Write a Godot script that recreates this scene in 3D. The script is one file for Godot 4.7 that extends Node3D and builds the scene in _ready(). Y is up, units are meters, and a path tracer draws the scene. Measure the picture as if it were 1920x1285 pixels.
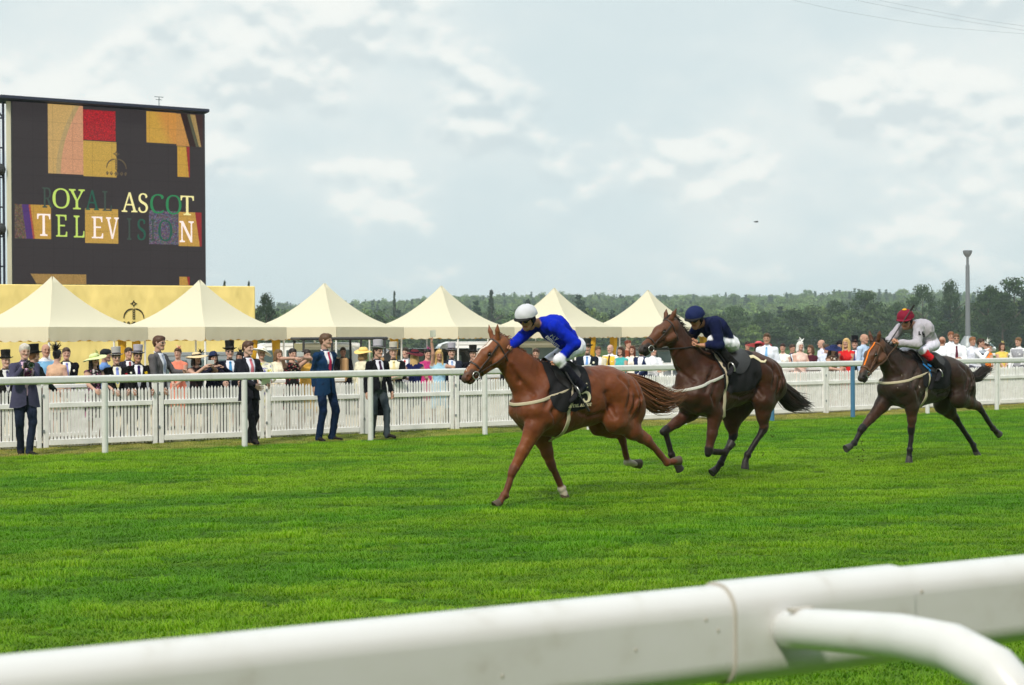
extends Node3D

const TAUF := TAU
var M := {}          # materials by name
var used := {}       # node names already taken
# the running track: origin at the foot of the leftmost rail post, one axis along the far rail, one across it, away from the stands
const T0 := Vector3(-6.6, 0.0, -24.03)
const TD := Vector3(0.84294, 0.0, -0.538)
const TN := Vector3(-0.538, 0.0, -0.84294)


func _ready():
	# ---- camera, sky, sun, exposure
	var cam := Camera3D.new()
	cam.name = "view_camera"
	cam.position = Vector3(0, 1.87, 0)
	cam.rotation = Vector3(-0.004464, 0, -0.0058)
	cam.fov = 25.84
	cam.near = 0.05
	cam.far = 6000.0
	var lens := CameraAttributesPhysical.new()
	lens.frustum_focus_distance = 18.0
	lens.frustum_focal_length = 52.0
	lens.exposure_aperture = 4.8
	cam.attributes = lens
	add_child(cam)
	cam.current = true
	var env := Environment.new()
	env.background_mode = Environment.BG_SKY
	var sky := Sky.new()
	var pano := PanoramaSkyMaterial.new()
	pano.panorama = sky_picture()
	sky.sky_material = pano
	env.sky = sky
	env.tonemap_mode = Environment.TONE_MAPPER_LINEAR
	env.tonemap_exposure = 0.86
	env.background_energy_multiplier = 1.0
	env.sdfgi_enabled = true
	env.ssao_enabled = true
	env.ssil_enabled = true
	env.fog_enabled = true
	env.fog_density = 0.00034
	env.fog_light_color = Color(0.80, 0.87, 0.89)
	var we := WorldEnvironment.new()
	we.name = "world_environment"
	we.environment = env
	add_child(we)
	var sun := DirectionalLight3D.new()
	sun.name = "sun"
	sun.light_energy = 1.15
	sun.light_color = Color(1.0, 0.96, 0.9)
	sun.light_angular_distance = 6.0
	sun.shadow_enabled = true
	sun.basis = Basis.looking_at(Vector3(0.27, -0.695, -0.66), Vector3.UP)
	add_child(sun)
	# ---- the place
	make_materials()
	build_ground()
	build_hills()
	build_screen()
	build_tents()
	build_fences()
	build_background_things()
	build_animals_and_people()
	build_near_rail()
	build_grandstand()
	build_grass()


func sky_picture() -> ImageTexture:
	var noise := FastNoiseLite.new()
	noise.seed = 11
	noise.noise_type = FastNoiseLite.TYPE_SIMPLEX_SMOOTH
	noise.frequency = 1.0
	noise.fractal_octaves = 5
	noise.fractal_gain = 0.52
	var low := Image.create(1024, 512, false, Image.FORMAT_RGBF)
	sky_rows(low, noise, 0, 0, 512, 1024, 512)
	low.resize(4096, 2048, Image.INTERPOLATE_BILINEAR)
	var first := 860
	var strip := Image.create(4096, 200, false, Image.FORMAT_RGBF)
	sky_rows(strip, noise, first, 0, 200, 4096, 2048)
	low.blit_rect(strip, Rect2i(0, 0, 4096, 200), Vector2i(0, first))
	return ImageTexture.create_from_image(low)


func sky_rows(im: Image, noise: FastNoiseLite, first: int, from: int, to: int, w: int, h: int) -> void:
	for r in range(from, to):
		var el := (0.5 - (first + r + 0.5) / h) * PI
		var y := sin(el)
		var ch := cos(el)
		if el < -0.02:
			im.fill_rect(Rect2i(0, r, w, 1), Color(0.30, 0.33, 0.28))
			continue
		var k := 1.0 / (maxf(y, 0.0) + 0.46)
		var y2 := sin(el + 0.010)
		var k2 := 1.0 / (maxf(y2, 0.0) + 0.46)
		var up := clampf(y * 3.0, 0.0, 1.0)
		var over := 1.0 + 0.45 * smoothstep(0.2, 1.0, y)   # an overcast sky grows brighter towards the zenith
		var base := Color(0.81, 0.935, 0.96).lerp(Color(0.81, 0.93, 0.955), up)
		var white := Color(1.13, 1.15, 1.10)
		var grey := Color(0.69, 0.81, 0.85)
		for x in w:
			var az := (x + 0.5) / w * TAU
			var dx := sin(az) * ch
			var dz := cos(az) * ch
			var n1 := noise.get_noise_2d(dx * k * 4.3 + 3.7, dz * k * 4.3 + 1.3)
			var n2 := noise.get_noise_2d(dx * k2 * 4.3 + 3.7, dz * k2 * 4.3 + 1.3)
			var broad := noise.get_noise_2d(dx * k * 1.3 + 40.0, dz * k * 1.3 - 9.0)
			var low := smoothstep(0.015, 0.07, y)
			var c := base.lerp(white, smoothstep(-0.35, 0.6, broad + n1 * 0.45) * 0.55 * low)
			var edge := clampf((n1 - n2) * 3.0, -1.0, 1.0)
			var puff := smoothstep(0.08, 0.42, n1 + broad * 0.7) * low
			c = c.lerp(white, clampf(puff * (0.34 + edge * 0.7), 0.0, 0.7))
			c = c.lerp(grey, clampf(smoothstep(0.0, 0.5, n2 + broad * 0.6) * clampf(-edge * 0.9 + 0.1, 0.0, 0.6), 0.0, 0.5) * smoothstep(0.05, 0.14, y))
			c = Color(c.r * over, c.g * over, c.b * over)
			im.set_pixel(x, r, c)


# ---------------------------------------------------------------- helpers
func track(s: float, n: float, y := 0.0) -> Vector3:
	return T0 + TD * s + TN * n + Vector3(0, y, 0)


func numbered(called: String) -> String:
	if not used.has(called):
		used[called] = 0
		return called
	used[called] += 1
	return "%s_%03d" % [called, used[called]]


func thing(called: String, label: String, category: String, at := Vector3.ZERO, turn := 0.0, group := "") -> Node3D:
	var o := Node3D.new()
	o.name = numbered(called)
	o.position = at
	o.rotation.y = turn
	add_child(o)
	return tag(o, label, category, group)


func tag(o: Node3D, label: String, category := "", group := "", kind := "") -> Node3D:
	if label: o.set_meta("label", label)
	if category: o.set_meta("category", category)
	if group: o.set_meta("group", group)
	if kind: o.set_meta("kind", kind)
	return o


func part(called: String, mesh: Mesh, material: Material, parent: Node3D, at := Transform3D()) -> MeshInstance3D:
	var o := MeshInstance3D.new()
	o.name = called
	o.mesh = mesh
	if material: o.material_override = material
	o.transform = at
	parent.add_child(o, true)
	return o


func single(called: String, mesh: Mesh, material: Material, label: String, category: String, at := Transform3D(), group := "") -> MeshInstance3D:
	var o := part(numbered(called), mesh, material, self, at)
	tag(o, label, category, group)
	return o


func setting(called: String, mesh: Mesh, material: Material) -> MeshInstance3D:
	var o := part(numbered(called), mesh, material, self)
	o.set_meta("kind", "structure")
	return o


static func lin(r: float, g: float, b: float) -> Color:   # an sRGB colour (0..255) as linear values for vertices
	return Color(r / 255.0, g / 255.0, b / 255.0).srgb_to_linear()


func paint(called: String, c: Color, rough := 0.7, spec := 0.5) -> StandardMaterial3D:   # c: linear base colour
	var m := StandardMaterial3D.new()
	m.resource_name = called
	m.albedo_color = c.linear_to_srgb()
	m.roughness = rough
	m.metallic_specular = spec
	M[called] = m
	return m


func tinted(called: String, rough := 0.75, spec := 0.4) -> StandardMaterial3D:
	var m := paint(called, Color.WHITE, rough, spec)
	m.vertex_color_use_as_albedo = true
	return m


func noise_tex(seed_: int, freq: float, size := 256, octaves := 4, normal := 0.0, ramp: Gradient = null, type := FastNoiseLite.TYPE_SIMPLEX_SMOOTH) -> NoiseTexture2D:
	var f := FastNoiseLite.new()
	f.seed = seed_
	f.noise_type = type
	f.frequency = freq
	f.fractal_octaves = octaves
	var t := NoiseTexture2D.new()
	t.width = size
	t.height = size
	t.seamless = true
	t.noise = f
	if normal > 0.0:
		t.as_normal_map = true
		t.bump_strength = normal
	if ramp: t.color_ramp = ramp
	return t


func ramp(stops: Array) -> Gradient:
	var g := Gradient.new()
	var off := PackedFloat32Array()
	var col := PackedColorArray()
	for s in stops:
		off.append(s[0])
		col.append(s[1])
	g.offsets = off
	g.colors = col
	return g


func grained(m: StandardMaterial3D, tex: Texture2D, scale: float, world := true) -> StandardMaterial3D:
	m.albedo_texture = tex
	m.uv1_triplanar = true
	m.uv1_world_triplanar = world
	m.uv1_scale = Vector3.ONE * scale
	return m


class MB:
	var v := PackedVector3Array()
	var n := PackedVector3Array()
	var c := PackedColorArray()
	var uv := PackedVector2Array()
	var idx := PackedInt32Array()

	func vert(p: Vector3, nn: Vector3, col := Color.WHITE, t := Vector2.ZERO) -> int:
		v.append(p)
		n.append(nn)
		c.append(col)
		uv.append(t)
		return v.size() - 1

	func tri(a: int, b: int, d: int) -> void:
		idx.append(a)
		idx.append(b)
		idx.append(d)

	func face(pts: Array, col := Color.WHITE, nn := Vector3.ZERO) -> void:   # a flat convex polygon
		if nn == Vector3.ZERO:
			nn = (pts[1] - pts[0]).cross(pts[2] - pts[0]).normalized()
		var f := v.size()
		for p in pts: vert(p, nn, col, Vector2(p.x, p.y))
		for i in range(1, pts.size() - 1): tri(f, f + i, f + i + 1)

	func box(at: Vector3, size: Vector3, col := Color.WHITE, b := 0.0, xf := Transform3D()) -> void:   # a box with bevelled edges
		var h := size * 0.5
		b = minf(b, minf(h.x, minf(h.y, h.z)) * 0.95)
		for ax in 3:
			for s in [-1.0, 1.0]:
				var nn := Vector3.ZERO
				nn[ax] = s
				var u := (ax + 1) % 3
				var w := (ax + 2) % 3
				var pts := []
				for q in [[-1, -1], [1, -1], [1, 1], [-1, 1]]:
					var p := Vector3.ZERO
					p[ax] = s * h[ax]
					p[u] = q[0] * (h[u] - b)
					p[w] = q[1] * (h[w] - b)
					pts.append(xf * (at + p))
				face(pts, col, (xf.basis * nn).normalized())
		if b <= 0.0: return
		for ax in 3:
			var u := (ax + 1) % 3
			var w := (ax + 2) % 3
			for su in [-1.0, 1.0]:
				for sw in [-1.0, 1.0]:
					var nn := Vector3.ZERO
					nn[u] = su
					nn[w] = sw
					var pts := []
					for q in [[-1, 0], [1, 0], [1, 1], [-1, 1]]:
						var p := Vector3.ZERO
						p[ax] = q[0] * (h[ax] - b)
						p[u] = su * (h[u] - (b if q[1] == 1 else 0.0))
						p[w] = sw * (h[w] - (0.0 if q[1] == 1 else b))
						pts.append(xf * (at + p))
					face(pts, col, (xf.basis * nn).normalized())
		for sx in [-1.0, 1.0]:
			for sy in [-1.0, 1.0]:
				for sz in [-1.0, 1.0]:
					var sg := Vector3(sx, sy, sz)
					face([xf * (at + sg * Vector3(h.x, h.y - b, h.z - b)), xf * (at + sg * Vector3(h.x - b, h.y, h.z - b)), xf * (at + sg * Vector3(h.x - b, h.y - b, h.z))], col, (xf.basis * sg).normalized())

	func rings(rows: Array, closed := true, col := Color.WHITE, cap := true) -> void:   # rows: arrays of points of one length, joined smoothly
		var m: int = rows[0].size()
		var f := v.size()
		for i in rows.size():
			var r: Array = rows[i]
			var up: Array = rows[mini(i + 1, rows.size() - 1)]
			var dn: Array = rows[maxi(i - 1, 0)]
			for j in m:
				var jn := (j + 1) % m if closed else mini(j + 1, m - 1)
				var jp := (j + m - 1) % m if closed else maxi(j - 1, 0)
				var nn: Vector3 = (up[j] - dn[j]).cross(r[jn] - r[jp])
				if nn.length_squared() < 1e-14:
					nn = (up[jn] - dn[jn]).cross(r[jn] - r[jp]) + Vector3(0, 1e-9, 0)
				vert(r[j], nn.normalized(), col, Vector2(float(j) / m, float(i)))
		for i in rows.size() - 1:
			for j in (m if closed else m - 1):
				var a := f + i * m + j
				var b := f + i * m + (j + 1) % m
				tri(a, b, a + m)
				tri(b, b + m, a + m)
		if closed and cap:
			for e in [0, rows.size() - 1]:
				var mid := Vector3.ZERO
				for p in rows[e]: mid += p
				mid /= m
				var other := Vector3.ZERO
				for p in rows[1 if e == 0 else e - 1]: other += p
				other /= m
				var nn: Vector3 = (mid - other)
				if nn.length() < 1e-6: continue
				nn = nn.normalized()
				var k := vert(mid, nn, col)
				var g := v.size()
				for p in rows[e]: vert(p, nn, col)
				for j in m: tri(k, g + j, g + (j + 1) % m)

	func tube(path: Array, radii: Array, sides := 8, col := Color.WHITE, flat := 1.0, up0 := Vector3.ZERO, cap := true) -> void:   # flat: thickness over width of the section
		var rows := []
		var up := up0
		for i in path.size():
			var t: Vector3 = (path[mini(i + 1, path.size() - 1)] - path[maxi(i - 1, 0)]).normalized()
			if up == Vector3.ZERO:
				up = Vector3.UP if absf(t.y) < 0.9 else Vector3.RIGHT
			var side := t.cross(up).normalized()
			up = side.cross(t).normalized()
			var r: float = radii[mini(i, radii.size() - 1)]
			var row := []
			for j in sides:
				var a := TAU * j / sides
				row.append(path[i] + side * cos(a) * r + up * sin(a) * r * flat)
			rows.append(row)
		rings(rows, true, col, cap)

	func lathe(profile: Array, sides := 16, col := Color.WHITE, xf := Transform3D(), oval := 1.0) -> void:   # profile: Vector2(radius, height)
		var rows := []
		for p in profile:
			var row := []
			for j in sides:
				var a := TAU * j / sides
				row.append(xf * Vector3(cos(a) * p.x * oval, p.y, sin(a) * p.x))
			rows.append(row)
		rings(rows, true, col, false)

	func ball(at: Vector3, r: Vector3, col := Color.WHITE, sides := 10, xf := Transform3D()) -> void:
		var f := v.size()
		var st := maxi(sides / 2, 3)
		for i in st + 1:
			var e := PI * i / st
			for j in sides + 1:
				var a := TAU * j / sides
				var d := Vector3(sin(e) * cos(a), cos(e), sin(e) * sin(a))
				vert(xf * (at + d * r), (xf.basis * (d / r)).normalized(), col)
		for i in st:
			for j in sides:
				var a := f + i * (sides + 1) + j
				tri(a, a + 1, a + sides + 1)
				tri(a + 1, a + sides + 2, a + sides + 1)

	func append(o: MB, xf: Transform3D, tint := Color.WHITE) -> void:
		var f := v.size()
		var nb := xf.basis.inverse().transposed()
		for i in o.v.size():
			v.append(xf * o.v[i])
			n.append((nb * o.n[i]).normalized())
			c.append(o.c[i] * tint)
			uv.append(o.uv[i])
		for i in o.idx: idx.append(f + i)

	func commit() -> ArrayMesh:
		for t in range(0, idx.size(), 3):
			var a := v[idx[t]]
			var g := (v[idx[t + 1]] - a).cross(v[idx[t + 2]] - a)
			if g.dot(n[idx[t]] + n[idx[t + 1]] + n[idx[t + 2]]) > 0.0:
				var k := idx[t + 1]
				idx[t + 1] = idx[t + 2]
				idx[t + 2] = k
		var arr := []
		arr.resize(Mesh.ARRAY_MAX)
		arr[Mesh.ARRAY_VERTEX] = v
		arr[Mesh.ARRAY_NORMAL] = n
		arr[Mesh.ARRAY_COLOR] = c
		arr[Mesh.ARRAY_TEX_UV] = uv
		arr[Mesh.ARRAY_INDEX] = idx
		var m := ArrayMesh.new()
		m.add_surface_from_arrays(Mesh.PRIMITIVE_TRIANGLES, arr)
		return m


func box_mesh(size: Vector3, b := 0.004, at := Vector3.ZERO) -> ArrayMesh:
	var m := MB.new()
	m.box(at, size, Color.WHITE, b)
	return m.commit()


# ---------------------------------------------------------------- materials
func make_materials() -> void:
	var g := paint("field", Color(0.07, 0.11, 0.03), 0.95, 0.2)
	grained(g, noise_tex(1, 0.02, 256, 5, 0.0, ramp([[0.0, Color(0.62, 0.7, 0.6)], [1.0, Color(1.1, 1.1, 1.0)]])), 0.02)
	var t := paint("turf", Color(0.12, 0.27, 0.012), 0.95, 0.15)
	grained(t, noise_tex(2, 0.03, 512, 6, 0.0, ramp([[0.25, Color(0.55, 0.6, 0.5)], [0.75, Color(1.0, 1.0, 1.0)]])), 0.35)
	var verge := paint("verge", Color(0.30, 0.27, 0.10), 0.95, 0.15)
	grained(verge, noise_tex(3, 0.05, 512, 6, 0.0, ramp([[0.25, Color(0.6, 0.68, 0.5)], [0.75, Color(1.0, 0.98, 0.95)]])), 0.6)
	var gravel := paint("gravel", Color(0.60, 0.54, 0.43), 0.95, 0.2)
	grained(gravel, noise_tex(4, 0.08, 512, 5, 0.0, ramp([[0.2, Color(0.82, 0.8, 0.76)], [0.8, Color(1, 1, 1)]])), 0.5)
	tinted("blades", 0.6, 0.3).backlight_enabled = true
	M.blades.backlight = Color(0.75, 0.85, 0.3)
	tinted("leaf", 0.7, 0.25)
	tinted("bark", 0.9, 0.2)
	M.bark.albedo_color = Color(0.09, 0.07, 0.055).linear_to_srgb()
	var soft := noise_tex(6, 0.012, 256, 4, 0.0, ramp([[0.2, Color(0.93, 0.93, 0.92)], [0.8, Color(1, 1, 1)]]))
	var w := paint("white_plastic", Color(0.66, 0.665, 0.67), 0.32, 0.5)
	grained(w, noise_tex(5, 0.02, 512, 6, 0.0, ramp([[0.10, Color(0.90, 0.885, 0.86)], [0.2, Color(0.955, 0.95, 0.935)], [0.4, Color(0.99, 0.99, 0.985)], [0.8, Color(1, 1, 1)]])), 0.6)
	w.clearcoat_enabled = true
	w.clearcoat = 0.25
	w.clearcoat_roughness = 0.25
	grained(paint("white_paint", Color(0.84, 0.84, 0.84), 0.55, 0.4), soft, 1.4)
	paint("blue_plastic", Color(0.055, 0.165, 0.30), 0.4, 0.5)
	paint("joint", Color(0.46, 0.43, 0.38), 0.7, 0.3)
	var cloth := paint("canopy_cloth", Color(0.66, 0.63, 0.50), 0.8, 0.25)
	cloth.backlight_enabled = true
	cloth.backlight = Color(0.62, 0.60, 0.48)
	cloth.normal_enabled = true
	cloth.normal_texture = noise_tex(7, 0.012, 256, 3, 3.0)
	cloth.normal_scale = 0.35
	cloth.uv1_triplanar = true
	cloth.uv1_world_triplanar = true
	cloth.uv1_scale = Vector3.ONE * 0.45
	paint("gold_cloth", Color(0.62, 0.36, 0.03), 0.75, 0.3)
	var hoard := paint("hoarding_cloth", Color(0.86, 0.67, 0.25), 0.75, 0.3)
	hoard.normal_enabled = true
	hoard.normal_texture = noise_tex(8, 0.01, 256, 3, 4.0)
	hoard.normal_scale = 1.1
	hoard.uv1_triplanar = true
	hoard.uv1_world_triplanar = true
	hoard.uv1_scale = Vector3(0.5, 0.12, 0.5)
	paint("black_print", Color(0.025, 0.02, 0.012), 0.7, 0.3)
	paint("dark_steel", Color(0.03, 0.032, 0.035), 0.5, 0.5)
	paint("navy_steel", Color(0.02, 0.025, 0.05), 0.6, 0.4)
	paint("grey_steel", Color(0.26, 0.29, 0.31), 0.45, 0.5).metallic = 0.3
	paint("lamp_grey", Color(0.15, 0.17, 0.19), 0.5, 0.5)
	paint("tent_frame", Color(0.75, 0.76, 0.75), 0.4, 0.5)
	paint("car_white", Color(0.75, 0.77, 0.77), 0.25, 0.5)
	paint("car_dark", Color(0.03, 0.035, 0.04), 0.3, 0.5)
	paint("car_glass", Color(0.10, 0.15, 0.16), 0.08, 0.6)
	paint("rubber", Color(0.02, 0.02, 0.02), 0.85, 0.3)
	paint("wood", Color(0.42, 0.26, 0.13), 0.7, 0.3)
	paint("paper", Color(0.82, 0.82, 0.76), 0.7, 0.3)


# ---------------------------------------------------------------- the ground
func land(x: float, z: float) -> float:
	var r := sqrt(x * x + z * z)
	var a := atan2(x, -z)
	var hill := smoothstep(430.0, 1150.0, r) * (21.0 + 3.0 * sin(a * 9.0 + 0.6) + 2.0 * sin(a * 23.0 + 2.0))
	var dip := smoothstep(120.0, 330.0, r) * 1.6
	return hill - dip


func build_ground() -> void:
	var m := MB.new()
	var rows := []
	for i in 46:
		var r := 3.0 * pow(1.18, i) if i > 0 else 0.01
		var row := []
		for j in 120:
			var a := TAU * j / 120.0
			var p := Vector3(sin(a) * r, 0, -cos(a) * r)
			p.y = land(p.x, p.z) - 0.03
			row.append(p)
		rows.append(row)
	m.rings(rows, true, Color.WHITE, false)
	for i in m.n.size(): m.n[i] = m.n[i] * signf(m.n[i].y)
	setting("ground", m.commit(), M.field)
	for q in [["running_track", -60.0, 130.0, -25.0, 0.12, 0.0, "turf"], ["verge", -60.0, 130.0, 0.1, 2.0, 0.004, "verge"], ["gravel_path", -60.0, 130.0, 1.95, 26.0, 0.008, "gravel"]]:
		var f := MB.new()
		f.face([track(q[1], q[2], 0) * 0 + track(q[1], q[3], q[5]), track(q[2], q[3], q[5]), track(q[2], q[4], q[5]), track(q[1], q[4], q[5])], Color.WHITE, Vector3.UP)
		setting(q[0], f.commit(), M[q[6]])


func build_grass() -> void:
	var rng := RandomNumberGenerator.new()
	rng.seed = 77
	var sorts := []
	for k in 4:
		var m := MB.new()
		for b in 130:
			var at := Vector3(rng.randf_range(-0.09, 0.09), 0, rng.randf_range(-0.09, 0.09))
			var tall := rng.randf_range(0.012, 0.032)
			var a := rng.randf() * TAU
			var lean := Vector3(cos(a), 0, sin(a)) * tall * rng.randf_range(0.6, 1.8)
			var side := Vector3(-sin(a), 0, cos(a)) * rng.randf_range(0.0024, 0.0044)
			var nn := (Vector3.UP * 2.6 + Vector3(cos(a), 0, sin(a)) * 0.5).normalized()
			var tone := rng.randf_range(0.9, 1.1)
			var col := Color(tone * rng.randf_range(0.92, 1.12), tone, tone * 0.9)
			var i0 := m.vert(at - side, nn, col)
			m.vert(at + side, nn, col)
			m.vert(at + lean * 0.45 + Vector3.UP * tall * 0.7 + side * 0.8, nn, col)
			m.vert(at + lean * 0.45 + Vector3.UP * tall * 0.7 - side * 0.8, nn, col)
			m.vert(at + lean + Vector3.UP * tall, nn, col)
			m.tri(i0, i0 + 1, i0 + 2)
			m.tri(i0, i0 + 2, i0 + 3)
			m.tri(i0 + 3, i0 + 2, i0 + 4)
		sorts.append(m.commit())
	var band := FastNoiseLite.new()
	band.seed = 5
	band.frequency = 1.0
	band.fractal_octaves = 3
	var spots := [[], [], [], []]
	var tints := [[], [], [], []]
	var step := 0.125
	var s := -16.0
	while s < 34.0:
		var n := -21.0
		while n < 1.9:
			var p := track(s + rng.randf_range(-0.06, 0.06), n + rng.randf_range(-0.06, 0.06))
			n += step
			var deep := -p.z
			if deep < 4.5 or absf(p.x) > deep * 0.37 + 2.0: continue
			var here := n - step
			var b := band.get_noise_2d(p.x * 0.35 + p.z * 0.1, p.z * 2.2)
			var b2 := band.get_noise_2d(p.x * 1.1 + p.z * 0.2 + 50.0, p.z * 4.6)
			var b3 := band.get_noise_2d(s * 0.05 + 90.0, here * 0.30)
			var v := 1.0 + b * 0.50 + b2 * 0.72
			var col := Color(0.112, 0.280, 0.017).lerp(Color(0.225, 0.375, 0.020), clampf(0.45 + b3 * 1.3 + b * 0.9, 0.0, 1.0)) * v
			var gap := smoothstep(0.10, 0.42, -b2) * (0.6 + 0.4 * smoothstep(-0.2, 0.3, -b))
			v *= 1.0 - 0.36 * gap
			var tall := 1.0 + b * 0.9 + b2 * 1.2 - 0.35 * gap
			if here > -0.05:
				var dry := clampf(0.85 + b2 * 0.8 + b3, 0.45, 1.0) * smoothstep(-0.05, 0.3, here)
				col = col.lerp(Color(0.42, 0.36, 0.14) * v, dry)
				tall *= 0.8
			var k := rng.randi() % 4
			spots[k].append(Transform3D(Basis(Vector3.UP, rng.randf() * TAU).scaled(Vector3(1, tall, 1)), p))
			tints[k].append(Color(col.r, col.g, col.b))
		s += step
	for k in 4:
		var mm := MultiMesh.new()
		mm.transform_format = MultiMesh.TRANSFORM_3D
		mm.use_colors = true
		mm.mesh = sorts[k]
		mm.instance_count = spots[k].size()
		for i in spots[k].size():
			mm.set_instance_transform(i, spots[k][i])
			mm.set_instance_color(i, tints[k][i])
		var o := MultiMeshInstance3D.new()
		o.name = numbered("grass")
		o.multimesh = mm
		o.material_override = M.blades
		add_child(o)
		tag(o, "short bright green turf of the running track with streaks", "grass", "", "stuff")


# ---------------------------------------------------------------- trees and hills
func leaf_cluster(m: MB, rng: RandomNumberGenerator, at: Vector3, r: Vector3, count: int, size: float, tone: float) -> void:
	for i in count:
		var d := Vector3(rng.randfn(), rng.randfn(), rng.randfn()).normalized()
		var p := at + d * r * pow(rng.randf(), 0.4)
		var nn := (d + Vector3(rng.randfn(), rng.randfn(), rng.randfn()) * 0.45 + Vector3.UP * 0.25).normalized()
		var u := nn.cross(Vector3(rng.randfn(), rng.randfn(), rng.randfn())).normalized() * size * rng.randf_range(0.6, 1.3)
		var w := nn.cross(u) * rng.randf_range(0.5, 0.9)
		var t := tone * rng.randf_range(0.75, 1.25)
		var col := Color(t * rng.randf_range(0.9, 1.15), t, t * 0.95)
		var a := m.vert(p - u, nn, col)
		m.vert(p + w * 0.7, nn, col)
		m.vert(p + u, nn, col)
		m.vert(p - w * 0.7, nn, col)
		m.tri(a, a + 1, a + 2)
		m.tri(a, a + 2, a + 3)


func broad_crown(seed_: int, clusters: int, leaves: int, size: float) -> ArrayMesh:   # a crown one metre high and about one across, foot at zero
	var rng := RandomNumberGenerator.new()
	rng.seed = seed_
	var m := MB.new()
	for i in clusters:
		var h := pow(rng.randf(), 0.8)
		var wide := sin(clampf(h * 0.86 + 0.12, 0.0, 1.0) * PI) * 0.42 + 0.05
		var a := rng.randf() * TAU
		var out := wide * sqrt(rng.randf_range(0.15, 1.0))
		var c := Vector3(cos(a) * out, 0.10 + h * 0.83, sin(a) * out)
		var r := rng.randf_range(0.07, 0.15)
		leaf_cluster(m, rng, c, Vector3(r * 1.25, r * 0.75, r * 1.25), leaves, size, rng.randf_range(0.7, 1.3))
	return m.commit()


func conifer_crown(seed_: int, tiers: int, leaves: int, size: float) -> ArrayMesh:
	var rng := RandomNumberGenerator.new()
	rng.seed = seed_
	var m := MB.new()
	for i in tiers:
		var h := float(i) / tiers
		var r := (1.0 - h) * 0.20 + 0.015
		for k in 5:
			var a := rng.randf() * TAU
			leaf_cluster(m, rng, Vector3(cos(a) * r * 0.6, 0.08 + h * 0.9, sin(a) * r * 0.6), Vector3(r * 0.6, 0.03, r * 0.6), leaves, size, rng.randf_range(0.8, 1.2))
	return m.commit()


func trunk_mesh(seed_: int) -> ArrayMesh:   # for a tree one metre high
	var rng := RandomNumberGenerator.new()
	rng.seed = seed_
	var m := MB.new()
	m.tube([Vector3(0, -0.02, 0), Vector3(0.004, 0.12, 0), Vector3(-0.004, 0.3, 0.004), Vector3(0.006, 0.55, 0), Vector3(0, 0.8, 0)], [0.03, 0.022, 0.018, 0.012, 0.004], 7)
	for i in 7:
		var h := rng.randf_range(0.22, 0.6)
		var a := rng.randf() * TAU
		var d := Vector3(cos(a), 0.9, sin(a))
		var l := rng.randf_range(0.14, 0.3)
		m.tube([Vector3(0, h, 0), Vector3(0, h, 0) + d * l * 0.5, Vector3(0, h, 0) + d * l + Vector3(0, -0.03, 0)], [0.010, 0.006, 0.002], 5)
	return m.commit()


func scatter(called: String, label: String, meshes: Array, spots: Array, tints: Array) -> void:
	for k in meshes.size():
		var mm := MultiMesh.new()
		mm.transform_format = MultiMesh.TRANSFORM_3D
		mm.use_colors = true
		mm.mesh = meshes[k]
		mm.instance_count = spots[k].size()
		for i in spots[k].size():
			mm.set_instance_transform(i, spots[k][i])
			mm.set_instance_color(i, tints[k][i])
		var o := MultiMeshInstance3D.new()
		o.name = numbered(called)
		o.multimesh = mm
		o.material_override = M.leaf
		add_child(o)
		tag(o, label, "forest", "", "stuff")


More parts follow.
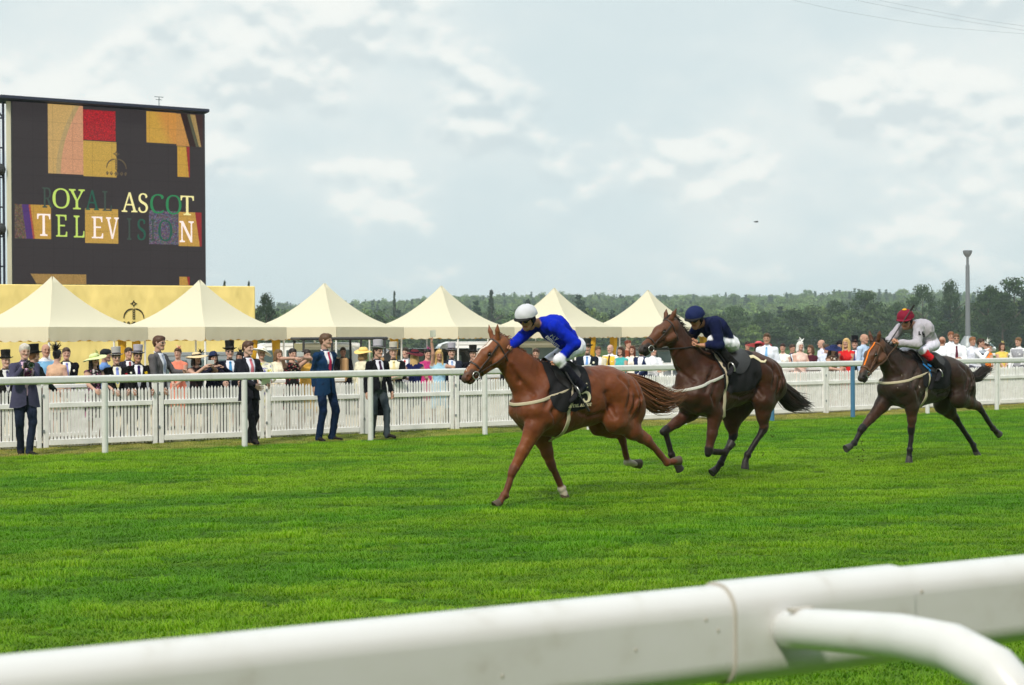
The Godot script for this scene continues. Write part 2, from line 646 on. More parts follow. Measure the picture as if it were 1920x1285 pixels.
func build_hills() -> void:
	var rng := RandomNumberGenerator.new()
	rng.seed = 21
	var meshes := [broad_crown(1, 30, 34, 0.045), broad_crown(2, 28, 34, 0.048), conifer_crown(3, 10, 8, 0.05)]
	var clear := FastNoiseLite.new()
	clear.seed = 9
	clear.frequency = 0.006
	# far: wooded hillside; near: the belts of trees at its foot
	for zone in [["hillside_forest", "hazy wooded hillside along the skyline", 520.0, 1330.0, 8400, 7.0, 13.0], ["woodland", "darker belt of trees at the foot of the hills", 330.0, 520.0, 1350, 6.0, 13.0]]:
		var spots := [[], [], []]
		var tints := [[], [], []]
		for i in int(zone[4]):
			var r := sqrt(lerpf(zone[2] * zone[2], zone[3] * zone[3], rng.randf()))
			var a := rng.randf_range(-0.70, 0.70)
			var p := Vector3(sin(a) * r, 0, -cos(a) * r)
			var open := clear.get_noise_2d(p.x, p.z)
			if zone[2] > 500.0 and open > 0.34 and r < 1150.0: continue
			if zone[2] < 500.0 and r > 430.0 and open > 0.42: continue
			p.y = land(p.x, p.z)
			var h := rng.randf_range(zone[5], zone[6]) * (0.85 + 0.3 * clear.get_noise_2d(p.x * 2.0, p.z * 2.0))
			var k := rng.randi() % 2
			var fir := clear.get_noise_2d(p.x * 1.3 + 500.0, p.z * 1.3) > 0.12
			if fir and rng.randf() < 0.6 or rng.randf() < 0.06:
				k = 2
				h *= 1.15
			var wide := h * rng.randf_range(0.8, 1.15)
			spots[k].append(Transform3D(Basis(Vector3.UP, rng.randf() * TAU).scaled(Vector3(wide, h, wide)), p))
			var c := Color(0.095, 0.165, 0.052).lerp(Color(0.18, 0.26, 0.075), rng.randf())
			if k == 2: c = Color(0.036, 0.070, 0.046)
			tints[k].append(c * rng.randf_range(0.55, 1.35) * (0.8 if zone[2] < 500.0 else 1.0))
		scatter(zone[0], zone[1], meshes, spots, tints)
	# trees that can be told apart: x, y of the top in metres per metre of distance, distance, width over height, colour, kind
	var big := [broad_crown(31, 64, 56, 0.026), broad_crown(32, 54, 56, 0.027), broad_crown(33, 70, 52, 0.026)]
	var trunk := trunk_mesh(40)
	var fir_mesh := conifer_crown(41, 14, 9, 0.05)
	var list := [
		[91.4, 330.0, 14.72, 0.59, 1, "tall feathery tree with thin sparse crown left of the lamp post", 1.00],
		[95.9, 325.0, 15.33, 0.48, 0, "tall narrow tree just left of the lamp post with a round tufted top", 0.85],
		[96.3, 300.0, 13.17, 0.81, 2, "dense dark tree standing just right of the lamp post", 0.75],
		[105.0, 310.0, 15.37, 0.79, 1, "tallest dense tree at the right edge of the course", 0.85],
		[94.2, 285.0, 9.96, 0.92, 0, "shadowy tree in front of the tallest tree at the right edge", 0.60],
		[80.8, 340.0, 13.56, 0.90, 0, "broad dome-shaped tree with dense mid green crown behind the red-capped jockey's horse", 0.90],
		[76.3, 350.0, 11.78, 0.66, 1, "small spreading tree just left of the broad dome-shaped tree", 0.80],
		[65.6, 345.0, 9.50, 1.30, 2, "wide dark green tree above the man in the white shirt", 0.75],
		[59.4, 350.0, 9.00, 1.11, 0, "rounded tree right of the navy jockey's back", 0.85],
		[51.8, 345.0, 10.32, 1.07, 1, "pale green tree behind the navy jockey's cap", 1.10],
		[46.3, 360.0, 8.99, 1.00, 2, "dark tree at the right slope of the last tent", 0.80],
		[86.8, 335.0, 10.74, 0.78, 2, "leafy tree between the broad dome-shaped tree and the feathery one", 1.05],
		[74.0, 280.0, 4.89, 1.84, 0, "low bushy tree in front of the feathery tree", 0.80],
		[82.0, 285.0, 5.94, 1.37, 1, "low bushy tree beneath the narrow tufted tree", 0.95],
		[83.4, 270.0, 3.55, 1.90, 2, "small rounded bushy tree at the foot of the lamp post", 1.15],
		[68.6, 300.0, 5.17, 1.87, 1, "low dark tree beneath the broad dome-shaped tree", 0.70],
		[61.6, 300.0, 4.98, 1.72, 0, "low mid green tree behind the bald man and the navy hat", 0.85],
		[53.6, 300.0, 4.38, 2.20, 1, "low dark tree behind the woman in the white top", 0.70],
		[-33.1, 200.0, 8.47, 0.46, 0, "dark round tree close to the right end of the yellow hoarding", 0.60],
		[-46.4, 240.0, 12.59, 0.27, 3, "thin fir top poking above the yellow hoarding, left one", 0.50],
		[-42.5, 240.0, 12.47, 0.24, 3, "thin fir top poking above the yellow hoarding, right one", 0.50],
		[-33.2, 420.0, 17.16, 0.31, 3, "single dark fir on the skyline right of the third tent", 0.50],
		[-5.8, 420.0, 17.30, 0.56, 3, "dark fir pair rising over the woods left of the light-capped jockey", 0.45],
	]
	for q in list:
		var h: float = q[2]
		var p := Vector3(q[0], 0, -q[1])
		p.y = land(p.x, p.z)
		var o := thing("fir_tree" if q[4] == 3 else "broadleaf_tree", q[5], "tree", p, rng.randf() * TAU, "trees beyond the course")
		var sc := Basis().scaled(Vector3(h * q[3], h, h * q[3]))
		var tone: float = q[6]
		var m := MB.new()
		var c := part("crown", fir_mesh if q[4] == 3 else big[q[4]], leaf_tone(tone), o, Transform3D(sc, Vector3.ZERO))
		c.name = "crown"
		part("trunk", trunk, M.bark, o, Transform3D(Basis().scaled(Vector3(h, h * 0.95, h)), Vector3.ZERO))


func leaf_tone(tone: float) -> StandardMaterial3D:
	var key := "leaf_%d" % int(tone * 100.0)
	if not M.has(key):
		tinted(key, 0.7, 0.25).albedo_color = (Color(0.040, 0.078, 0.020) * tone).linear_to_srgb()
	return M[key]


# ---------------------------------------------------------------- the big screen and its hoarding
func letter(ch: String, font: Font, centre: Vector2, size: Vector2, m: Material, parent: Node3D, called := "letter") -> void:
	var t := TextMesh.new()
	t.text = ch
	t.font = font
	t.font_size = 48
	t.pixel_size = 0.01
	t.depth = 0.02
	t.curve_step = 1.0
	var b := t.get_aabb()
	if b.size.x <= 0.0: return
	var sc := Vector3(size.x / b.size.x, size.y / b.size.y, 1)
	var c := b.get_center()
	part(called, t, m, parent, Transform3D(Basis().scaled(sc), Vector3(centre.x - c.x * sc.x, centre.y - c.y * sc.y, 0.012)))


func glow(called: String, c: Color, power: float) -> StandardMaterial3D:
	var m := paint(called, c * 0.3, 0.6, 0.3)
	m.emission_enabled = true
	m.emission = c.linear_to_srgb()
	m.emission_energy_multiplier = power
	return m


func screen_picture() -> ImageTexture:
	var rng := RandomNumberGenerator.new()
	rng.seed = 5
	var w := 460
	var h := 430
	var im := Image.create(w, h, false, Image.FORMAT_RGB8)
	var blocks := [   # left, top, right, bottom, colour, how mottled, what
		[0.175, 0.0, 0.355, 0.385, Color8(232, 178, 120), 0.10, 1], [0.355, 0.018, 0.522, 0.188, Color8(186, 34, 44), 0.35, 0],
		[0.355, 0.192, 0.527, 0.392, Color8(224, 182, 84), 0.10, 0], [0.684, 0.004, 0.846, 0.184, Color8(228, 178, 74), 0.10, 2],
		[0.846, 0.008, 0.99, 0.194, Color8(190, 138, 84), 0.12, 3], [0.849, 0.195, 0.918, 0.372, Color8(226, 176, 70), 0.10, 4],
		[0.008, 0.562, 0.19, 0.752, Color8(222, 172, 74), 0.10, 5], [0.36, 0.572, 0.532, 0.768, Color8(226, 180, 84), 0.10, 0],
		[0.696, 0.572, 0.855, 0.765, Color8(104, 96, 110), 0.45, 0], [0.855, 0.575, 0.98, 0.772, Color8(224, 174, 80), 0.10, 4],
		[0.06, 0.945, 0.366, 1.0, Color8(186, 148, 84), 0.16, 6], [0.857, 0.948, 0.912, 1.0, Color8(214, 164, 74), 0.12, 4]]
	for y in h:
		for x in w:
			var u := (x + 0.5) / w
			var v := (y + 0.5) / h
			var c := Color8(63, 56, 58)
			var mottle := 0.06
			for b in blocks:
				if u > b[0] and u < b[2] and v > b[1] and v < b[3]:
					c = b[4]
					mottle = b[5]
					var p: float = (u - b[0]) / (b[2] - b[0])
					var q: float = (v - b[1]) / (b[3] - b[1])
					match b[6]:
						1:
							var arc := p - 0.75 + 0.55 * (1.0 - (1.0 - q) * (1.0 - q))
							c = Color8(236, 172, 130) if arc > 0.16 else (Color8(206, 176, 120) if arc > 0.03 else Color8(226, 186, 116))
						2: c = c.lerp(Color8(236, 150, 80), clampf(p * 1.6 - q * 0.7 - 0.3, 0.0, 0.55))
						3:
							var arc := p - 0.16 - q * 0.34
							c = Color8(222, 160, 84) if arc < 0.0 else (Color8(56, 34, 32) if arc < 0.24 else (Color8(96, 96, 74) if arc < 0.36 else (Color8(190, 158, 98) if arc < 0.55 else Color8(196, 92, 60))))
							if p > 0.72 + q * 0.22: c = Color8(72, 48, 46)
						4: if p > 0.72 + q * 0.2: c = Color8(172, 48, 52)
						5:
							var arc := p - 0.36 - q * 0.12
							if arc < -0.16:
								c = Color8(112, 92, 78)
								mottle = 0.4
							elif arc < 0.02: c = Color8(92, 58, 128)
							elif arc < 0.07: c = Color8(196, 92, 72)
						6: if p < 0.08 + q * 0.1: c = Color8(63, 56, 58)
			var k := 1.0 + rng.randf_range(-mottle, mottle)
			if x % 46 == 0 or y % 43 == 0: k *= 0.86
			if mottle > 0.3: c = Color(c.r * (1.0 + rng.randf_range(-mottle, mottle)), c.g * (1.0 + rng.randf_range(-mottle, mottle)), c.b * (1.0 + rng.randf_range(-mottle, mottle)))
			elif y % 3 == 0: k *= 0.93
			im.set_pixel(x, y, Color(clampf(c.r * k, 0, 1), clampf(c.g * k, 0, 1), clampf(c.b * k, 0, 1)))
	return ImageTexture.create_from_image(im)


func crown_mesh(px: float) -> ArrayMesh:   # the crown emblem, px metres per unit; units run over a field 38 wide and 47 high
	var m := MB.new()
	var bar := func(x: float, y: float, w: float, h: float, turn := 0.0) -> void:
		m.box(Vector3.ZERO, Vector3(w, h, 0.9) * px, Color.WHITE, 0.0, Transform3D(Basis(Vector3.BACK, turn), Vector3(x, y, 0.5) * px))
	for k in 4:   # the diamond on top
		var a := PI / 4 + k * PI / 2
		bar.call(cos(a) * 2.6, 42.0 + sin(a) * 2.6, 5.2, 1.8, a + PI / 2)
	for k in 4:
		var a := k * PI / 2
		bar.call(cos(a) * 5.0, 42.0 + sin(a) * 5.0, 2.2, 1.4, a)
	for s in [-1.0, 1.0]:   # the two arches
		for k in 9:
			var a := lerpf(0.12, 1.42, k / 8.0)
			bar.call(s * (3.0 + 15.5 * cos(a)), 14.0 + 18.0 * sin(a), 3.7, 1.1 + 1.4 * sin(a * 1.6), s * (a + PI / 2))
		for k in 2:
			bar.call(s * (8.6 + k * 8.0), 4.0, 2.0, 5.0, s * 0.5)
			bar.call(s * (10.8 + k * 7.0), 4.0, 1.8, 5.4, -s * 0.5)
			bar.call(s * (9.8 + k * 7.6), 7.4, 2.6, 1.6, 0.0)
	for k in 5:   # the central band
		bar.call(0.0, 13.2 + k * 4.3, 4.4, 1.5)
		bar.call(-1.7, 15.2 + k * 4.3, 1.1, 2.6)
		bar.call(1.7, 15.2 + k * 4.3, 1.1, 2.6)
	for k in 3: bar.call(0.0, 4.5, 1.9, 9.0, k * PI / 3 + PI / 6)
	return m.commit()


func build_screen() -> void:
	var base := Vector3(-20.14, 0, -60.0)
	var yaw := deg_to_rad(28.55)
	var w := 7.95
	var lo := 4.1
	var hi := 11.47
	var o := thing("led_screen", "large dark video screen with yellow blocks and lettering above the yellow hoarding", "video screen", base, yaw)
	var m := MB.new()
	m.box(Vector3(w / 2, (lo + hi) / 2, -0.45), Vector3(w + 0.06, hi - lo, 0.86), Color.WHITE, 0.02)
	part("cabinet", m.commit(), M.dark_steel, o)
	var f := MB.new()
	var a := f.vert(Vector3(0, lo, 0), Vector3.BACK, Color.WHITE, Vector2(0, 1))
	f.vert(Vector3(w, lo, 0), Vector3.BACK, Color.WHITE, Vector2(1, 1))
	f.vert(Vector3(w, hi, 0), Vector3.BACK, Color.WHITE, Vector2(1, 0))
	f.vert(Vector3(0, hi, 0), Vector3.BACK, Color.WHITE, Vector2(0, 0))
	f.tri(a, a + 1, a + 2)
	f.tri(a, a + 2, a + 3)
	var sm := paint("screen_face", Color(0.01, 0.01, 0.01), 0.7, 0.2)
	sm.emission_enabled = true
	sm.emission = Color.WHITE
	sm.emission_operator = BaseMaterial3D.EMISSION_OP_MULTIPLY
	sm.emission_texture = screen_picture()
	sm.emission_energy_multiplier = 0.85
	var face := part("screen_face", f.commit(), sm, o)
	var font := SystemFont.new()
	font.font_names = PackedStringArray(["Droid Serif"])
	var tones := {
		"lime": glow("letter_lime", lin(190, 214, 104), 0.9), "pale": glow("letter_pale", lin(236, 226, 160), 0.95), "white": glow("letter_white", lin(248, 232, 226), 0.95),
		"green": glow("letter_green", lin(48, 132, 84), 0.8), "dim": glow("letter_dim", lin(40, 92, 76), 0.75), "faint": glow("letter_faint", lin(62, 78, 70), 0.8)}
	# a letter, its centre and its width as shares of the screen's width, its tone
	var row1 := [["R", 0.172, 0.052, "faint"], ["O", 0.240, 0.086, "lime"], ["Y", 0.320, 0.080, "lime"], ["A", 0.398, 0.070, "dim"], ["L", 0.475, 0.048, "faint"], ["A", 0.592, 0.082, "pale"], ["S", 0.664, 0.050, "pale"], ["C", 0.738, 0.072, "green"], ["O", 0.828, 0.084, "green"], ["T", 0.902, 0.072, "pale"]]
	var row2 := [["T", 0.152, 0.066, "white"], ["E", 0.241, 0.056, "lime"], ["L", 0.330, 0.054, "lime"], ["E", 0.424, 0.058, "white"], ["V", 0.502, 0.066, "white"], ["I", 0.590, 0.022, "faint"], ["S", 0.655, 0.044, "dim"], ["I", 0.715, 0.022, "faint"], ["O", 0.782, 0.076, "dim"], ["N", 0.898, 0.078, "white"]]
	for r in [[row1, 0.518, 0.112], [row2, 0.670, 0.122]]:
		for q in r[0]:
			letter(q[0], font, Vector2(q[1] * w, hi - (r[1] + q[1] * 0.02) * (hi - lo)), Vector2(q[2] * w, r[2] * (hi - lo)), tones[q[3]], face)
	part("crown_emblem", crown_mesh(0.022), glow("emblem_glow", lin(104, 90, 68), 0.7), face, Transform3D(Basis(), Vector3(0.525 * w, hi - 0.385 * (hi - lo), 0.004))).set_meta("kind", "stuff")
	m = MB.new()
	m.box(Vector3(-0.13, (lo + hi) / 2 - 0.1, -0.08), Vector3(0.17, hi - lo + 0.2, 0.12), Color.WHITE, 0.01)
	part("side_trim", m.commit(), M.canopy_cloth, o)
	m = MB.new()
	m.box(Vector3(w / 2 - 0.22, hi + 0.1, -0.3), Vector3(w + 0.62, 0.14, 1.5), Color.WHITE, 0.02)
	part("roof_cap", m.commit(), M.navy_steel, o)
	m = MB.new()
	for x in [-0.30, -1.1]:
		for z in [-0.3, -1.3]: m.tube([Vector3(x, 0, z), Vector3(x, hi, z)], [0.05], 8)
	var y := 3.6
	var k := 0
	while y < hi - 0.2:
		m.tube([Vector3(-0.30, y, -0.3), Vector3(-1.1, y + (1.2 if k % 2 == 0 else 0.0), -0.3)], [0.035], 6)
		m.tube([Vector3(-0.30, y, -0.3), Vector3(-1.1, y, -0.3)], [0.035], 6)
		m.tube([Vector3(-1.1, y, -1.3), Vector3(-1.1, y + 1.2, -0.3)], [0.035], 6)
		y += 1.2
		k += 1
	part("scaffold_tower", m.commit(), M.navy_steel, o)
	for yy in [8.7, 6.3]:
		m = MB.new()
		m.lathe([Vector2(0.0, -0.25), Vector2(0.2, -0.2), Vector2(0.26, 0.0), Vector2(0.2, 0.2), Vector2(0.0, 0.25)], 12)
		part("loudspeaker", m.commit(), M.dark_steel, o, Transform3D(Basis(Vector3.RIGHT, PI / 2), Vector3(-0.5, yy, -0.1)))
	m = MB.new()
	m.tube([Vector3(0, 0, 0), Vector3(0, 0.55, 0)], [0.02], 6)
	m.tube([Vector3(-0.2, 0.54, 0), Vector3(0.2, 0.54, 0)], [0.016], 6)
	m.tube([Vector3(-0.14, 0.42, 0), Vector3(0.14, 0.42, 0)], [0.014], 6)
	m.tube([Vector3(0, 0.44, -0.1), Vector3(0, 0.44, 0.1)], [0.014], 6)
	part("aerial", m.commit(), M.grey_steel, o, Transform3D(Basis(), Vector3(6.15, hi + 0.16, -0.6)))
	# the hoarding round its foot
	var hb := Vector3(-19.66, 0, -57.9)
	var hy := deg_to_rad(23.5)
	o = thing("hoarding", "plain yellow cloth hoarding with a black crown emblem under the video screen", "hoarding", hb, hy)
	m = MB.new()
	m.box(Vector3(0.6, 2.0, -0.2), Vector3(18.4, 4.0, 0.3), Color.WHITE, 0.03)
	part("cloth_panel", m.commit(), M.hoarding_cloth, o)
	part("crown_emblem", crown_mesh(0.0214), M.black_print, o, Transform3D(Basis(), Vector3(4.83, 2.36, -0.048))).set_meta("kind", "stuff")


# ---------------------------------------------------------------- tents
func tent_meshes() -> Dictionary:
	var w := 3.1
	var eave := 2.13
	var peak := 3.35
	var out := {}
	var m := MB.new()
	var steps := 12
	for side in 4:
		var b := Basis(Vector3.UP, side * PI / 2)
		var rows := []
		for i in steps + 1:
			var r := float(i) / steps
			var y_ridge := eave + (peak - eave) * pow(1.0 - r, 1.75)
			var row := []
			for j in 13:
				var t := j / 6.0 - 1.0
				var sag := 0.035 * (1.0 - t * t) * sin(r * PI)
				row.append(b * Vector3(t * r * w / 2, y_ridge - sag, maxf(r, 0.012) * w / 2))
			rows.append(row)
		m.rings(rows, false)
	out.canopy = m.commit()
	m = MB.new()
	for side in 4:   # the hanging valance, scalloped along its lower edge
		var b := Basis(Vector3.UP, side * PI / 2)
		var rows := []
		for i in 5:
			var row := []
			for j in 49:
				var t := j / 24.0 - 1.0
				var fold := 0.006 * sin(t * 13.0 + side) + 0.003 * sin(t * 41.0)
				var drop := 0.30 + 0.035 * absf(sin(t * PI * 5.0 + 0.3 * side)) + 0.012 * sin(t * 9.0 + side)
				row.append(b * Vector3(t * w / 2, eave - drop * i / 4.0, w / 2 + 0.006 + fold * i / 4.0))
			rows.append(row)
		m.rings(rows, false)
	out.valance = m.commit()
	m = MB.new()
	for side in 4:   # the gold trim that shows under the scallops
		var b := Basis(Vector3.UP, side * PI / 2)
		var rows := []
		for i in 2:
			var row := []
			for j in 49:
				var t := j / 24.0 - 1.0
				row.append(b * Vector3(t * w / 2, eave - 0.25 - 0.085 * i * (0.5 + 0.5 * absf(cos(t * PI * 5.0 + 0.3 * side))), w / 2 - 0.03))
			rows.append(row)
		m.rings(rows, false)
	out.trim = m.commit()
	m = MB.new()
	m.tube([Vector3(0, 0, 0), Vector3(0, eave - 0.02, 0)], [0.025], 8)
	out.leg = m.commit()
	m = MB.new()
	var rows := []
	for i in 9:
		var y := 2.02 - i * 0.23
		var row := []
		var tie := 1.0 - 0.45 * exp(-pow((y - 1.25) / 0.22, 2.0))
		for j in 14:
			var a := TAU * j / 14
			var r := (0.11 + 0.025 * cos(a * 5.0)) * tie
			row.append(Vector3(cos(a) * r, y, sin(a) * r * 0.7))
		rows.append(row)
	m.rings(rows)
	out.curtain = m.commit()
	return out


func build_tents() -> void:
	var t := tent_meshes()
	var told := ["cream peaked tent in front of the left end of the yellow hoarding", "cream peaked tent in front of the right end of the yellow hoarding", "cream peaked tent behind the man in the blue suit", "cream peaked tent behind the waving woman in light blue", "cream peaked tent rising behind the jockey in royal blue", "cream peaked tent furthest along the row, behind the second horse's head"]
	var a := deg_to_rad(-30.0)
	for i in range(-1, 6):
		var o := thing("tent", told[i] if i >= 0 else "cream peaked tent cut off by the left edge of the photo", "tent", Vector3(-11.02 + 3.064 * i + [0.0, 0.13, 0.0, -0.22, -0.22, 0.08, 0.16][i + 1], 0, -35.2 - 2.675 * i), a, "row of cream peaked tents")
		part("canopy", t.canopy, M.canopy_cloth, o)
		part("valance", t.valance, M.canopy_cloth, o)
		part("gold_trim", t.trim, M.gold_cloth, o)
		for q in [[-1, -1], [1, -1], [1, 1], [-1, 1]]:
			part("leg", t.leg, M.tent_frame, o, Transform3D(Basis(), Vector3(q[0] * 1.5, 0, q[1] * 1.5)))
		for q in [[-1, 1], [1, -1]]:
			part("curtain", t.curtain, M.gold_cloth, o, Transform3D(Basis(), Vector3(q[0] * 1.36, 0, q[1] * 1.36)))


# ---------------------------------------------------------------- fences and rails
func round_section(w: float, h: float, r: float, n := 5) -> Array:
	var out := []
	for q in [[1, 1, 0.0], [-1, 1, PI / 2], [-1, -1, PI], [1, -1, PI * 1.5]]:
		for i in n + 1:
			var a: float = q[2] + PI / 2 * i / n
			out.append(Vector2(q[0] * (w / 2 - r) + cos(a) * r, q[1] * (h / 2 - r) + sin(a) * r))
	return out


func beam(m: MB, from: Vector3, to: Vector3, section: Array, pieces := 1) -> void:
	var d := (to - from).normalized()
	var side := d.cross(Vector3.UP).normalized()
	var up := side.cross(d)
	var rows := []
	for i in pieces + 1:
		var p := from.lerp(to, float(i) / pieces)
		var row := []
		for q in section: row.append(p + side * q.x + up * q.y)
		rows.append(row)
	m.rings(rows)


func build_fences() -> void:
	# the running rail on the far side: one long rail on plastic posts
	var o := thing("running_rail", "long white plastic running rail on posts along the far side of the course", "rail", T0, atan2(-TD.z, TD.x))
	var m := MB.new()
	beam(m, Vector3(-12.0, 1.21, 0), Vector3(48.0, 1.21, 0), round_section(0.075, 0.125, 0.035), 1)
	part("rail_beam", m.commit(), M.white_plastic, o)
	m = MB.new()
	m.lathe([Vector2(0.05, 0.0), Vector2(0.05, 1.16)], 14)
	var post := m.commit()
	for i in range(-4, 20):
		var blue: bool = i == 6 or i == 7
		var p := part("post", post, M.blue_plastic if blue else M.white_plastic, o, Transform3D(Basis(), Vector3(i * 2.405, -0.01, 0.0)))
		if blue: p.set_meta("label", "blue rail post by the second horse's hind legs" if i == 6 else "blue rail post in front of the third horse's head")
	# the picket fence behind it, panel by panel
	m = MB.new()
	var pw := 0.019
	m.face([Vector3(-pw, 0.03, 0.009), Vector3(pw, 0.03, 0.009), Vector3(pw, 0.955, 0.009), Vector3(0, 1.0, 0.009), Vector3(-pw, 0.955, 0.009)], Color.WHITE, Vector3.BACK)
	m.face([Vector3(-pw, 0.03, -0.009), Vector3(pw, 0.03, -0.009), Vector3(pw, 0.955, -0.009), Vector3(0, 1.0, -0.009), Vector3(-pw, 0.955, -0.009)], Color.WHITE, Vector3.FORWARD)
	for s in [-1.0, 1.0]:
		m.face([Vector3(s * pw, 0.03, -0.009), Vector3(s * pw, 0.03, 0.009), Vector3(s * pw, 0.955, 0.009), Vector3(s * pw, 0.955, -0.009)], Color.WHITE, Vector3(s, 0, 0))
		m.face([Vector3(s * pw, 0.955, -0.009), Vector3(s * pw, 0.955, 0.009), Vector3(0, 1.0, 0.009), Vector3(0, 1.0, -0.009)], Color.WHITE, Vector3(s, 0.6, 0).normalized())
	var picket := m.commit()
	var side_post := box_mesh(Vector3(0.085, 1.09, 0.07), 0.008)
	var cap := box_mesh(Vector3(0.10, 0.025, 0.09), 0.006)
	var mid := box_mesh(Vector3(1.80, 0.085, 0.03), 0.006)
	var foot := box_mesh(Vector3(1.80, 0.10, 0.034), 0.006)
	var hinge := box_mesh(Vector3(0.03, 0.05, 0.02), 0.003)
	var turn := atan2(-TD.z, TD.x)
	for i in range(-2, 13):
		var p := track(-0.564 + 2.02 * i + 0.01, 1.66 + 0.02 * sin(i * 2.3))
		o = thing("picket_panel", "white picket panel %s" % PANELS[i + 2], "picket fence", p, turn + 0.006 * sin(i * 5.1), "picket panels behind the running rail")
		for x in [0.055, 1.955]:
			part("post", side_post, M.white_paint, o, Transform3D(Basis(), Vector3(x, 0.545, 0)))
			part("post_cap", cap, M.white_paint, o, Transform3D(Basis(), Vector3(x, 1.1025, 0)))
		part("middle_rail", mid, M.white_paint, o, Transform3D(Basis(), Vector3(1.005, 0.735, 0.0245)))
		part("foot_rail", foot, M.white_paint, o, Transform3D(Basis(), Vector3(1.005, 0.105, 0.027)))
		for y in [0.3, 0.9]:
			part("hinge", hinge, M.grey_steel, o, Transform3D(Basis(), Vector3(0.008, y, 0.04)))
		for k in 29:
			part("picket", picket, M.white_paint, o, Transform3D(Basis(Vector3.BACK, 0.004 * sin(k * 3.7 + i)), Vector3(0.150 + k * 0.0610, 0.006 * sin(k * 2.1 + i * 3.0), 0)))
	# a second, railed fence on the other side of the walkway
	var flat_picket := box_mesh(Vector3(0.042, 0.9, 0.016), 0.0, Vector3(0, 0.5, 0))
	var top := box_mesh(Vector3(2.3, 0.07, 0.06), 0.01)
	var strut := box_mesh(Vector3(0.09, 1.0, 0.08), 0.01)
	for i in range(-2, 11):
		if i in [-2, -1, 1, 3, 6, 7]: continue
		o = thing("railed_panel", "top-railed rear white panel, %s" % PANELS[i + 2], "picket fence", track(-1.0 + 2.34 * i, 3.45), turn, "second white fence behind the crowd")
		part("top_rail", top, M.white_paint, o, Transform3D(Basis(), Vector3(1.16, 1.0, 0)))
		part("post", strut, M.white_paint, o, Transform3D(Basis(), Vector3(0, 0.5, 0)))
		part("foot_rail", top, M.white_paint, o, Transform3D(Basis(), Vector3(1.16, 0.12, 0.03)))
		for k in 36:
			part("picket", flat_picket, M.white_paint, o, Transform3D(Basis(), Vector3(0.11 + k * 0.0615, 0, 0)))
	# plain white rails further back on the right
	for q in [["plain white post and rail fence behind the old woman in the white hat", 13.0, 7.5, 11.0], ["plain white post and rail fence beside the lamp post on the right", 27.0, 13.0, 16.0]]:
		o = thing("rail_fence", q[0], "fence", track(q[1], q[2]), turn)
		for y in [1.08, 0.72, 0.36]:
			m = MB.new()
			m.box(Vector3(q[3] / 2, y, 0), Vector3(q[3], 0.09, 0.04), Color.WHITE, 0.008)
			part("rail", m.commit(), M.white_paint, o)
		for k in int(q[3] / 2.2) + 1:
			part("post", strut, M.white_paint, o, Transform3D(Basis().scaled(Vector3(1, 1.18, 1)), Vector3(k * 2.2, 0.59, -0.065)))


const PANELS := ["left of the photographer", "behind the photographer in the grey suit", "below the floral dress and the two grey top hats", "below the woman in the wide cream hat", "behind the man in the black suit and pink tie", "behind the man in the blue suit", "below the man in the cream waistcoat", "behind the leading horse's muzzle", "behind the leading horse's chest", "behind the leading horse's tail", "between the leading and second horses", "behind the second horse's rump", "behind the second horse's tail", "left of the blue post by the third horse", "behind the third horse"]


func build_near_rail() -> void:
	var a := Vector3(-0.854, 1.238, -2.49)
	var b := Vector3(1.214, 1.238, -3.54)
	var d := (b - a).normalized()
	var at := func(t: float) -> Vector3: return a + d * t
	var o := thing("near_rail", "thick white plastic rail crossing the foreground, out of focus", "rail", Vector3.ZERO)
	var m := MB.new()
	beam(m, at.call(-3.0), at.call(6.5), round_section(0.125, 0.20, 0.055, 8), 1)
	part("rail_beam", m.commit(), M.white_plastic, o)
	m = MB.new()
	var sec := round_section(0.139, 0.214, 0.06, 8)
	beam(m, at.call(1.445), at.call(1.925), sec, 1)
	part("sleeve", m.commit(), M.white_plastic, o)
	m = MB.new()
	beam(m, at.call(1.4405), at.call(1.4449), round_section(0.1365, 0.2115, 0.059, 8), 1)
	part("seam", m.commit(), M.joint, o)
	for q in [[1.40, 0.02], [1.37, 0.045], [1.95, 0.055], [0.9, -0.02], [1.20, 0.0]]:   # scuffs
		m = MB.new()
		m.ball(at.call(q[0]) + Vector3(0, q[1], 0) + Vector3(-d.z, 0, d.x).normalized() * -0.0 + d.cross(Vector3.UP).normalized() * 0.0625, Vector3(0.004, 0.005, 0.0015), Color.WHITE, 8)
		part("scuff", m.commit(), M.joint, o)
	# the curved arm that carries the rail
	var side := d.cross(Vector3.UP).normalized()
	var s0: Vector3 = at.call(1.70) + Vector3(0, 0.0, 0)
	var path := [Vector3(0.583, 1.247, -3.130), Vector3(0.598, 1.264, -3.050), Vector3(0.672, 1.280, -2.930), Vector3(0.737, 1.297, -2.800), Vector3(0.792, 1.302, -2.680), Vector3(0.843, 1.278, -2.600), Vector3(0.884, 1.224, -2.560), Vector3(0.909, 1.138, -2.540), Vector3(0.922, 0.983, -2.540), Vector3(0.924, 0.528, -2.540)]
	m = MB.new()
	var r := []
	for i in path.size(): r.append(0.0405 + 0.0009 * i)
	m.tube(path, r, 20)
	part("support_arm", m.commit(), M.white_plastic, o)
	m = MB.new()
	m.box(Vector3.ZERO, Vector3(0.055, 0.008, 0.02), Color.WHITE, 0.0, Transform3D(Basis(Vector3.UP, atan2(-d.z, d.x)), Vector3(0.593, 1.302, -3.060)))
	part("slot", m.commit(), M.joint, o)


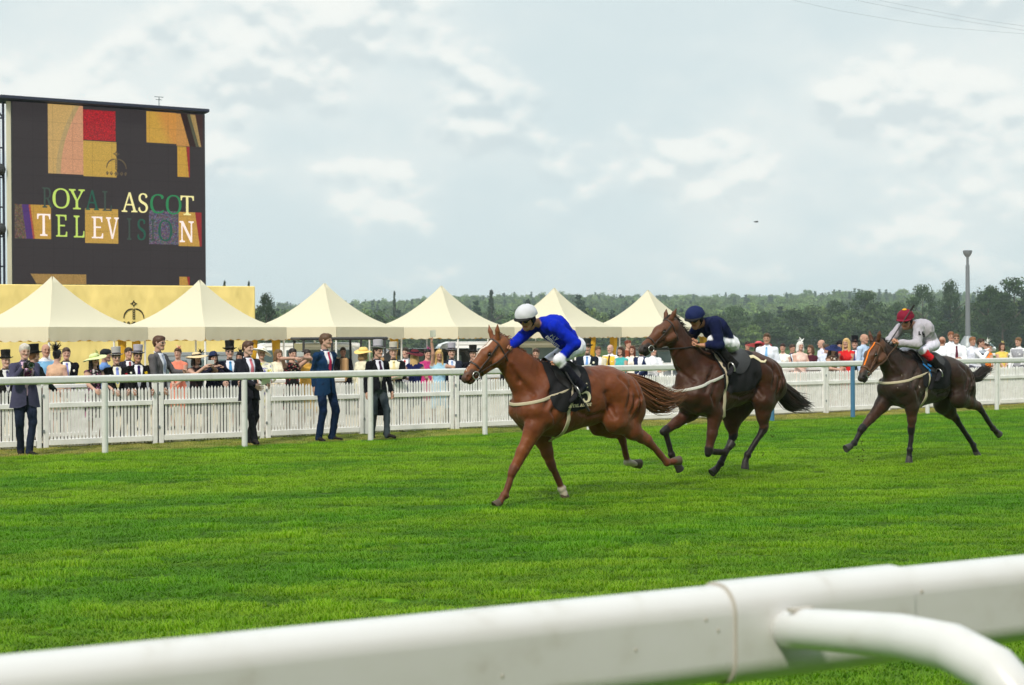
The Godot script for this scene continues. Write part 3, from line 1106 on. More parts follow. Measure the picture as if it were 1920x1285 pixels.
# ---------------------------------------------------------------- things in the background
func build_background_things() -> void:
	# golf buggy with a black roof
	var o := thing("golf_buggy", "dark golf buggy with flat black roof behind the man in the blue suit", "golf buggy", Vector3(-4.15, 0, -35.6), 0.35)
	var m := MB.new()
	m.box(Vector3(0, 1.83, 0), Vector3(2.15, 0.07, 1.15), Color.WHITE, 0.03)
	part("roof", m.commit(), M.dark_steel, o)
	m = MB.new()
	m.box(Vector3(0.0, 0.55, 0), Vector3(2.3, 0.42, 1.1), Color.WHITE, 0.08)
	m.box(Vector3(-0.85, 0.82, 0), Vector3(0.6, 0.22, 1.08), Color.WHITE, 0.08)
	part("body", m.commit(), M.car_dark, o)
	for x in [-1.0, -0.3, 0.42, 1.02]:
		for z in [-0.53, 0.53]:
			m = MB.new()
			m.tube([Vector3(x, 0.7, z), Vector3(x * 0.97, 1.81, z)], [0.03], 6)
			part("roof_post", m.commit(), M.dark_steel, o)
	for x in [-0.15, 0.75]:
		m = MB.new()
		m.box(Vector3(x, 0.86, 0), Vector3(0.45, 0.12, 1.0), Color.WHITE, 0.04)
		m.box(Vector3(x + 0.22, 1.12, 0), Vector3(0.1, 0.5, 1.0), Color.WHITE, 0.04)
		part("seat", m.commit(), M.wood, o)
	m = MB.new()
	m.box(Vector3(-0.98, 1.32, 0), Vector3(0.02, 0.8, 0.98))
	part("windscreen", m.commit(), M.car_glass, o)
	for x in [-0.8, 0.8]:
		for z in [-0.5, 0.5]:
			m = MB.new()
			m.lathe([Vector2(0.0, -0.08), Vector2(0.2, -0.08), Vector2(0.24, -0.05), Vector2(0.24, 0.05), Vector2(0.2, 0.08), Vector2(0.0, 0.08)], 16, Color.WHITE, Transform3D(Basis(Vector3.RIGHT, PI / 2), Vector3(x, 0.24, z)))
			part("wheel", m.commit(), M.rubber, o)
	# white minibus and a dark car beyond the tents
	van("minibus", "white minibus with a row of tinted windows behind the waving woman", Vector3(-0.9, -0.35, -46.5), 0.12, 5.4, 2.05, M.car_white)
	van("parked_van", "grey van parked behind the man in the top hat and blue tie", Vector3(4.6, -0.35, -48.5), 0.2, 4.8, 1.9, M.grey_steel)
	van("parked_van", "pale van behind the tents, beyond the woman in the wide cream hat", Vector3(-9.2, -0.4, -42.5), 0.3, 4.6, 1.85, M.grey_steel)
	van("parked_van", "white van under the second and third tents, behind the woman in the mustard dress", Vector3(-6.6, -0.3, -43.0), 0.25, 4.4, 2.0, M.car_white)
	van("parked_van", "dark van parked behind the golf buggy and the grey top hats", Vector3(-3.3, -0.3, -45.0), 0.2, 4.0, 1.8, M.car_dark)
	van("parked_van", "white van at the right edge behind the white rails", Vector3(20.5, -0.7, -56.0), 0.3, 4.6, 1.75, M.car_white)
	# lamp post
	o = thing("lamp_post", "tall grey tapered lamp post with a flared head on a stepped pedestal", "lamp post", Vector3(18.43, 0, -60.0))
	m = MB.new()
	m.lathe([Vector2(0.0, 0.0), Vector2(0.42, 0.0), Vector2(0.42, 1.25), Vector2(0.30, 1.5), Vector2(0.16, 1.75), Vector2(0.16, 1.76)], 8)
	part("pedestal", m.commit(), M.grey_steel, o)
	m = MB.new()
	m.tube([Vector3(0, 1.7, 0), Vector3(0, 3.3, 0), Vector3(0, 4.62, 0)], [0.105, 0.092, 0.078], 12)
	part("pole", m.commit(), M.lamp_grey, o)
	m = MB.new()
	m.lathe([Vector2(0.055, 4.6), Vector2(0.05, 4.94), Vector2(0.10, 4.98), Vector2(0.17, 5.10), Vector2(0.19, 5.2), Vector2(0.17, 5.22), Vector2(0.0, 5.18)], 12)
	part("lamp_head", m.commit(), M.lamp_grey, o)
	# bird and cables in the sky
	o = thing("bird", "small dark bird in flight in the pale sky", "bird", Vector3(13.2, 7.93, -80.0), 0.4)
	m = MB.new()
	m.tube([Vector3(-0.16, 0, 0), Vector3(-0.05, 0.01, 0), Vector3(0.06, 0.015, 0), Vector3(0.13, 0.01, 0)], [0.005, 0.035, 0.035, 0.012], 8)
	part("body", m.commit(), M.dark_steel, o)
	for s in [-1.0, 1.0]:
		m = MB.new()
		m.tube([Vector3(0.02, 0.01, 0), Vector3(0.0, 0.05, 0.13 * s), Vector3(-0.06, 0.03, 0.27 * s)], [0.05, 0.04, 0.006], 6, Color.WHITE, 0.12, Vector3.UP)
		part("wing", m.commit(), M.dark_steel, o)
	var wires := [[Vector3(5.857, 30.285, -110.000), Vector3(21.535, 26.470, -110.000), Vector3(24.279, 25.827, -110.000), Vector3(28.397, 25.098, -110.000), Vector3(31.534, 24.570, -110.000), Vector3(38.989, 23.938, -110.000), Vector3(56.647, 22.542, -110.000)], [Vector3(10.566, 30.258, -110.000), Vector3(26.244, 26.443, -110.000), Vector3(29.969, 25.677, -110.000), Vector3(33.891, 24.948, -110.000), Vector3(38.401, 24.216, -110.000), Vector3(56.647, 22.542, -110.000)], [Vector3(12.253, 30.248, -110.000), Vector3(27.932, 26.433, -110.000), Vector3(31.539, 25.707, -110.000), Vector3(34.677, 25.100, -110.000), Vector3(38.403, 24.530, -110.000), Vector3(56.647, 22.542, -110.000)]]
	for i in wires.size():
		m = MB.new()
		m.tube(wires[i], [0.008], 5)
		single("overhead_cable", m.commit(), M.grey_steel, ["thin overhead cable crossing the upper right sky, lowest and faintest", "thin overhead cable crossing the upper right sky, middle one", "thin overhead cable crossing the upper right sky, uppermost"][i], "cable", Transform3D(), "overhead cables")


func van(called: String, label: String, at: Vector3, turn: float, l: float, h: float, paint_: Material) -> void:
	var o := thing(called, label, "van", at, turn)
	var m := MB.new()
	var shape := [Vector2(-l / 2, 0.35), Vector2(-l / 2 - 0.02, 0.95), Vector2(-l / 2 + 0.75, 1.12), Vector2(-l / 2 + 1.35, h - 0.08), Vector2(-l / 2 + 1.6, h), Vector2(l / 2 - 0.15, h), Vector2(l / 2, h - 0.2), Vector2(l / 2 + 0.02, 0.35)]
	var rows := []
	for z in [[-0.82, 0.93], [-0.88, 1.0], [0.88, 1.0], [0.82, 0.93]]:
		var row := []
		for p in shape: row.append(Vector3(p.x * z[1], 0.35 + (p.y - 0.35) * z[1], z[0]))
		rows.append(row)
	m.rings(rows)
	part("body", m.commit(), paint_, o)
	var n := 4
	for k in n:
		m = MB.new()
		var x0 := -l / 2 + 1.45 + k * (l - 1.75) / n
		m.box(Vector3(x0 + (l - 1.75) / n / 2, h - 0.47, 0), Vector3((l - 1.75) / n - 0.12, 0.55, 1.81), Color.WHITE, 0.02)
		part("window", m.commit(), M.car_glass, o)
	m = MB.new()
	m.face([Vector3(-l / 2 + 0.78, 1.14, -0.7), Vector3(-l / 2 + 0.78, 1.14, 0.7), Vector3(-l / 2 + 1.28, h - 0.14, 0.66), Vector3(-l / 2 + 1.28, h - 0.14, -0.66)])
	part("windscreen", m.commit(), M.car_glass, o)
	for x in [-l / 2 + 0.8, l / 2 - 0.9]:
		for z in [-0.78, 0.78]:
			m = MB.new()
			m.lathe([Vector2(0.0, -0.1), Vector2(0.26, -0.1), Vector2(0.32, -0.06), Vector2(0.32, 0.06), Vector2(0.26, 0.1), Vector2(0.0, 0.1)], 16, Color.WHITE, Transform3D(Basis(Vector3.RIGHT, PI / 2), Vector3(x, 0.32, z)))
			part("wheel", m.commit(), M.rubber, o)


# ---------------------------------------------------------------- the stand behind the photographer
func build_grandstand() -> void:
	var o := thing("grandstand", "tall grandstand behind the photographer, out of the picture", "grandstand", Vector3(0, 0, 4.5), deg_to_rad(27.0))
	o.scale = Vector3(1, 0.72, 1)
	paint("concrete", Color(0.30, 0.29, 0.28), 0.9, 0.2)
	paint("stand_roof", Color(0.34, 0.35, 0.36), 0.6, 0.4)
	for k in 14:
		var m := MB.new()
		m.box(Vector3(0, 0.22 + k * 0.2, 0.5 + k * 0.85), Vector3(90, 0.44 + k * 0.4, 0.85), Color.WHITE, 0.02)
		part("terrace_step", m.commit(), M.concrete, o)
	var m := MB.new()
	m.box(Vector3(0, 9.0, 13.5), Vector3(90, 18.0, 0.6), Color.WHITE, 0.05)
	part("back_wall", m.commit(), M.concrete, o)
	m = MB.new()
	m.box(Vector3(0, 9.2, 9.0), Vector3(90, 0.7, 8.6), Color.WHITE, 0.1)
	m.box(Vector3(0, 10.0, 4.8), Vector3(90, 1.1, 0.2), Color.WHITE, 0.05)
	part("upper_deck", m.commit(), M.concrete, o)
	m = MB.new()
	m.box(Vector3(0, 17.4, 9.0), Vector3(90, 0.8, 10.0), Color.WHITE, 0.15)
	part("roof", m.commit(), M.stand_roof, o)
	for k in 11:
		m = MB.new()
		m.tube([Vector3(-42.0 + k * 8.4, 0, 9.2), Vector3(-42.0 + k * 8.4, 17.2, 9.2)], [0.3], 12)
		part("column", m.commit(), M.stand_roof, o)


# ---------------------------------------------------------------- bodies: distances to tapered limbs on a grid, meshed as surface nets
class Field:
	var o: Vector3
	var h: float
	var nx: int
	var ny: int
	var nz: int
	var d: PackedFloat32Array
	var e: PackedFloat32Array
	var id: PackedByteArray
	var palette: PackedColorArray

	func _init(lo: Vector3, hi: Vector3, cell: float) -> void:
		o = lo
		h = cell
		nx = int((hi.x - lo.x) / cell) + 2
		ny = int((hi.y - lo.y) / cell) + 2
		nz = int((hi.z - lo.z) / cell) + 2
		d.resize(nx * ny * nz)
		d.fill(9.0)
		e.resize(nx * ny * nz)
		e.fill(9.0)
		id.resize(nx * ny * nz)
		palette = PackedColorArray()

	func color(c: Color) -> int:
		palette.append(c)
		return palette.size() - 1

	# a tapered capsule from a to b; squash scales its section along dir; k rounds the joint to what is there; carve takes it away
	func bone(a: Vector3, b: Vector3, ra: float, rb: float, k: float, c: int, dir := Vector3.ZERO, squash := 1.0, carve := false) -> void:
		var reach := maxf(ra, rb) * maxf(1.0, squash) + maxf(k, h) + 2.5 * h
		var lo := (a.min(b) - Vector3.ONE * reach - o) / h
		var hi := (a.max(b) + Vector3.ONE * reach - o) / h
		var x0 := maxi(int(lo.x), 0)
		var y0 := maxi(int(lo.y), 0)
		var z0 := maxi(int(lo.z), 0)
		var x1 := mini(int(hi.x) + 1, nx - 1)
		var y1 := mini(int(hi.y) + 1, ny - 1)
		var z1 := mini(int(hi.z) + 1, nz - 1)
		var ba := b - a
		var f := 1.0 / squash - 1.0
		var warp := dir != Vector3.ZERO
		if warp: ba += dir * (ba.dot(dir) * f)
		var inv := 1.0 / maxf(ba.length_squared(), 1e-9)
		var dr := rb - ra
		var sc := minf(1.0, squash) if warp else 1.0
		sc = lerpf(sc, 1.0, 0.5)
		var q := 0.25 / maxf(k, 1e-6)
		for z in range(z0, z1 + 1):
			for y in range(y0, y1 + 1):
				var i := (z * ny + y) * nx + x0
				var p := o + Vector3(x0, y, z) * h - a
				for x in range(x0, x1 + 1):
					var w := p
					if warp: w += dir * (p.dot(dir) * f)
					var t := clampf(w.dot(ba) * inv, 0.0, 1.0)
					var dd := ((w - ba * t).length() - ra - dr * t) * sc
					var cur := d[i]
					if carve:
						var hc := k - absf(cur + dd)
						var m := maxf(cur, -dd)
						if hc > 0.0: m += hc * hc * q
						d[i] = m
						if -dd > cur - h and cur < h * 2.0: id[i] = c
					else:
						if dd < e[i]:
							e[i] = dd
							id[i] = c
						var hk := k - absf(cur - dd)
						if dd < cur: cur = dd
						if hk > 0.0: cur -= hk * hk * q
						d[i] = cur
					p.x += h
					i += 1

	func chain(pts: Array, radii: Array, k: float, c: int, dir := Vector3.ZERO, squash := 1.0) -> void:
		for i in pts.size() - 1: bone(pts[i], pts[i + 1], radii[i], radii[i + 1], k, c, dir, squash)

	func rough(noise: FastNoiseLite, amp: float, stretch: Vector3, limit: float, only := -1) -> void:   # folds and muscle: small waves of the surface
		var i := 0
		for z in nz:
			for y in ny:
				for x in nx:
					if absf(d[i]) < limit and (only < 0 or id[i] != only):
						d[i] += noise.get_noise_3dv((o + Vector3(x, y, z) * h) * stretch) * amp
					i += 1

	func at(p: Vector3) -> float:
		var q := (p - o) / h
		var x := int(q.x)
		var y := int(q.y)
		var z := int(q.z)
		if q.x < 0 or q.y < 0 or q.z < 0 or x >= nx - 1 or y >= ny - 1 or z >= nz - 1: return 9.0
		var fx := q.x - x
		var fy := q.y - y
		var fz := q.z - z
		var i := (z * ny + y) * nx + x
		var j := i + nx * ny
		var a := lerpf(lerpf(d[i], d[i + 1], fx), lerpf(d[i + nx], d[i + nx + 1], fx), fy)
		var b := lerpf(lerpf(d[j], d[j + 1], fx), lerpf(d[j + nx], d[j + nx + 1], fx), fy)
		return lerpf(a, b, fz)

	func hit(from: Vector3, dir: Vector3, out := 0.0, far := 0.8) -> Vector3:   # the last place along the ray where the body's surface is left
		var t := far
		var step := h * 0.8
		while t > 0.0 and at(from + dir * t) > 0.0: t -= step
		var lo := t
		var hi := t + step
		for i in 5:
			var m := (lo + hi) * 0.5
			if at(from + dir * m) > 0.0: hi = m
			else: lo = m
		return from + dir * (lo + out)

	func mesh(m: MB) -> void:
		var which := PackedInt32Array()
		which.resize(nx * ny * nz)
		which.fill(-1)
		var sy := nx
		var sz := nx * ny
		var off := PackedInt32Array([0, 1, sy, sy + 1, sz, sz + 1, sz + sy, sz + sy + 1])
		var corner := PackedVector3Array()
		for k in 8: corner.append(Vector3(k & 1, (k >> 1) & 1, (k >> 2) & 1))
		var edges := PackedInt32Array([0, 1, 2, 3, 4, 5, 6, 7, 0, 2, 1, 3, 4, 6, 5, 7, 0, 4, 1, 5, 2, 6, 3, 7])
		var first := m.v.size()
		var val := PackedFloat32Array()
		val.resize(8)
		var cells := PackedInt32Array()
		var lim := h * 2.2
		for z in nz - 1:
			for y in ny - 1:
				var i := (z * ny + y) * nx
				for x in nx - 1:
					if absf(d[i]) < lim:
						var s := 0
						for k in 8:
							var g := d[i + off[k]]
							val[k] = g
							if g < 0.0: s += 1
						if s > 0 and s < 8:
							var p := Vector3.ZERO
							var n := 0
							for ed in range(0, 24, 2):
								var va := val[edges[ed]]
								var vb := val[edges[ed + 1]]
								if (va < 0.0) != (vb < 0.0):
									p += corner[edges[ed]].lerp(corner[edges[ed + 1]], va / (va - vb))
									n += 1
							p /= n
							var gr := Vector3(val[1] + val[3] + val[5] + val[7] - val[0] - val[2] - val[4] - val[6], val[2] + val[3] + val[6] + val[7] - val[0] - val[1] - val[4] - val[5], val[4] + val[5] + val[6] + val[7] - val[0] - val[1] - val[2] - val[3])
							var c := Color(0, 0, 0, 0)
							for k in 8: c += palette[id[i + off[k]]]
							c /= 8.0
							c.a = 1.0
							which[i] = m.vert(o + (Vector3(x, y, z) + p) * h, gr.normalized(), c)
							cells.append(i)
					i += 1
		for i in cells:
			var a := d[i] < 0.0
			if i >= sz + sy and a != (d[i + 1] < 0.0):
				quad(m, which, i, i - sy, i - sy - sz, i - sz)
			if i >= sz + 1 and a != (d[i + sy] < 0.0):
				quad(m, which, i, i - 1, i - 1 - sz, i - sz)
			if i >= sy + 1 and a != (d[i + sz] < 0.0):
				quad(m, which, i, i - 1, i - 1 - sy, i - sy)

	func quad(m: MB, w: PackedInt32Array, a: int, b: int, c: int, e_: int) -> void:
		var p := w[a]
		var q := w[b]
		var r := w[c]
		var s := w[e_]
		if p < 0 or q < 0 or r < 0 or s < 0: return
		m.tri(p, q, r)
		m.tri(p, r, s)


# ---------------------------------------------------------------- horses
# a horse's own axes: x forward, y up, z to its off side (away from the stands)
const HORSES := [
	{"coat": Color(0.140, 0.038, 0.0112), "points": Color(0.12, 0.036, 0.014), "face": Color(0.19, 0.062, 0.021), "muzzle": Color(0.075, 0.040, 0.030), "sock": Color(0.50, 0.43, 0.36), "legs": Color(0.17, 0.048, 0.0145), "hair": Color(0.07, 0.024, 0.011), "hair2": Color(0.25, 0.10, 0.045), "hoof": Color(0.085, 0.060, 0.040), "pitch": 0.0, "lift": -0.03, "socks": ["ff", "fh"], "blaze": 0.016, "foam": 0.0, "ear": Vector3(0.02, 0.15, 0.02), "mane": 260, "mane_len": 0.5, "tail_wild": 0.05, "cloth": [-0.11, 0.42], "cloth_slant": 0.35, "noseband": null, "seed": 31, "at": Vector3(0.660, 0.000, -16.816), "poll": Vector3(1.020, 1.831, 0.000), "muz": Vector3(1.400, 1.427, -0.020), "nf": [Vector3(0.615, 0.845, -0.170), Vector3(0.865, 0.396, -0.140), Vector3(0.986, 0.132, -0.140), Vector3(1.043, 0.060, -0.140), Vector3(1.108, 0.015, -0.140)], "ff": [Vector3(0.281, 0.723, 0.170), Vector3(0.172, 0.403, 0.140), Vector3(0.034, 0.124, 0.140), Vector3(0.004, 0.067, 0.140), Vector3(-0.018, 0.007, 0.140)], "nh": [Vector3(-0.500, 0.907, -0.190), Vector3(-1.001, 0.628, -0.150), Vector3(-1.278, 0.372, -0.130), Vector3(-1.370, 0.382, -0.130), Vector3(-1.485, 0.392, -0.130)], "fh": [Vector3(-0.551, 0.857, 0.180), Vector3(-0.830, 0.695, 0.150), Vector3(-0.895, 0.382, 0.130), Vector3(-0.980, 0.361, 0.130), Vector3(-1.098, 0.346, 0.130)], "tail": [Vector3(-0.801, 1.390, 0.000), Vector3(-0.973, 1.284, 0.000), Vector3(-1.146, 1.163, 0.000), Vector3(-1.321, 1.094, 0.000), Vector3(-1.485, 1.111, 0.000), Vector3(-1.665, 1.215, 0.000)], "tail_w": [0.045, 0.1, 0.15, 0.15, 0.1, 0.04], "hands": [Vector3(0.823, 1.752, -0.030), Vector3(0.823, 1.752, -0.030)], "rider": {"head": Vector3(0.586, 2.097, 0.000), "face": Vector3(0.562, 1.966, -0.010), "neck": Vector3(0.373, 2.016, 0.000), "waist": Vector3(-0.034, 1.872, 0.000), "pelvis": Vector3(-0.046, 1.748, 0.000), "ns": Vector3(0.338, 1.964, -0.200), "ne": Vector3(0.208, 1.751, -0.240), "nw": Vector3(0.287, 1.601, -0.200), "fs": Vector3(0.363, 1.987, 0.200), "fe": Vector3(0.572, 1.794, 0.200), "fw": Vector3(0.823, 1.752, -0.030), "nk": Vector3(0.388, 1.583, -0.270), "na": Vector3(0.056, 1.295, -0.300), "nt": Vector3(0.196, 1.179, -0.340), "fk": Vector3(0.233, 1.574, 0.270), "fa": Vector3(-0.110, 1.276, 0.280), "ft": Vector3(-0.004, 1.163, 0.310)}},
	{"coat": Color(0.046, 0.0150, 0.0070), "points": Color(0.009, 0.0065, 0.0055), "face": Color(0.105, 0.038, 0.016), "muzzle": Color(0.030, 0.022, 0.019), "sock": Color(0.009, 0.0065, 0.0055), "legs": Color(0.060, 0.0195, 0.0085), "hair": Color(0.012, 0.009, 0.008), "hair2": Color(0.035, 0.020, 0.014), "hoof": Color(0.03, 0.026, 0.024), "pitch": -0.06, "lift": 0.07, "socks": [], "blaze": 0.0, "foam": 0.0, "ear": Vector3(-0.05, 0.13, 0.03), "mane": 900, "mane_len": 0.62, "tail_wild": 0.05, "cloth": [-0.42, 0.22], "cloth_slant": 0.3, "noseband": null, "seed": 32, "at": Vector3(2.714, 0.000, -19.126), "poll": Vector3(0.900, 2.055, 0.000), "muz": Vector3(1.333, 1.696, -0.030), "nf": [Vector3(0.269, 0.885, -0.170), Vector3(0.357, 0.396, -0.140), Vector3(0.086, 0.368, -0.140), Vector3(0.021, 0.428, -0.140), Vector3(-0.039, 0.492, -0.140)], "ff": [Vector3(0.401, 0.875, 0.170), Vector3(0.836, 0.655, 0.140), Vector3(0.740, 0.349, 0.140), Vector3(0.666, 0.251, 0.140), Vector3(0.585, 0.132, 0.140)], "nh": [Vector3(-0.517, 1.024, -0.190), Vector3(-0.567, 0.634, -0.140), Vector3(-0.298, 0.317, -0.130), Vector3(-0.262, 0.232, -0.130), Vector3(-0.246, 0.128, -0.130)], "fh": [Vector3(-0.294, 0.872, 0.180), Vector3(-0.293, 0.533, 0.140), Vector3(-0.064, 0.205, 0.130), Vector3(0.001, 0.132, 0.130), Vector3(0.092, 0.069, 0.130)], "tail": [Vector3(-0.926, 1.281, 0.000), Vector3(-1.030, 1.151, 0.000), Vector3(-1.136, 1.030, 0.000), Vector3(-1.269, 0.957, 0.000), Vector3(-1.416, 0.932, 0.000), Vector3(-1.538, 0.889, 0.000)], "tail_w": [0.04, 0.09, 0.13, 0.12, 0.07, 0.03], "hands": [Vector3(0.489, 1.735, -0.120), Vector3(0.466, 1.763, 0.040)], "rider": {"head": Vector3(0.448, 2.112, 0.000), "face": Vector3(0.433, 1.971, -0.010), "neck": Vector3(0.277, 2.018, 0.000), "waist": Vector3(-0.120, 1.883, 0.000), "pelvis": Vector3(-0.094, 1.749, 0.000), "ns": Vector3(0.299, 2.016, -0.200), "ne": Vector3(0.242, 1.743, -0.260), "nw": Vector3(0.489, 1.735, -0.120), "fs": Vector3(0.234, 1.982, 0.200), "fe": Vector3(0.350, 1.867, 0.240), "fw": Vector3(0.466, 1.763, 0.040), "nk": Vector3(0.336, 1.669, -0.270), "na": Vector3(0.064, 1.496, -0.300), "nt": Vector3(0.173, 1.395, -0.340), "fk": Vector3(0.103, 1.731, 0.270), "fa": Vector3(-0.156, 1.495, 0.280), "ft": Vector3(-0.071, 1.360, 0.300)}},
	{"coat": Color(0.029, 0.0148, 0.0092), "points": Color(0.008, 0.0065, 0.006), "face": Color(0.085, 0.032, 0.013), "muzzle": Color(0.030, 0.024, 0.022), "sock": Color(0.008, 0.0065, 0.006), "legs": Color(0.050, 0.020, 0.010), "hair": Color(0.012, 0.010, 0.009), "hair2": Color(0.035, 0.027, 0.024), "hoof": Color(0.05, 0.046, 0.044), "pitch": 0.03, "lift": 0.0, "socks": [], "blaze": 0.0, "foam": 0.62, "ear": Vector3(0.0, 0.14, 0.02), "mane": 900, "mane_len": 0.62, "tail_wild": 0.03, "cloth": [-0.33, 0.30], "cloth_slant": 0.3, "noseband": Color(0.75, 0.20, 0.02), "seed": 33, "at": Vector3(5.972, 0.000, -21.608), "poll": Vector3(0.991, 1.753, -0.020), "muz": Vector3(1.382, 1.266, -0.120), "nf": [Vector3(0.409, 0.829, -0.170), Vector3(0.384, 0.491, -0.140), Vector3(0.422, 0.204, -0.140), Vector3(0.431, 0.107, -0.140), Vector3(0.440, 0.010, -0.140)], "ff": [Vector3(0.655, 0.843, 0.170), Vector3(1.085, 0.518, 0.140), Vector3(1.248, 0.325, 0.140), Vector3(1.315, 0.282, 0.140), Vector3(1.423, 0.237, 0.140)], "nh": [Vector3(-0.570, 0.930, -0.190), Vector3(-1.047, 0.774, -0.150), Vector3(-1.374, 0.437, -0.130), Vector3(-1.441, 0.393, -0.130), Vector3(-1.533, 0.332, -0.130)], "fh": [Vector3(-0.643, 0.825, 0.180), Vector3(-0.889, 0.584, 0.150), Vector3(-1.246, 0.172, 0.130), Vector3(-1.294, 0.092, 0.130), Vector3(-1.354, -0.008, 0.130)], "tail": [Vector3(-1.017, 1.247, 0.000), Vector3(-1.153, 1.213, 0.000), Vector3(-1.274, 1.272, 0.000), Vector3(-1.381, 1.322, 0.000), Vector3(-1.504, 1.350, 0.000)], "tail_w": [0.04, 0.075, 0.075, 0.05, 0.02], "hands": [Vector3(0.612, 1.736, -0.120), Vector3(0.559, 1.746, 0.020)], "rider": {"head": Vector3(0.341, 2.098, -0.000), "face": Vector3(0.382, 1.930, -0.050), "neck": Vector3(0.130, 1.999, 0.000), "waist": Vector3(-0.112, 1.860, 0.000), "pelvis": Vector3(-0.140, 1.721, 0.000), "ns": Vector3(0.295, 1.949, -0.200), "ne": Vector3(0.457, 1.784, -0.220), "nw": Vector3(0.612, 1.736, -0.120), "fs": Vector3(0.223, 1.952, 0.200), "fe": Vector3(0.371, 1.883, 0.220), "fw": Vector3(0.559, 1.746, 0.020), "nk": Vector3(0.313, 1.559, -0.290), "na": Vector3(-0.065, 1.359, -0.300), "nt": Vector3(0.055, 1.225, -0.340), "fk": Vector3(0.036, 1.642, 0.270), "fa": Vector3(-0.233, 1.397, 0.280), "ft": Vector3(-0.138, 1.258, 0.300)}},
]


func strap(m: MB, pts: Array, out_from: Array, width: float, thick := 0.006, col := Color.WHITE) -> void:   # a flat band whose faces look along out_from
	var rows := []
	for i in pts.size():
		var t: Vector3 = (pts[mini(i + 1, pts.size() - 1)] - pts[maxi(i - 1, 0)]).normalized()
		var n: Vector3 = out_from[i]
		var side := t.cross(n).normalized()
		n = side.cross(t).normalized()
		var p: Vector3 = pts[i]
		rows.append([p - side * width / 2 - n * 0.004, p - side * width / 2 + n * thick * 0.6, p - side * width * 0.3 + n * thick, p + side * width * 0.3 + n * thick, p + side * width / 2 + n * thick * 0.6, p + side * width / 2 - n * 0.004])
	m.rings(rows, true, col)


func hair(m: MB, rng: RandomNumberGenerator, path: Array, widths: Array, count: int, thick: float, wild: float, col: Color, col2: Color) -> void:   # strands that follow a path and spread
	for s in count:
		var a := rng.randf() * TAU
		var rr := sqrt(rng.randf())
		var cut := rng.randf_range(0.6, 1.0)
		var pts := []
		var rad := []
		var n := 9
		var bend := Vector3(rng.randfn(), rng.randfn(), rng.randfn()) * wild
		for i in n:
			var t := float(i) / (n - 1) * cut * (path.size() - 1)
			var k := mini(int(t), path.size() - 2)
			var f := t - k
			var p0: Vector3 = path[maxi(k - 1, 0)]
			var p: Vector3 = path[k].cubic_interpolate(path[k + 1], p0, path[mini(k + 2, path.size() - 1)], f)
			var w := lerpf(widths[k], widths[k + 1], f)
			var d: Vector3 = (path[k + 1] - path[k]).normalized()
			var u := d.cross(Vector3(0, 0, 1)).normalized()
			var q := float(i) / (n - 1)
			pts.append(p + (u * cos(a) * rr + Vector3(0, 0, 1) * sin(a) * rr * 0.8) * w + bend * q * q + u * sin(q * 5.0 + a) * wild * 0.4)
			rad.append(thick * (1.0 - q * q * 0.92) * (0.7 + 0.6 * minf(q * 3.0, 1.0)))
		var tone := rng.randf_range(0.6, 1.3)
		m.tube(pts, rad, 5, col.lerp(col2, rng.randf()) * tone, 0.6, Vector3(0, 0, 1), false)


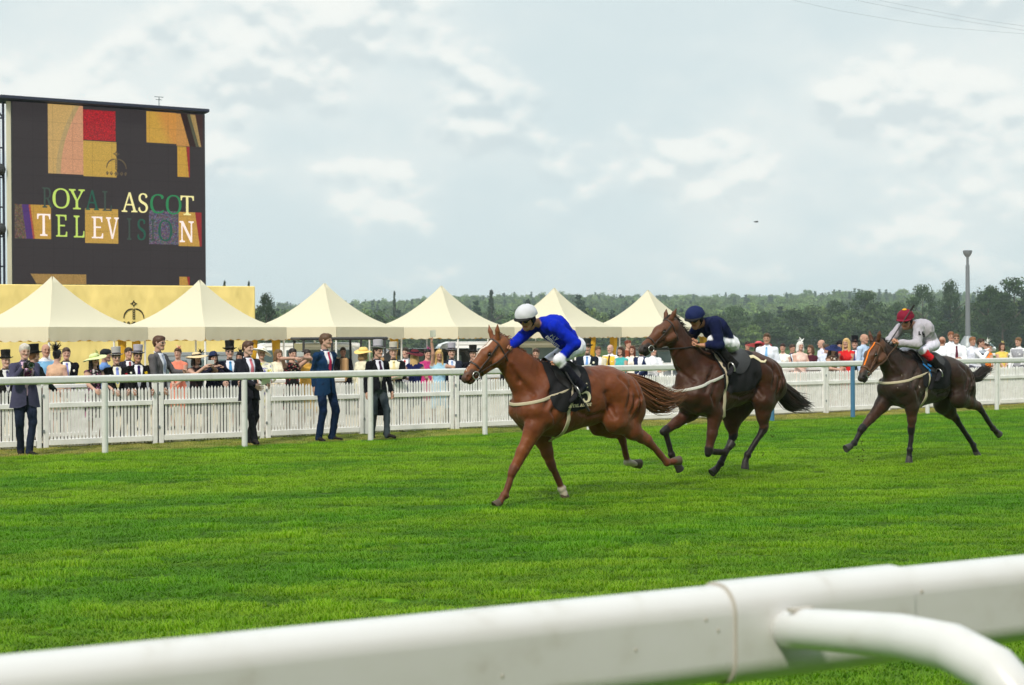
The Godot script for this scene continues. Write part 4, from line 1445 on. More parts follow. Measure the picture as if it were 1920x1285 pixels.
func horse_job(sp: Dictionary) -> Dictionary:
	var out := {}
	var Z := Vector3(0, 0, 1)
	var f := Field.new(Vector3(-1.65, -0.04, -0.46), Vector3(1.62, 2.26, 0.46), 0.0125)
	var coat := f.color(sp.coat)
	var dark := f.color(sp.points)
	var face := f.color(sp.face)
	var muzzle := f.color(sp.muzzle)
	var sock := f.color(sp.sock)
	var upper := f.color(sp.legs)
	var pitch: float = sp.pitch
	var tb := Basis(Z, pitch)
	var lift: float = sp.lift
	var T := func(x: float, y: float, z := 0.0) -> Vector3: return tb * (Vector3(x, y, z) - Vector3(0, 1.2, 0)) + Vector3(0, 1.2 + lift, 0)
	# trunk
	f.bone(T.call(0.26, 1.14), T.call(-0.22, 1.20), 0.370, 0.325, 0.0, coat, Z, 0.80)
	f.bone(T.call(0.46, 1.12), T.call(0.26, 1.14), 0.28, 0.34, 0.08, coat, Z, 0.78)
	f.bone(T.call(-0.22, 1.19), T.call(-0.5, 1.25), 0.285, 0.21, 0.08, coat, Z, 0.86)
	f.bone(T.call(0.34, 1.43), T.call(0.05, 1.41), 0.095, 0.10, 0.14, coat, Z, 0.7)
	f.bone(T.call(0.05, 1.36), T.call(-0.5, 1.37), 0.15, 0.165, 0.10, coat, Z, 1.25)
	f.bone(T.call(-0.46, 1.31), T.call(-0.72, 1.25), 0.22, 0.20, 0.08, coat, Z, 1.1)
	for s in [-1.0, 1.0]:
		f.bone(T.call(-0.50, 1.29, 0.11 * s), T.call(-0.70, 1.13, 0.13 * s), 0.20, 0.19, 0.05, coat)
		f.bone(T.call(-0.70, 1.22, 0.10 * s), T.call(-0.80, 1.04, 0.12 * s), 0.15, 0.13, 0.04, coat)
		f.bone(T.call(-0.44, 1.36, 0.19 * s), T.call(-0.48, 1.22, 0.22 * s), 0.055, 0.05, 0.06, coat)
		f.bone(T.call(0.36, 1.36, 0.09 * s), T.call(0.60, 1.08, 0.155 * s), 0.11, 0.115, 0.05, coat)
		f.bone(T.call(0.22, 1.26, 0.15 * s), T.call(0.44, 1.0, 0.18 * s), 0.12, 0.12, 0.05, coat)
		f.bone(T.call(0.64, 1.07, 0.085 * s), T.call(0.52, 0.92, 0.10 * s), 0.115, 0.10, 0.05, coat)
	f.bone(T.call(-0.86, 1.35), T.call(-0.99, 1.29), 0.05, 0.035, 0.05, coat)
	# head frame
	var poll: Vector3 = sp.poll
	var muz: Vector3 = sp.muz
	var hx := (muz - poll).normalized()
	var hl := poll.distance_to(muz) / 0.54
	var hz := (Z - hx * hx.dot(Z)).normalized()
	var hu := hz.cross(hx).normalized()
	if hu.y < 0.0: hu = -hu
	poll -= hu * 0.075
	hx = (muz - poll).normalized()
	hu = (hu - hx * hx.dot(hu)).normalized()
	var Q := func(t: float, u: float, z := 0.0) -> Vector3: return poll + hx * t * hl + hu * u * hl + hz * z * hl
	# neck
	var n0: Vector3 = T.call(0.45, 1.21)
	var n2: Vector3 = Q.call(0.03, -0.06)
	var n1 = n0.lerp(n2, 0.5) + Vector3(-0.03, 0.01, 0) * sp.get("arch", 1.0)
	f.bone(n0, n1, 0.275, 0.185, 0.09, coat, Z, 0.56)
	f.bone(n1, n2, 0.185, 0.125, 0.06, coat, Z, 0.60)
	var w0: Vector3 = T.call(0.16, 1.43)
	var crest = n1 + (n2 - n0).normalized().cross(Z) * -0.115
	if crest.y < n1.y: crest = n1 + (n2 - n0).normalized().cross(Z) * 0.115
	f.bone(w0, crest, 0.085, 0.07, 0.10, coat, Z, 0.6)
	f.bone(crest, Q.call(-0.05, 0.02), 0.07, 0.055, 0.08, coat, Z, 0.65)
	for s in [-1.0, 1.0]:   # the neck's long muscles and the groove between them
		f.bone(n0 + Vector3(-0.05, -0.05, 0.11 * s), n1.lerp(n2, 0.6) + Vector3(0.01, -0.05, 0.055 * s), 0.075, 0.045, 0.05, coat)
	# head
	f.bone(Q.call(0.0, -0.01), Q.call(0.20, 0.005), 0.092, 0.094, 0.05, face, hz, 0.95)
	f.bone(Q.call(0.20, 0.015), Q.call(0.47, 0.0), 0.078, 0.054, 0.04, face, hz, 0.82)
	f.bone(Q.call(0.46, -0.012), Q.call(0.545, -0.022), 0.058, 0.052, 0.03, muzzle, hz, 1.0)
	f.bone(Q.call(0.12, -0.115), Q.call(0.30, -0.085), 0.085, 0.055, 0.04, face, hz, 0.62)
	f.bone(Q.call(0.28, -0.09), Q.call(0.50, -0.062), 0.05, 0.036, 0.03, face, hz, 0.8)
	f.bone(Q.call(0.50, -0.078), Q.call(0.53, -0.076), 0.034, 0.03, 0.02, muzzle, hz, 1.0)
	for s in [-1.0, 1.0]:
		f.bone(Q.call(0.10, -0.11, 0.05 * s), Q.call(0.17, -0.10, 0.05 * s), 0.06, 0.05, 0.03, face)
		f.bone(Q.call(0.165, 0.048, 0.062 * s), Q.call(0.215, 0.035, 0.066 * s), 0.024, 0.022, 0.02, face)
		f.bone(Q.call(0.23, -0.035, 0.062 * s), Q.call(0.40, -0.04, 0.045 * s), 0.016, 0.010, 0.02, face)
		f.bone(Q.call(0.195, 0.012, 0.088 * s), Q.call(0.20, 0.010, 0.088 * s), 0.022, 0.02, 0.01, dark, Vector3.ZERO, 1.0, true)
		f.bone(Q.call(0.535, -0.005, 0.05 * s), Q.call(0.545, -0.022, 0.056 * s), 0.019, 0.017, 0.01, dark, Vector3.ZERO, 1.0, true)
		var e0: Vector3 = Q.call(-0.01, 0.075, 0.05 * s)
		var et: Vector3 = sp.ear
		var e1 := e0 + Vector3(et.x, et.y, et.z * s + 0.02 * s)
		f.bone(e0, e0.lerp(e1, 0.5), 0.032, 0.030, 0.015, face, hx, 0.75)
		f.bone(e0.lerp(e1, 0.5), e1, 0.030, 0.006, 0.01, face, hx, 0.75)
	f.bone(Q.call(0.50, -0.052), Q.call(0.56, -0.056), 0.004, 0.006, 0.006, dark, hz, 12.0, true)
	# legs
	var hoofs := []
	for q in [["nf", -1.0], ["ff", 1.0]]:
		var j: Array = sp[q[0]]
		var s: float = q[1]
		var top: Vector3 = T.call(0.48, 1.08, 0.165 * s)
		f.bone(top, j[0], 0.15, 0.105, 0.06, coat, Z, 0.85)
		var mid: Vector3 = j[0].lerp(j[1], 0.55)
		var back: Vector3 = (j[1] - j[0]).normalized().cross(Z) * 1.0
		if back.x > 0.0: back = -back
		f.bone(j[0], mid, 0.10, 0.068, 0.05, upper, Z, 0.85)
		f.bone(mid, j[1], 0.068, 0.05, 0.03, upper, Z, 0.9)
		f.bone(j[0] + back * 0.03, mid + back * 0.012, 0.075, 0.04, 0.03, upper)
		f.bone(j[1] - back * 0.006 + (j[0] - j[1]).normalized() * 0.03, j[1] - back * 0.006 - (j[0] - j[1]).normalized() * 0.035, 0.052, 0.046, 0.02, dark)
		lower_leg(f, j, back, 0.034, dark, sock if q[0] in sp.socks else dark)
		hoofs.append([j[3], j[4], j[2]])
	for q in [["nh", -1.0], ["fh", 1.0]]:
		var j: Array = sp[q[0]]
		var s: float = q[1]
		var hip: Vector3 = T.call(-0.63, 1.22, 0.125 * s)
		f.bone(hip, j[0], 0.23, 0.155, 0.07, coat, Z, 0.78)
		var but: Vector3 = T.call(-0.80, 1.08, 0.12 * s)
		var mid: Vector3 = j[0].lerp(j[1], 0.5)
		f.bone(but, mid, 0.13, 0.085, 0.08, coat, Z, 0.85)
		f.bone(j[0], mid, 0.145, 0.092, 0.05, upper, Z, 0.75)
		f.bone(mid, j[1], 0.092, 0.055, 0.04, upper, Z, 0.78)
		var back: Vector3 = (j[1] - j[0]).normalized().cross(Z)
		if back.x > 0.0 or (absf(back.x) < 0.3 and back.y < 0.0): back = -back
		var up_leg: Vector3 = (j[0] - j[1]).normalized()
		f.bone(mid + back * 0.05, j[1] + back * 0.04 + up_leg * 0.03, 0.03, 0.028, 0.03, upper)
		f.bone(j[1] + back * 0.035 + up_leg * 0.035, j[1], 0.032, 0.048, 0.02, dark)
		f.bone(j[1] + up_leg * 0.03, j[1].lerp(j[2], 0.2), 0.05, 0.042, 0.02, dark)
		lower_leg(f, j, back, 0.037, dark, sock if q[0] in sp.socks else dark)
		hoofs.append([j[3], j[4], j[2]])
	# the lines between the big muscles
	for s in [-1.0, 1.0]:
		for line in [
				[[0.30, 1.42], [0.42, 1.28], [0.53, 1.12], 0.020], [[0.13, 1.36], [0.16, 1.16], [0.26, 0.98], 0.022], [[0.36, 1.20], [0.44, 1.06], [0.40, 0.94], 0.014],
				[[-0.50, 1.42], [-0.62, 1.30], [-0.58, 1.08], 0.016], [[-0.74, 1.40], [-0.78, 1.20], [-0.72, 0.98], 0.016], [[-0.32, 1.24], [-0.38, 1.08], [-0.40, 0.98], 0.026],
				[[-0.64, 1.36], [-0.69, 1.18], [-0.64, 1.0], 0.012], [[0.62, 1.25], [0.75, 1.40], [0.86, 1.56], 0.012], [[0.08, 1.05], [-0.10, 0.99], [-0.28, 1.02], 0.016]]:
			for q in 2:
				var pts0 := []
				for e_ in [line[q], line[q + 1]]:
					var c: Vector3 = T.call(e_[0], e_[1])
					pts0.append(f.hit(c, Vector3(0, 0, s), 0.004, 0.44))
				f.bone(pts0[0], pts0[1], line[3], line[3], 0.045, coat, Vector3.ZERO, 1.0, true)
	var mn := FastNoiseLite.new()
	mn.seed = sp.seed + 7
	mn.frequency = 1.0
	mn.fractal_octaves = 3
	f.rough(mn, 0.0075, Vector3(8.0, 6.0, 8.0), 0.035)
	var m := MB.new()
	f.mesh(m)
	# coat: mottled a little, a white mark where the horse has one
	var nz := FastNoiseLite.new()
	nz.seed = sp.seed
	nz.frequency = 4.0
	nz.fractal_octaves = 4
	for i in m.v.size():
		var p := m.v[i]
		var g := nz.get_noise_3dv(p * Vector3(0.7, 1.3, 1.0))
		var k := 1.0 + 0.30 * g
		m.c[i] = Color(m.c[i].r * k, m.c[i].g * k * (1.0 + 0.1 * g), m.c[i].b * k)
		var er := p - poll
		var ev := Vector2(er.dot(hx) / hl - 0.195, er.dot(hu) / hl - 0.008)
		if absf(er.dot(hz)) > 0.05 * hl: m.c[i] = m.c[i].lerp(sp.muzzle * 0.5, clampf(1.3 - ev.length() / 0.035, 0.0, 0.8))
		if sp.blaze > 0.0:
			var r := p - poll
			var t := r.dot(hx) / hl
			var z := r.dot(hz) / hl
			if t > 0.04 and t < 0.50 and r.dot(hu) > 0.0 and absf(z + 0.004 + 0.012 * sin(t * 14.0)) < sp.blaze * (0.6 + 0.5 * sin(t * 9.0 + 1.0)): m.c[i] = Color(0.62, 0.55, 0.48)
		if sp.foam > 0.0:   # flecks of sweat on the shoulder
			if p.x > 0.25 and p.x < 0.75 and p.y > 1.0 and p.y < 1.32 and p.z < -0.1 and nz.get_noise_3dv(p * 5.0 + Vector3(3, 1, 2)) + nz.get_noise_3dv(p * 1.5) * 0.6 > sp.foam: m.c[i] = m.c[i].lerp(Color(0.55, 0.48, 0.42), 0.7)
	out.body = m
	var eyes := []
	for s in [-1.0, 1.0]:
		var em := MB.new()
		em.ball(Q.call(0.193, 0.014, 0.068 * s), Vector3.ONE * 0.0235 * hl, Color(0.012, 0.008, 0.006), 12)
		eyes.append(em)
	out.eyes = eyes
	out.hoofs = []
	for q in hoofs:
		var hm := MB.new()
		var c: Vector3 = q[0]
		var tip: Vector3 = q[1]
		var ax := (tip - c).normalized()
		var len_ := maxf(c.distance_to(tip), 0.075)
		var fwd = (ax - (c - q[2]).normalized() * 0.2).normalized()
		var rows := []
		var sd := ax.cross(Z).normalized()
		for r in [[-0.016, 0.036], [0.0, 0.042], [len_ * 0.9, 0.054], [len_ * 0.9 + 0.004, 0.050], [len_ * 0.9 - 0.006, 0.03]]:
			var row := []
			for k in 14:
				var a := TAU * k / 14
				row.append(c + fwd * r[0] + (sd * cos(a) * 1.08 + Z * sin(a) * 0.95) * r[1])
			rows.append(row)
		hm.rings(rows, true, sp.hoof)
		out.hoofs.append(hm)
	# mane and tail
	var rng := RandomNumberGenerator.new()
	rng.seed = sp.seed
	m = MB.new()
	var top_line := [w0 + Vector3(0, 0.07, 0), crest + (crest - n1).normalized() * 0.06, Q.call(-0.06, 0.075), Q.call(0.03, 0.085)]
	for i in int(sp.mane):
		var t := rng.randf() * 2.96
		var k := mini(int(t), 2)
		var p: Vector3 = top_line[k].lerp(top_line[k + 1], t - k) + Vector3(0, 0, rng.randfn() * 0.012)
		p = f.hit(p - Vector3(0, 0.14, 0), Vector3.UP, -0.01, 0.4)
		var l = rng.randf_range(0.05, 0.13) * sp.mane_len
		var dv = Vector3(rng.randf_range(-0.9, -0.1), rng.randf_range(0.0, 0.7), rng.randf_range(-0.4, 1.2)).normalized() * l
		m.tube([p, p + dv * 0.5 + Vector3(0, 0.012, 0), p + dv + Vector3(-0.02, -0.02, rng.randf() * 0.03)], [0.006, 0.005, 0.0012], 4, sp.hair.lerp(sp.hair2, rng.randf()), 0.5, Z, false)
	out.mane = m
	m = MB.new()
	hair(m, rng, sp.tail, sp.tail_w, 420, 0.0052, sp.tail_wild, sp.hair, sp.hair2)
	out.tail = m
	# tack
	m = MB.new()   # saddle cloth
	var rows := []
	var cloth_x0: float = sp.cloth[0]
	var cloth_x1: float = sp.cloth[1]
	for i in 19:
		var x := lerpf(cloth_x0, cloth_x1, i / 18.0)
		var row := []
		for j in 41:
			var a := lerpf(-1.0, 1.0, j / 40.0)
			var th := a * (2.02 - 0.25 * pow(absf(i / 9.0 - 1.0), 4.0))
			var c: Vector3 = T.call(x + 0.10 * absf(a) * sp.cloth_slant, 1.2)
			var dir := tb * Vector3(0, cos(th), sin(th))
			row.append(f.hit(c, dir, 0.016 + 0.004 * sin(x * 40.0 + a * 9.0), 0.5))
		rows.append(row)
	m.rings(rows, false)
	var edge := m.v.size()
	out.cloth = m
	out.cloth_rows = rows
	m = MB.new()   # girth
	var pts := []
	var nn := []
	for j in 33:
		var th := TAU * j / 32.0
		var dir := tb * Vector3(0, cos(th), sin(th))
		pts.append(f.hit(T.call(0.20 - 0.03 * cos(th), 1.15), dir, 0.012, 0.43))
		nn.append(dir)
	strap(m, pts, nn, 0.048, 0.007)
	out.girth = m
	m = MB.new()   # breast strap
	pts = []
	nn = []
	for j in 27:
		var ph := lerpf(-2.15, 2.15, j / 26.0)
		var y := 1.17 + 0.11 * pow(absf(ph) / 2.15, 1.5) - 0.03 * cos(ph)
		var dir := tb * Vector3(cos(ph), 0, sin(ph))
		pts.append(f.hit(T.call(0.40, y), dir, 0.010, 0.6))
		nn.append(dir)
	strap(m, pts, nn, 0.036, 0.006)
	out.breast = m
	m = MB.new()   # bridle
	var loop := func(t: float, u: float, tilt: float, w: float) -> void:
		var lp := []
		var ln := []
		for j in 25:
			var a := TAU * j / 24.0
			var dir: Vector3 = hu * cos(a) + hz * sin(a)
			lp.append(f.hit(Q.call(t, u), (dir + hx * tilt * cos(a)).normalized(), 0.005, 0.24))
			ln.append(dir)
		strap(m, lp, ln, w, 0.006)
	if sp.noseband == null: loop.call(0.375, -0.035, 0.12, 0.022)
	loop.call(0.045, -0.03, -0.10, 0.020)
	for s in [-1.0, 1.0]:
		for q in [[0.055, 0.03, 0.46, -0.055], [0.055, 0.02, 0.36, -0.03]]:
			var lp := []
			var ln := []
			for j in 9:
				var a := j / 8.0
				lp.append(f.hit(Q.call(lerpf(q[0], q[2], a), lerpf(q[1], q[3], a)), hz * s, 0.005, 0.2))
				ln.append(hz * s)
			strap(m, lp, ln, 0.016, 0.006)
	out.bridle = m
	if sp.noseband != null:
		m = MB.new()
		loop.call(0.40, -0.04, 0.10, 0.036)
		var lp := []
		var ln := []
		for j in 9:
			lp.append(f.hit(Q.call(lerpf(0.03, 0.40, j / 8.0), -0.04, -0.02), hu, 0.006, 0.3))
			ln.append(hu)
		strap(m, lp, ln, 0.024, 0.006)
		out.noseband = m
	out.rings = []
	for s in [-1.0, 1.0]:
		var c := f.hit(Q.call(0.455, -0.055), hz * s, 0.012, 0.2)
		var rm := MB.new()
		var ring := []
		for j in 17: ring.append(c + (hx * cos(TAU * j / 16.0) + hu * sin(TAU * j / 16.0)) * 0.042)
		rm.tube(ring, [0.0065], 7)
		out.rings.append(rm)
		out["ring_at_%d" % int(s)] = c
	m = MB.new()   # reins from the bit to the jockey's hands
	for s in [-1.0, 1.0]:
		var c: Vector3 = out["ring_at_%d" % int(s)]
		var hand: Vector3 = sp.hands[0 if s < 0 else 1]
		var rp := []
		for j in 13:
			var a := j / 12.0
			var p := c.lerp(hand, a)
			if f.at(p) < 0.012: p = f.hit(Vector3(p.x, p.y, 0.0), Z * s, 0.014, 0.45)
			rp.append(p + Vector3(0, -0.02 * sin(a * PI), 0))
		m.tube(rp, [0.0085], 6, Color.WHITE, 0.5, Z)
	var loose := []
	for j in 9:
		var a := j / 8.0
		loose.append(sp.hands[0].lerp(sp.hands[1], a) + Vector3(0.02, -0.12 * sin(a * PI), 0))
	m.tube(loose, [0.008], 6, Color.WHITE, 0.5, Z)
	out.reins = m
	# saddle: a small racing saddle on the cloth
	m = MB.new()
	rows = []
	for i in 9:
		var x := lerpf(cloth_x0 + 0.14, cloth_x1 - 0.06, i / 8.0)
		var row := []
		for j in 17:
			var a := lerpf(-1.0, 1.0, j / 16.0)
			var th := a * (0.75 + 0.5 * sin(i / 8.0 * PI))
			row.append(f.hit(T.call(x, 1.2), tb * Vector3(0, cos(th), sin(th)), 0.030 + 0.03 * pow(absf(i / 4.0 - 1.0), 3.0) * cos(th), 0.6))
		rows.append(row)
	m.rings(rows, false)
	out.saddle = m
	out.xf_trunk = Transform3D(tb, Vector3(0, 1.2 + lift, 0) - tb * Vector3(0, 1.2, 0))
	out.side = f.hit(T.call(-0.14, 1.2), tb * Vector3(0, -0.15, -1).normalized(), 0.02, 0.6)
	return out


func lower_leg(f: Field, j: Array, back: Vector3, r: float, dark: int, foot: int) -> void:
	var b = (j[2] - j[1]).normalized().cross(Vector3(0, 0, 1))
	if b.dot(back) < 0.0: b = -b
	f.bone(j[1], j[2], r + 0.002, r - 0.003, 0.02, dark)
	f.bone(j[1] + b * 0.022, j[2] + b * 0.022, 0.021, 0.022, 0.015, dark)
	f.bone(j[2] - b * 0.002, j[2] + b * 0.022, 0.042, 0.036, 0.015, foot if foot != dark else dark)
	f.bone(j[2], j[3], 0.036, 0.040, 0.015, foot)
	f.bone(j[3], j[3].lerp(j[4], 0.3), 0.042, 0.042, 0.01, foot)


# ---------------------------------------------------------------- people
# a person's own axes: facing +z, y up, x to the person's left; head, hands and hair are modelled once and joined into each body
var HEADS := {}


func build_templates() -> void:
	var f := Field.new(Vector3(-0.11, -0.24, -0.14), Vector3(0.11, 0.15, 0.14), 0.0058)
	var skin := f.color(Color.WHITE)
	var lip := f.color(Color(0.80, 0.52, 0.50))
	var deep := f.color(Color(0.72, 0.62, 0.58))
	f.bone(Vector3(0, 0.035, -0.022), Vector3(0, 0.03, 0.012), 0.088, 0.084, 0.0, skin, Vector3.RIGHT, 0.86)
	f.bone(Vector3(0, -0.01, 0.03), Vector3(0, -0.078, 0.045), 0.066, 0.038, 0.03, skin, Vector3.RIGHT, 0.92)
	for s in [-1.0, 1.0]:
		f.bone(Vector3(0.052 * s, -0.045, 0.0), Vector3(0.018 * s, -0.092, 0.055), 0.026, 0.022, 0.03, skin)
		f.bone(Vector3(0.038 * s, -0.022, 0.058), Vector3(0.044 * s, -0.02, 0.05), 0.022, 0.02, 0.02, skin)
		f.bone(Vector3(0.010 * s, 0.026, 0.083), Vector3(0.05 * s, 0.026, 0.064), 0.010, 0.010, 0.012, skin)
		f.bone(Vector3(0.031 * s, 0.008, 0.092), Vector3(0.034 * s, 0.008, 0.09), 0.013, 0.012, 0.010, deep, Vector3.ZERO, 1.0, true)
		f.bone(Vector3(0.078 * s, 0.018, -0.012), Vector3(0.075 * s, -0.022, -0.004), 0.018, 0.010, 0.008, skin, Vector3.RIGHT, 0.5)
	f.bone(Vector3(0, 0.018, 0.084), Vector3(0, -0.026, 0.104), 0.009, 0.014, 0.012, skin)
	f.bone(Vector3(-0.011, -0.030, 0.092), Vector3(0.011, -0.030, 0.092), 0.010, 0.010, 0.008, skin)
	f.bone(Vector3(-0.018, -0.060, 0.078), Vector3(0.018, -0.060, 0.078), 0.009, 0.009, 0.006, lip)
	f.bone(Vector3(-0.02, -0.0605, 0.09), Vector3(0.02, -0.0605, 0.09), 0.002, 0.002, 0.004, lip, Vector3.ZERO, 1.0, true)
	f.bone(Vector3(0, -0.096, 0.062), Vector3(0, -0.098, 0.06), 0.024, 0.024, 0.02, skin)
	f.bone(Vector3(0, -0.05, -0.03), Vector3(0, -0.11, -0.038), 0.054, 0.050, 0.03, skin)
	var m := MB.new()
	f.mesh(m)
	for s in [-1.0, 1.0]:
		m.ball(Vector3(0.0315 * s, 0.008, 0.0725), Vector3(0.0125, 0.009, 0.0125), Color(0.55, 0.50, 0.48), 8)
		m.ball(Vector3(0.0315 * s, 0.008, 0.0805), Vector3(0.0062, 0.0065, 0.006), Color(0.03, 0.02, 0.015), 8)
		m.tube([Vector3(0.012 * s, 0.028, 0.094), Vector3(0.034 * s, 0.033, 0.086), Vector3(0.052 * s, 0.026, 0.070)], [0.004, 0.0048, 0.003], 5, Color(0.16, 0.10, 0.07))
	HEADS.head = m
	# hands: x along the fingers, palm towards -y, thumb on +z
	for sort in [["relaxed", 0.35, 0.4], ["grip", 1.15, 1.2]]:
		f = Field.new(Vector3(-0.05, -0.11, -0.07), Vector3(0.21, 0.05, 0.10), 0.0052)
		var c := f.color(Color.WHITE)
		f.bone(Vector3(-0.04, 0, 0), Vector3(0.02, 0, 0), 0.026, 0.027, 0.0, c, Vector3.UP, 0.8)
		for k in 4:
			f.bone(Vector3(0.012, 0, -0.016 + 0.011 * k), Vector3(0.085 - 0.004 * absf(k - 2), 0, -0.033 + 0.022 * k), 0.017, 0.0125, 0.012, c)
		var lens := [0.062, 0.075, 0.080, 0.070]
		for k in 4:
			var p := Vector3(0.085 - 0.004 * absf(k - 2), 0.0, -0.033 + 0.022 * k)
			var bend := 0.0
			var seg: float = lens[k] * 0.42
			for q in 3:
				bend += sort[1] * (1.0 if q > 0 else 0.75) + 0.03 * k
				var to := p + Vector3(cos(bend), -sin(bend), (k - 1.5) * 0.05) * seg
				f.bone(p, to, 0.0098 - 0.0008 * q, 0.009 - 0.0008 * q, 0.004, c)
				p = to
				seg *= 0.74
		var th := Vector3(0.018, -0.006, 0.024)
		var t1 := th + Vector3(0.030, -0.014, 0.026)
		var t2 := t1 + Vector3(0.030, -0.012 - 0.012 * sort[2], 0.010 - 0.018 * sort[2])
		f.bone(th, t1, 0.0165, 0.012, 0.01, c)
		f.bone(t1, t2, 0.0115, 0.0105, 0.005, c)
		f.bone(t2, t2 + Vector3(0.020, -0.008, -0.012 * sort[2]), 0.0105, 0.008, 0.004, c)
		m = MB.new()
		f.mesh(m)
		HEADS[sort[0]] = m
	# hair
	for sort in ["short", "thin", "long", "bob", "up"]:
		f = Field.new(Vector3(-0.17, -0.36, -0.2), Vector3(0.17, 0.19, 0.16), 0.0075)
		var c := f.color(Color.WHITE)
		if sort == "thin":
			f.bone(Vector3(0, 0.0, -0.035), Vector3(0, -0.02, -0.03), 0.087, 0.08, 0.0, c, Vector3.RIGHT, 0.93)
			f.bone(Vector3(0, 0.12, 0.0), Vector3(0, 0.10, 0.05), 0.078, 0.09, 0.01, c, Vector3.ZERO, 1.0, true)
		else:
			f.bone(Vector3(0, 0.044, -0.028), Vector3(0, 0.046, 0.006), 0.096, 0.090, 0.0, c, Vector3.RIGHT, 0.90)
			f.bone(Vector3(0, 0.0, -0.045), Vector3(0, -0.03, -0.045), 0.078, 0.066, 0.03, c, Vector3.RIGHT, 0.98)
			f.bone(Vector3(0, 0.095, 0.05), Vector3(0.03, 0.09, 0.07), 0.032, 0.026, 0.03, c)
		if sort == "long" or sort == "bob":
			var low := -0.30 if sort == "long" else -0.13
			for s in [-1.0, 1.0]:
				f.bone(Vector3(0.066 * s, 0.04, -0.01), Vector3(0.085 * s, low, 0.01), 0.034, 0.030, 0.03, c)
				f.bone(Vector3(0.05 * s, 0.02, -0.06), Vector3(0.06 * s, low, -0.08), 0.05, 0.045, 0.03, c)
			f.bone(Vector3(0, 0.02, -0.07), Vector3(0, low, -0.10), 0.05, 0.05, 0.03, c)
		if sort == "up": f.bone(Vector3(0, 0.05, -0.11), Vector3(0, 0.07, -0.13), 0.045, 0.04, 0.02, c)
		f.bone(Vector3(0, -0.035, 0.10), Vector3(0, -0.10, 0.09), 0.075, 0.08, 0.012, c, Vector3.RIGHT, 0.86, true)
		if sort == "short": f.bone(Vector3(0, -0.16, -0.06), Vector3(0, -0.12, -0.02), 0.09, 0.09, 0.012, c, Vector3.ZERO, 1.0, true)
		m = MB.new()
		f.mesh(m)
		var rng := RandomNumberGenerator.new()
		rng.seed = 3
		var nz := FastNoiseLite.new()
		nz.frequency = 26.0
		for i in m.v.size():
			var p := m.v[i]
			var g := nz.get_noise_3d(p.x * 3.0, p.y * 0.7, p.z * 3.0)
			m.v[i] += m.n[i] * g * 0.006
			m.c[i] = Color.WHITE * (1.0 + g * 0.5)
		HEADS[sort] = m


func ik(a: Vector3, b: Vector3, la: float, lb: float, pole: Vector3) -> Vector3:
	var d := b - a
	var l := clampf(d.length(), 0.05, (la + lb) * 0.999)
	var u := d.normalized()
	var x := (la * la - lb * lb + l * l) / (2.0 * l)
	var y := sqrt(maxf(la * la - x * x, 0.0))
	var w := (pole - u * pole.dot(u)).normalized()
	return a + u * x + w * y


func stand(sp: Dictionary) -> Dictionary:   # joints of a standing figure
	var k: float = sp.tall / 1.76
	var j := {}
	var female: bool = sp.get("female", false)
	var lean: float = sp.get("lean", 0.0)
	var twist := Basis(Vector3.UP, sp.get("twist", 0.0))
	var side: Vector3 = sp.get("sway", Vector3.ZERO)
	var up := Vector3(side.x, cos(lean), sin(lean) + side.z).normalized()
	var hips: Vector3 = Vector3(0, 0.93, 0) * k + sp.get("hips", Vector3.ZERO)
	j.hips = hips
	j.lat = (twist * Vector3.RIGHT).normalized()
	j.up = up
	j.fwd = j.lat.cross(up).normalized()
	j.neck = hips + up * 0.53 * k
	var sw := (0.155 if female else 0.178) * k
	var hw := (0.092 if female else 0.088) * k
	j.head = j.neck + (up * 0.6 + Vector3.UP * 0.4).normalized() * 0.178 * k + j.fwd * 0.03
	j.head_basis = Basis.from_euler(Vector3(sp.get("nod", 0.0), sp.get("look", 0.0), sp.get("tilt", 0.0))).scaled(Vector3.ONE * k * (0.88 if female else 0.94))
	var foot: Array = sp.get("feet", [Vector3(0.10, 0.075, 0.0), Vector3(-0.10, 0.075, 0.0)])
	var hand: Array = sp.get("hands", [Vector3(0.27, 0.80, 0.06), Vector3(-0.27, 0.80, 0.06)])
	for s in 2:
		var q := 1.0 - 2.0 * s
		var sh: Vector3 = j.neck - up * 0.065 * k + j.lat * sw * q
		var w: Vector3 = hand[s] * Vector3(1, k, 1)
		j["shoulder%d" % s] = sh
		j["wrist%d" % s] = sh + (w - sh).limit_length(0.535 * k)
		j["elbow%d" % s] = ik(sh, j["wrist%d" % s], 0.29 * k, 0.25 * k, sp.get("pole", Vector3(0.42 * q, -0.35, -0.7)))
		var hip: Vector3 = hips + twist * Vector3(hw * q, -0.02, 0)
		j["hip%d" % s] = hip
		var an: Vector3 = foot[s]
		j["ankle%d" % s] = hip + (an - hip).limit_length(0.86 * k)
		j["knee%d" % s] = ik(hip, j["ankle%d" % s], 0.43 * k, 0.44 * k, Vector3(0.25 * q, 0, 1))
		var turn: float = sp.get("toes", [0.3, -0.3])[s]
		j["toe%d" % s] = j["ankle%d" % s] + Vector3(sin(turn) * 0.16, -0.045, cos(turn) * 0.16)
	return j


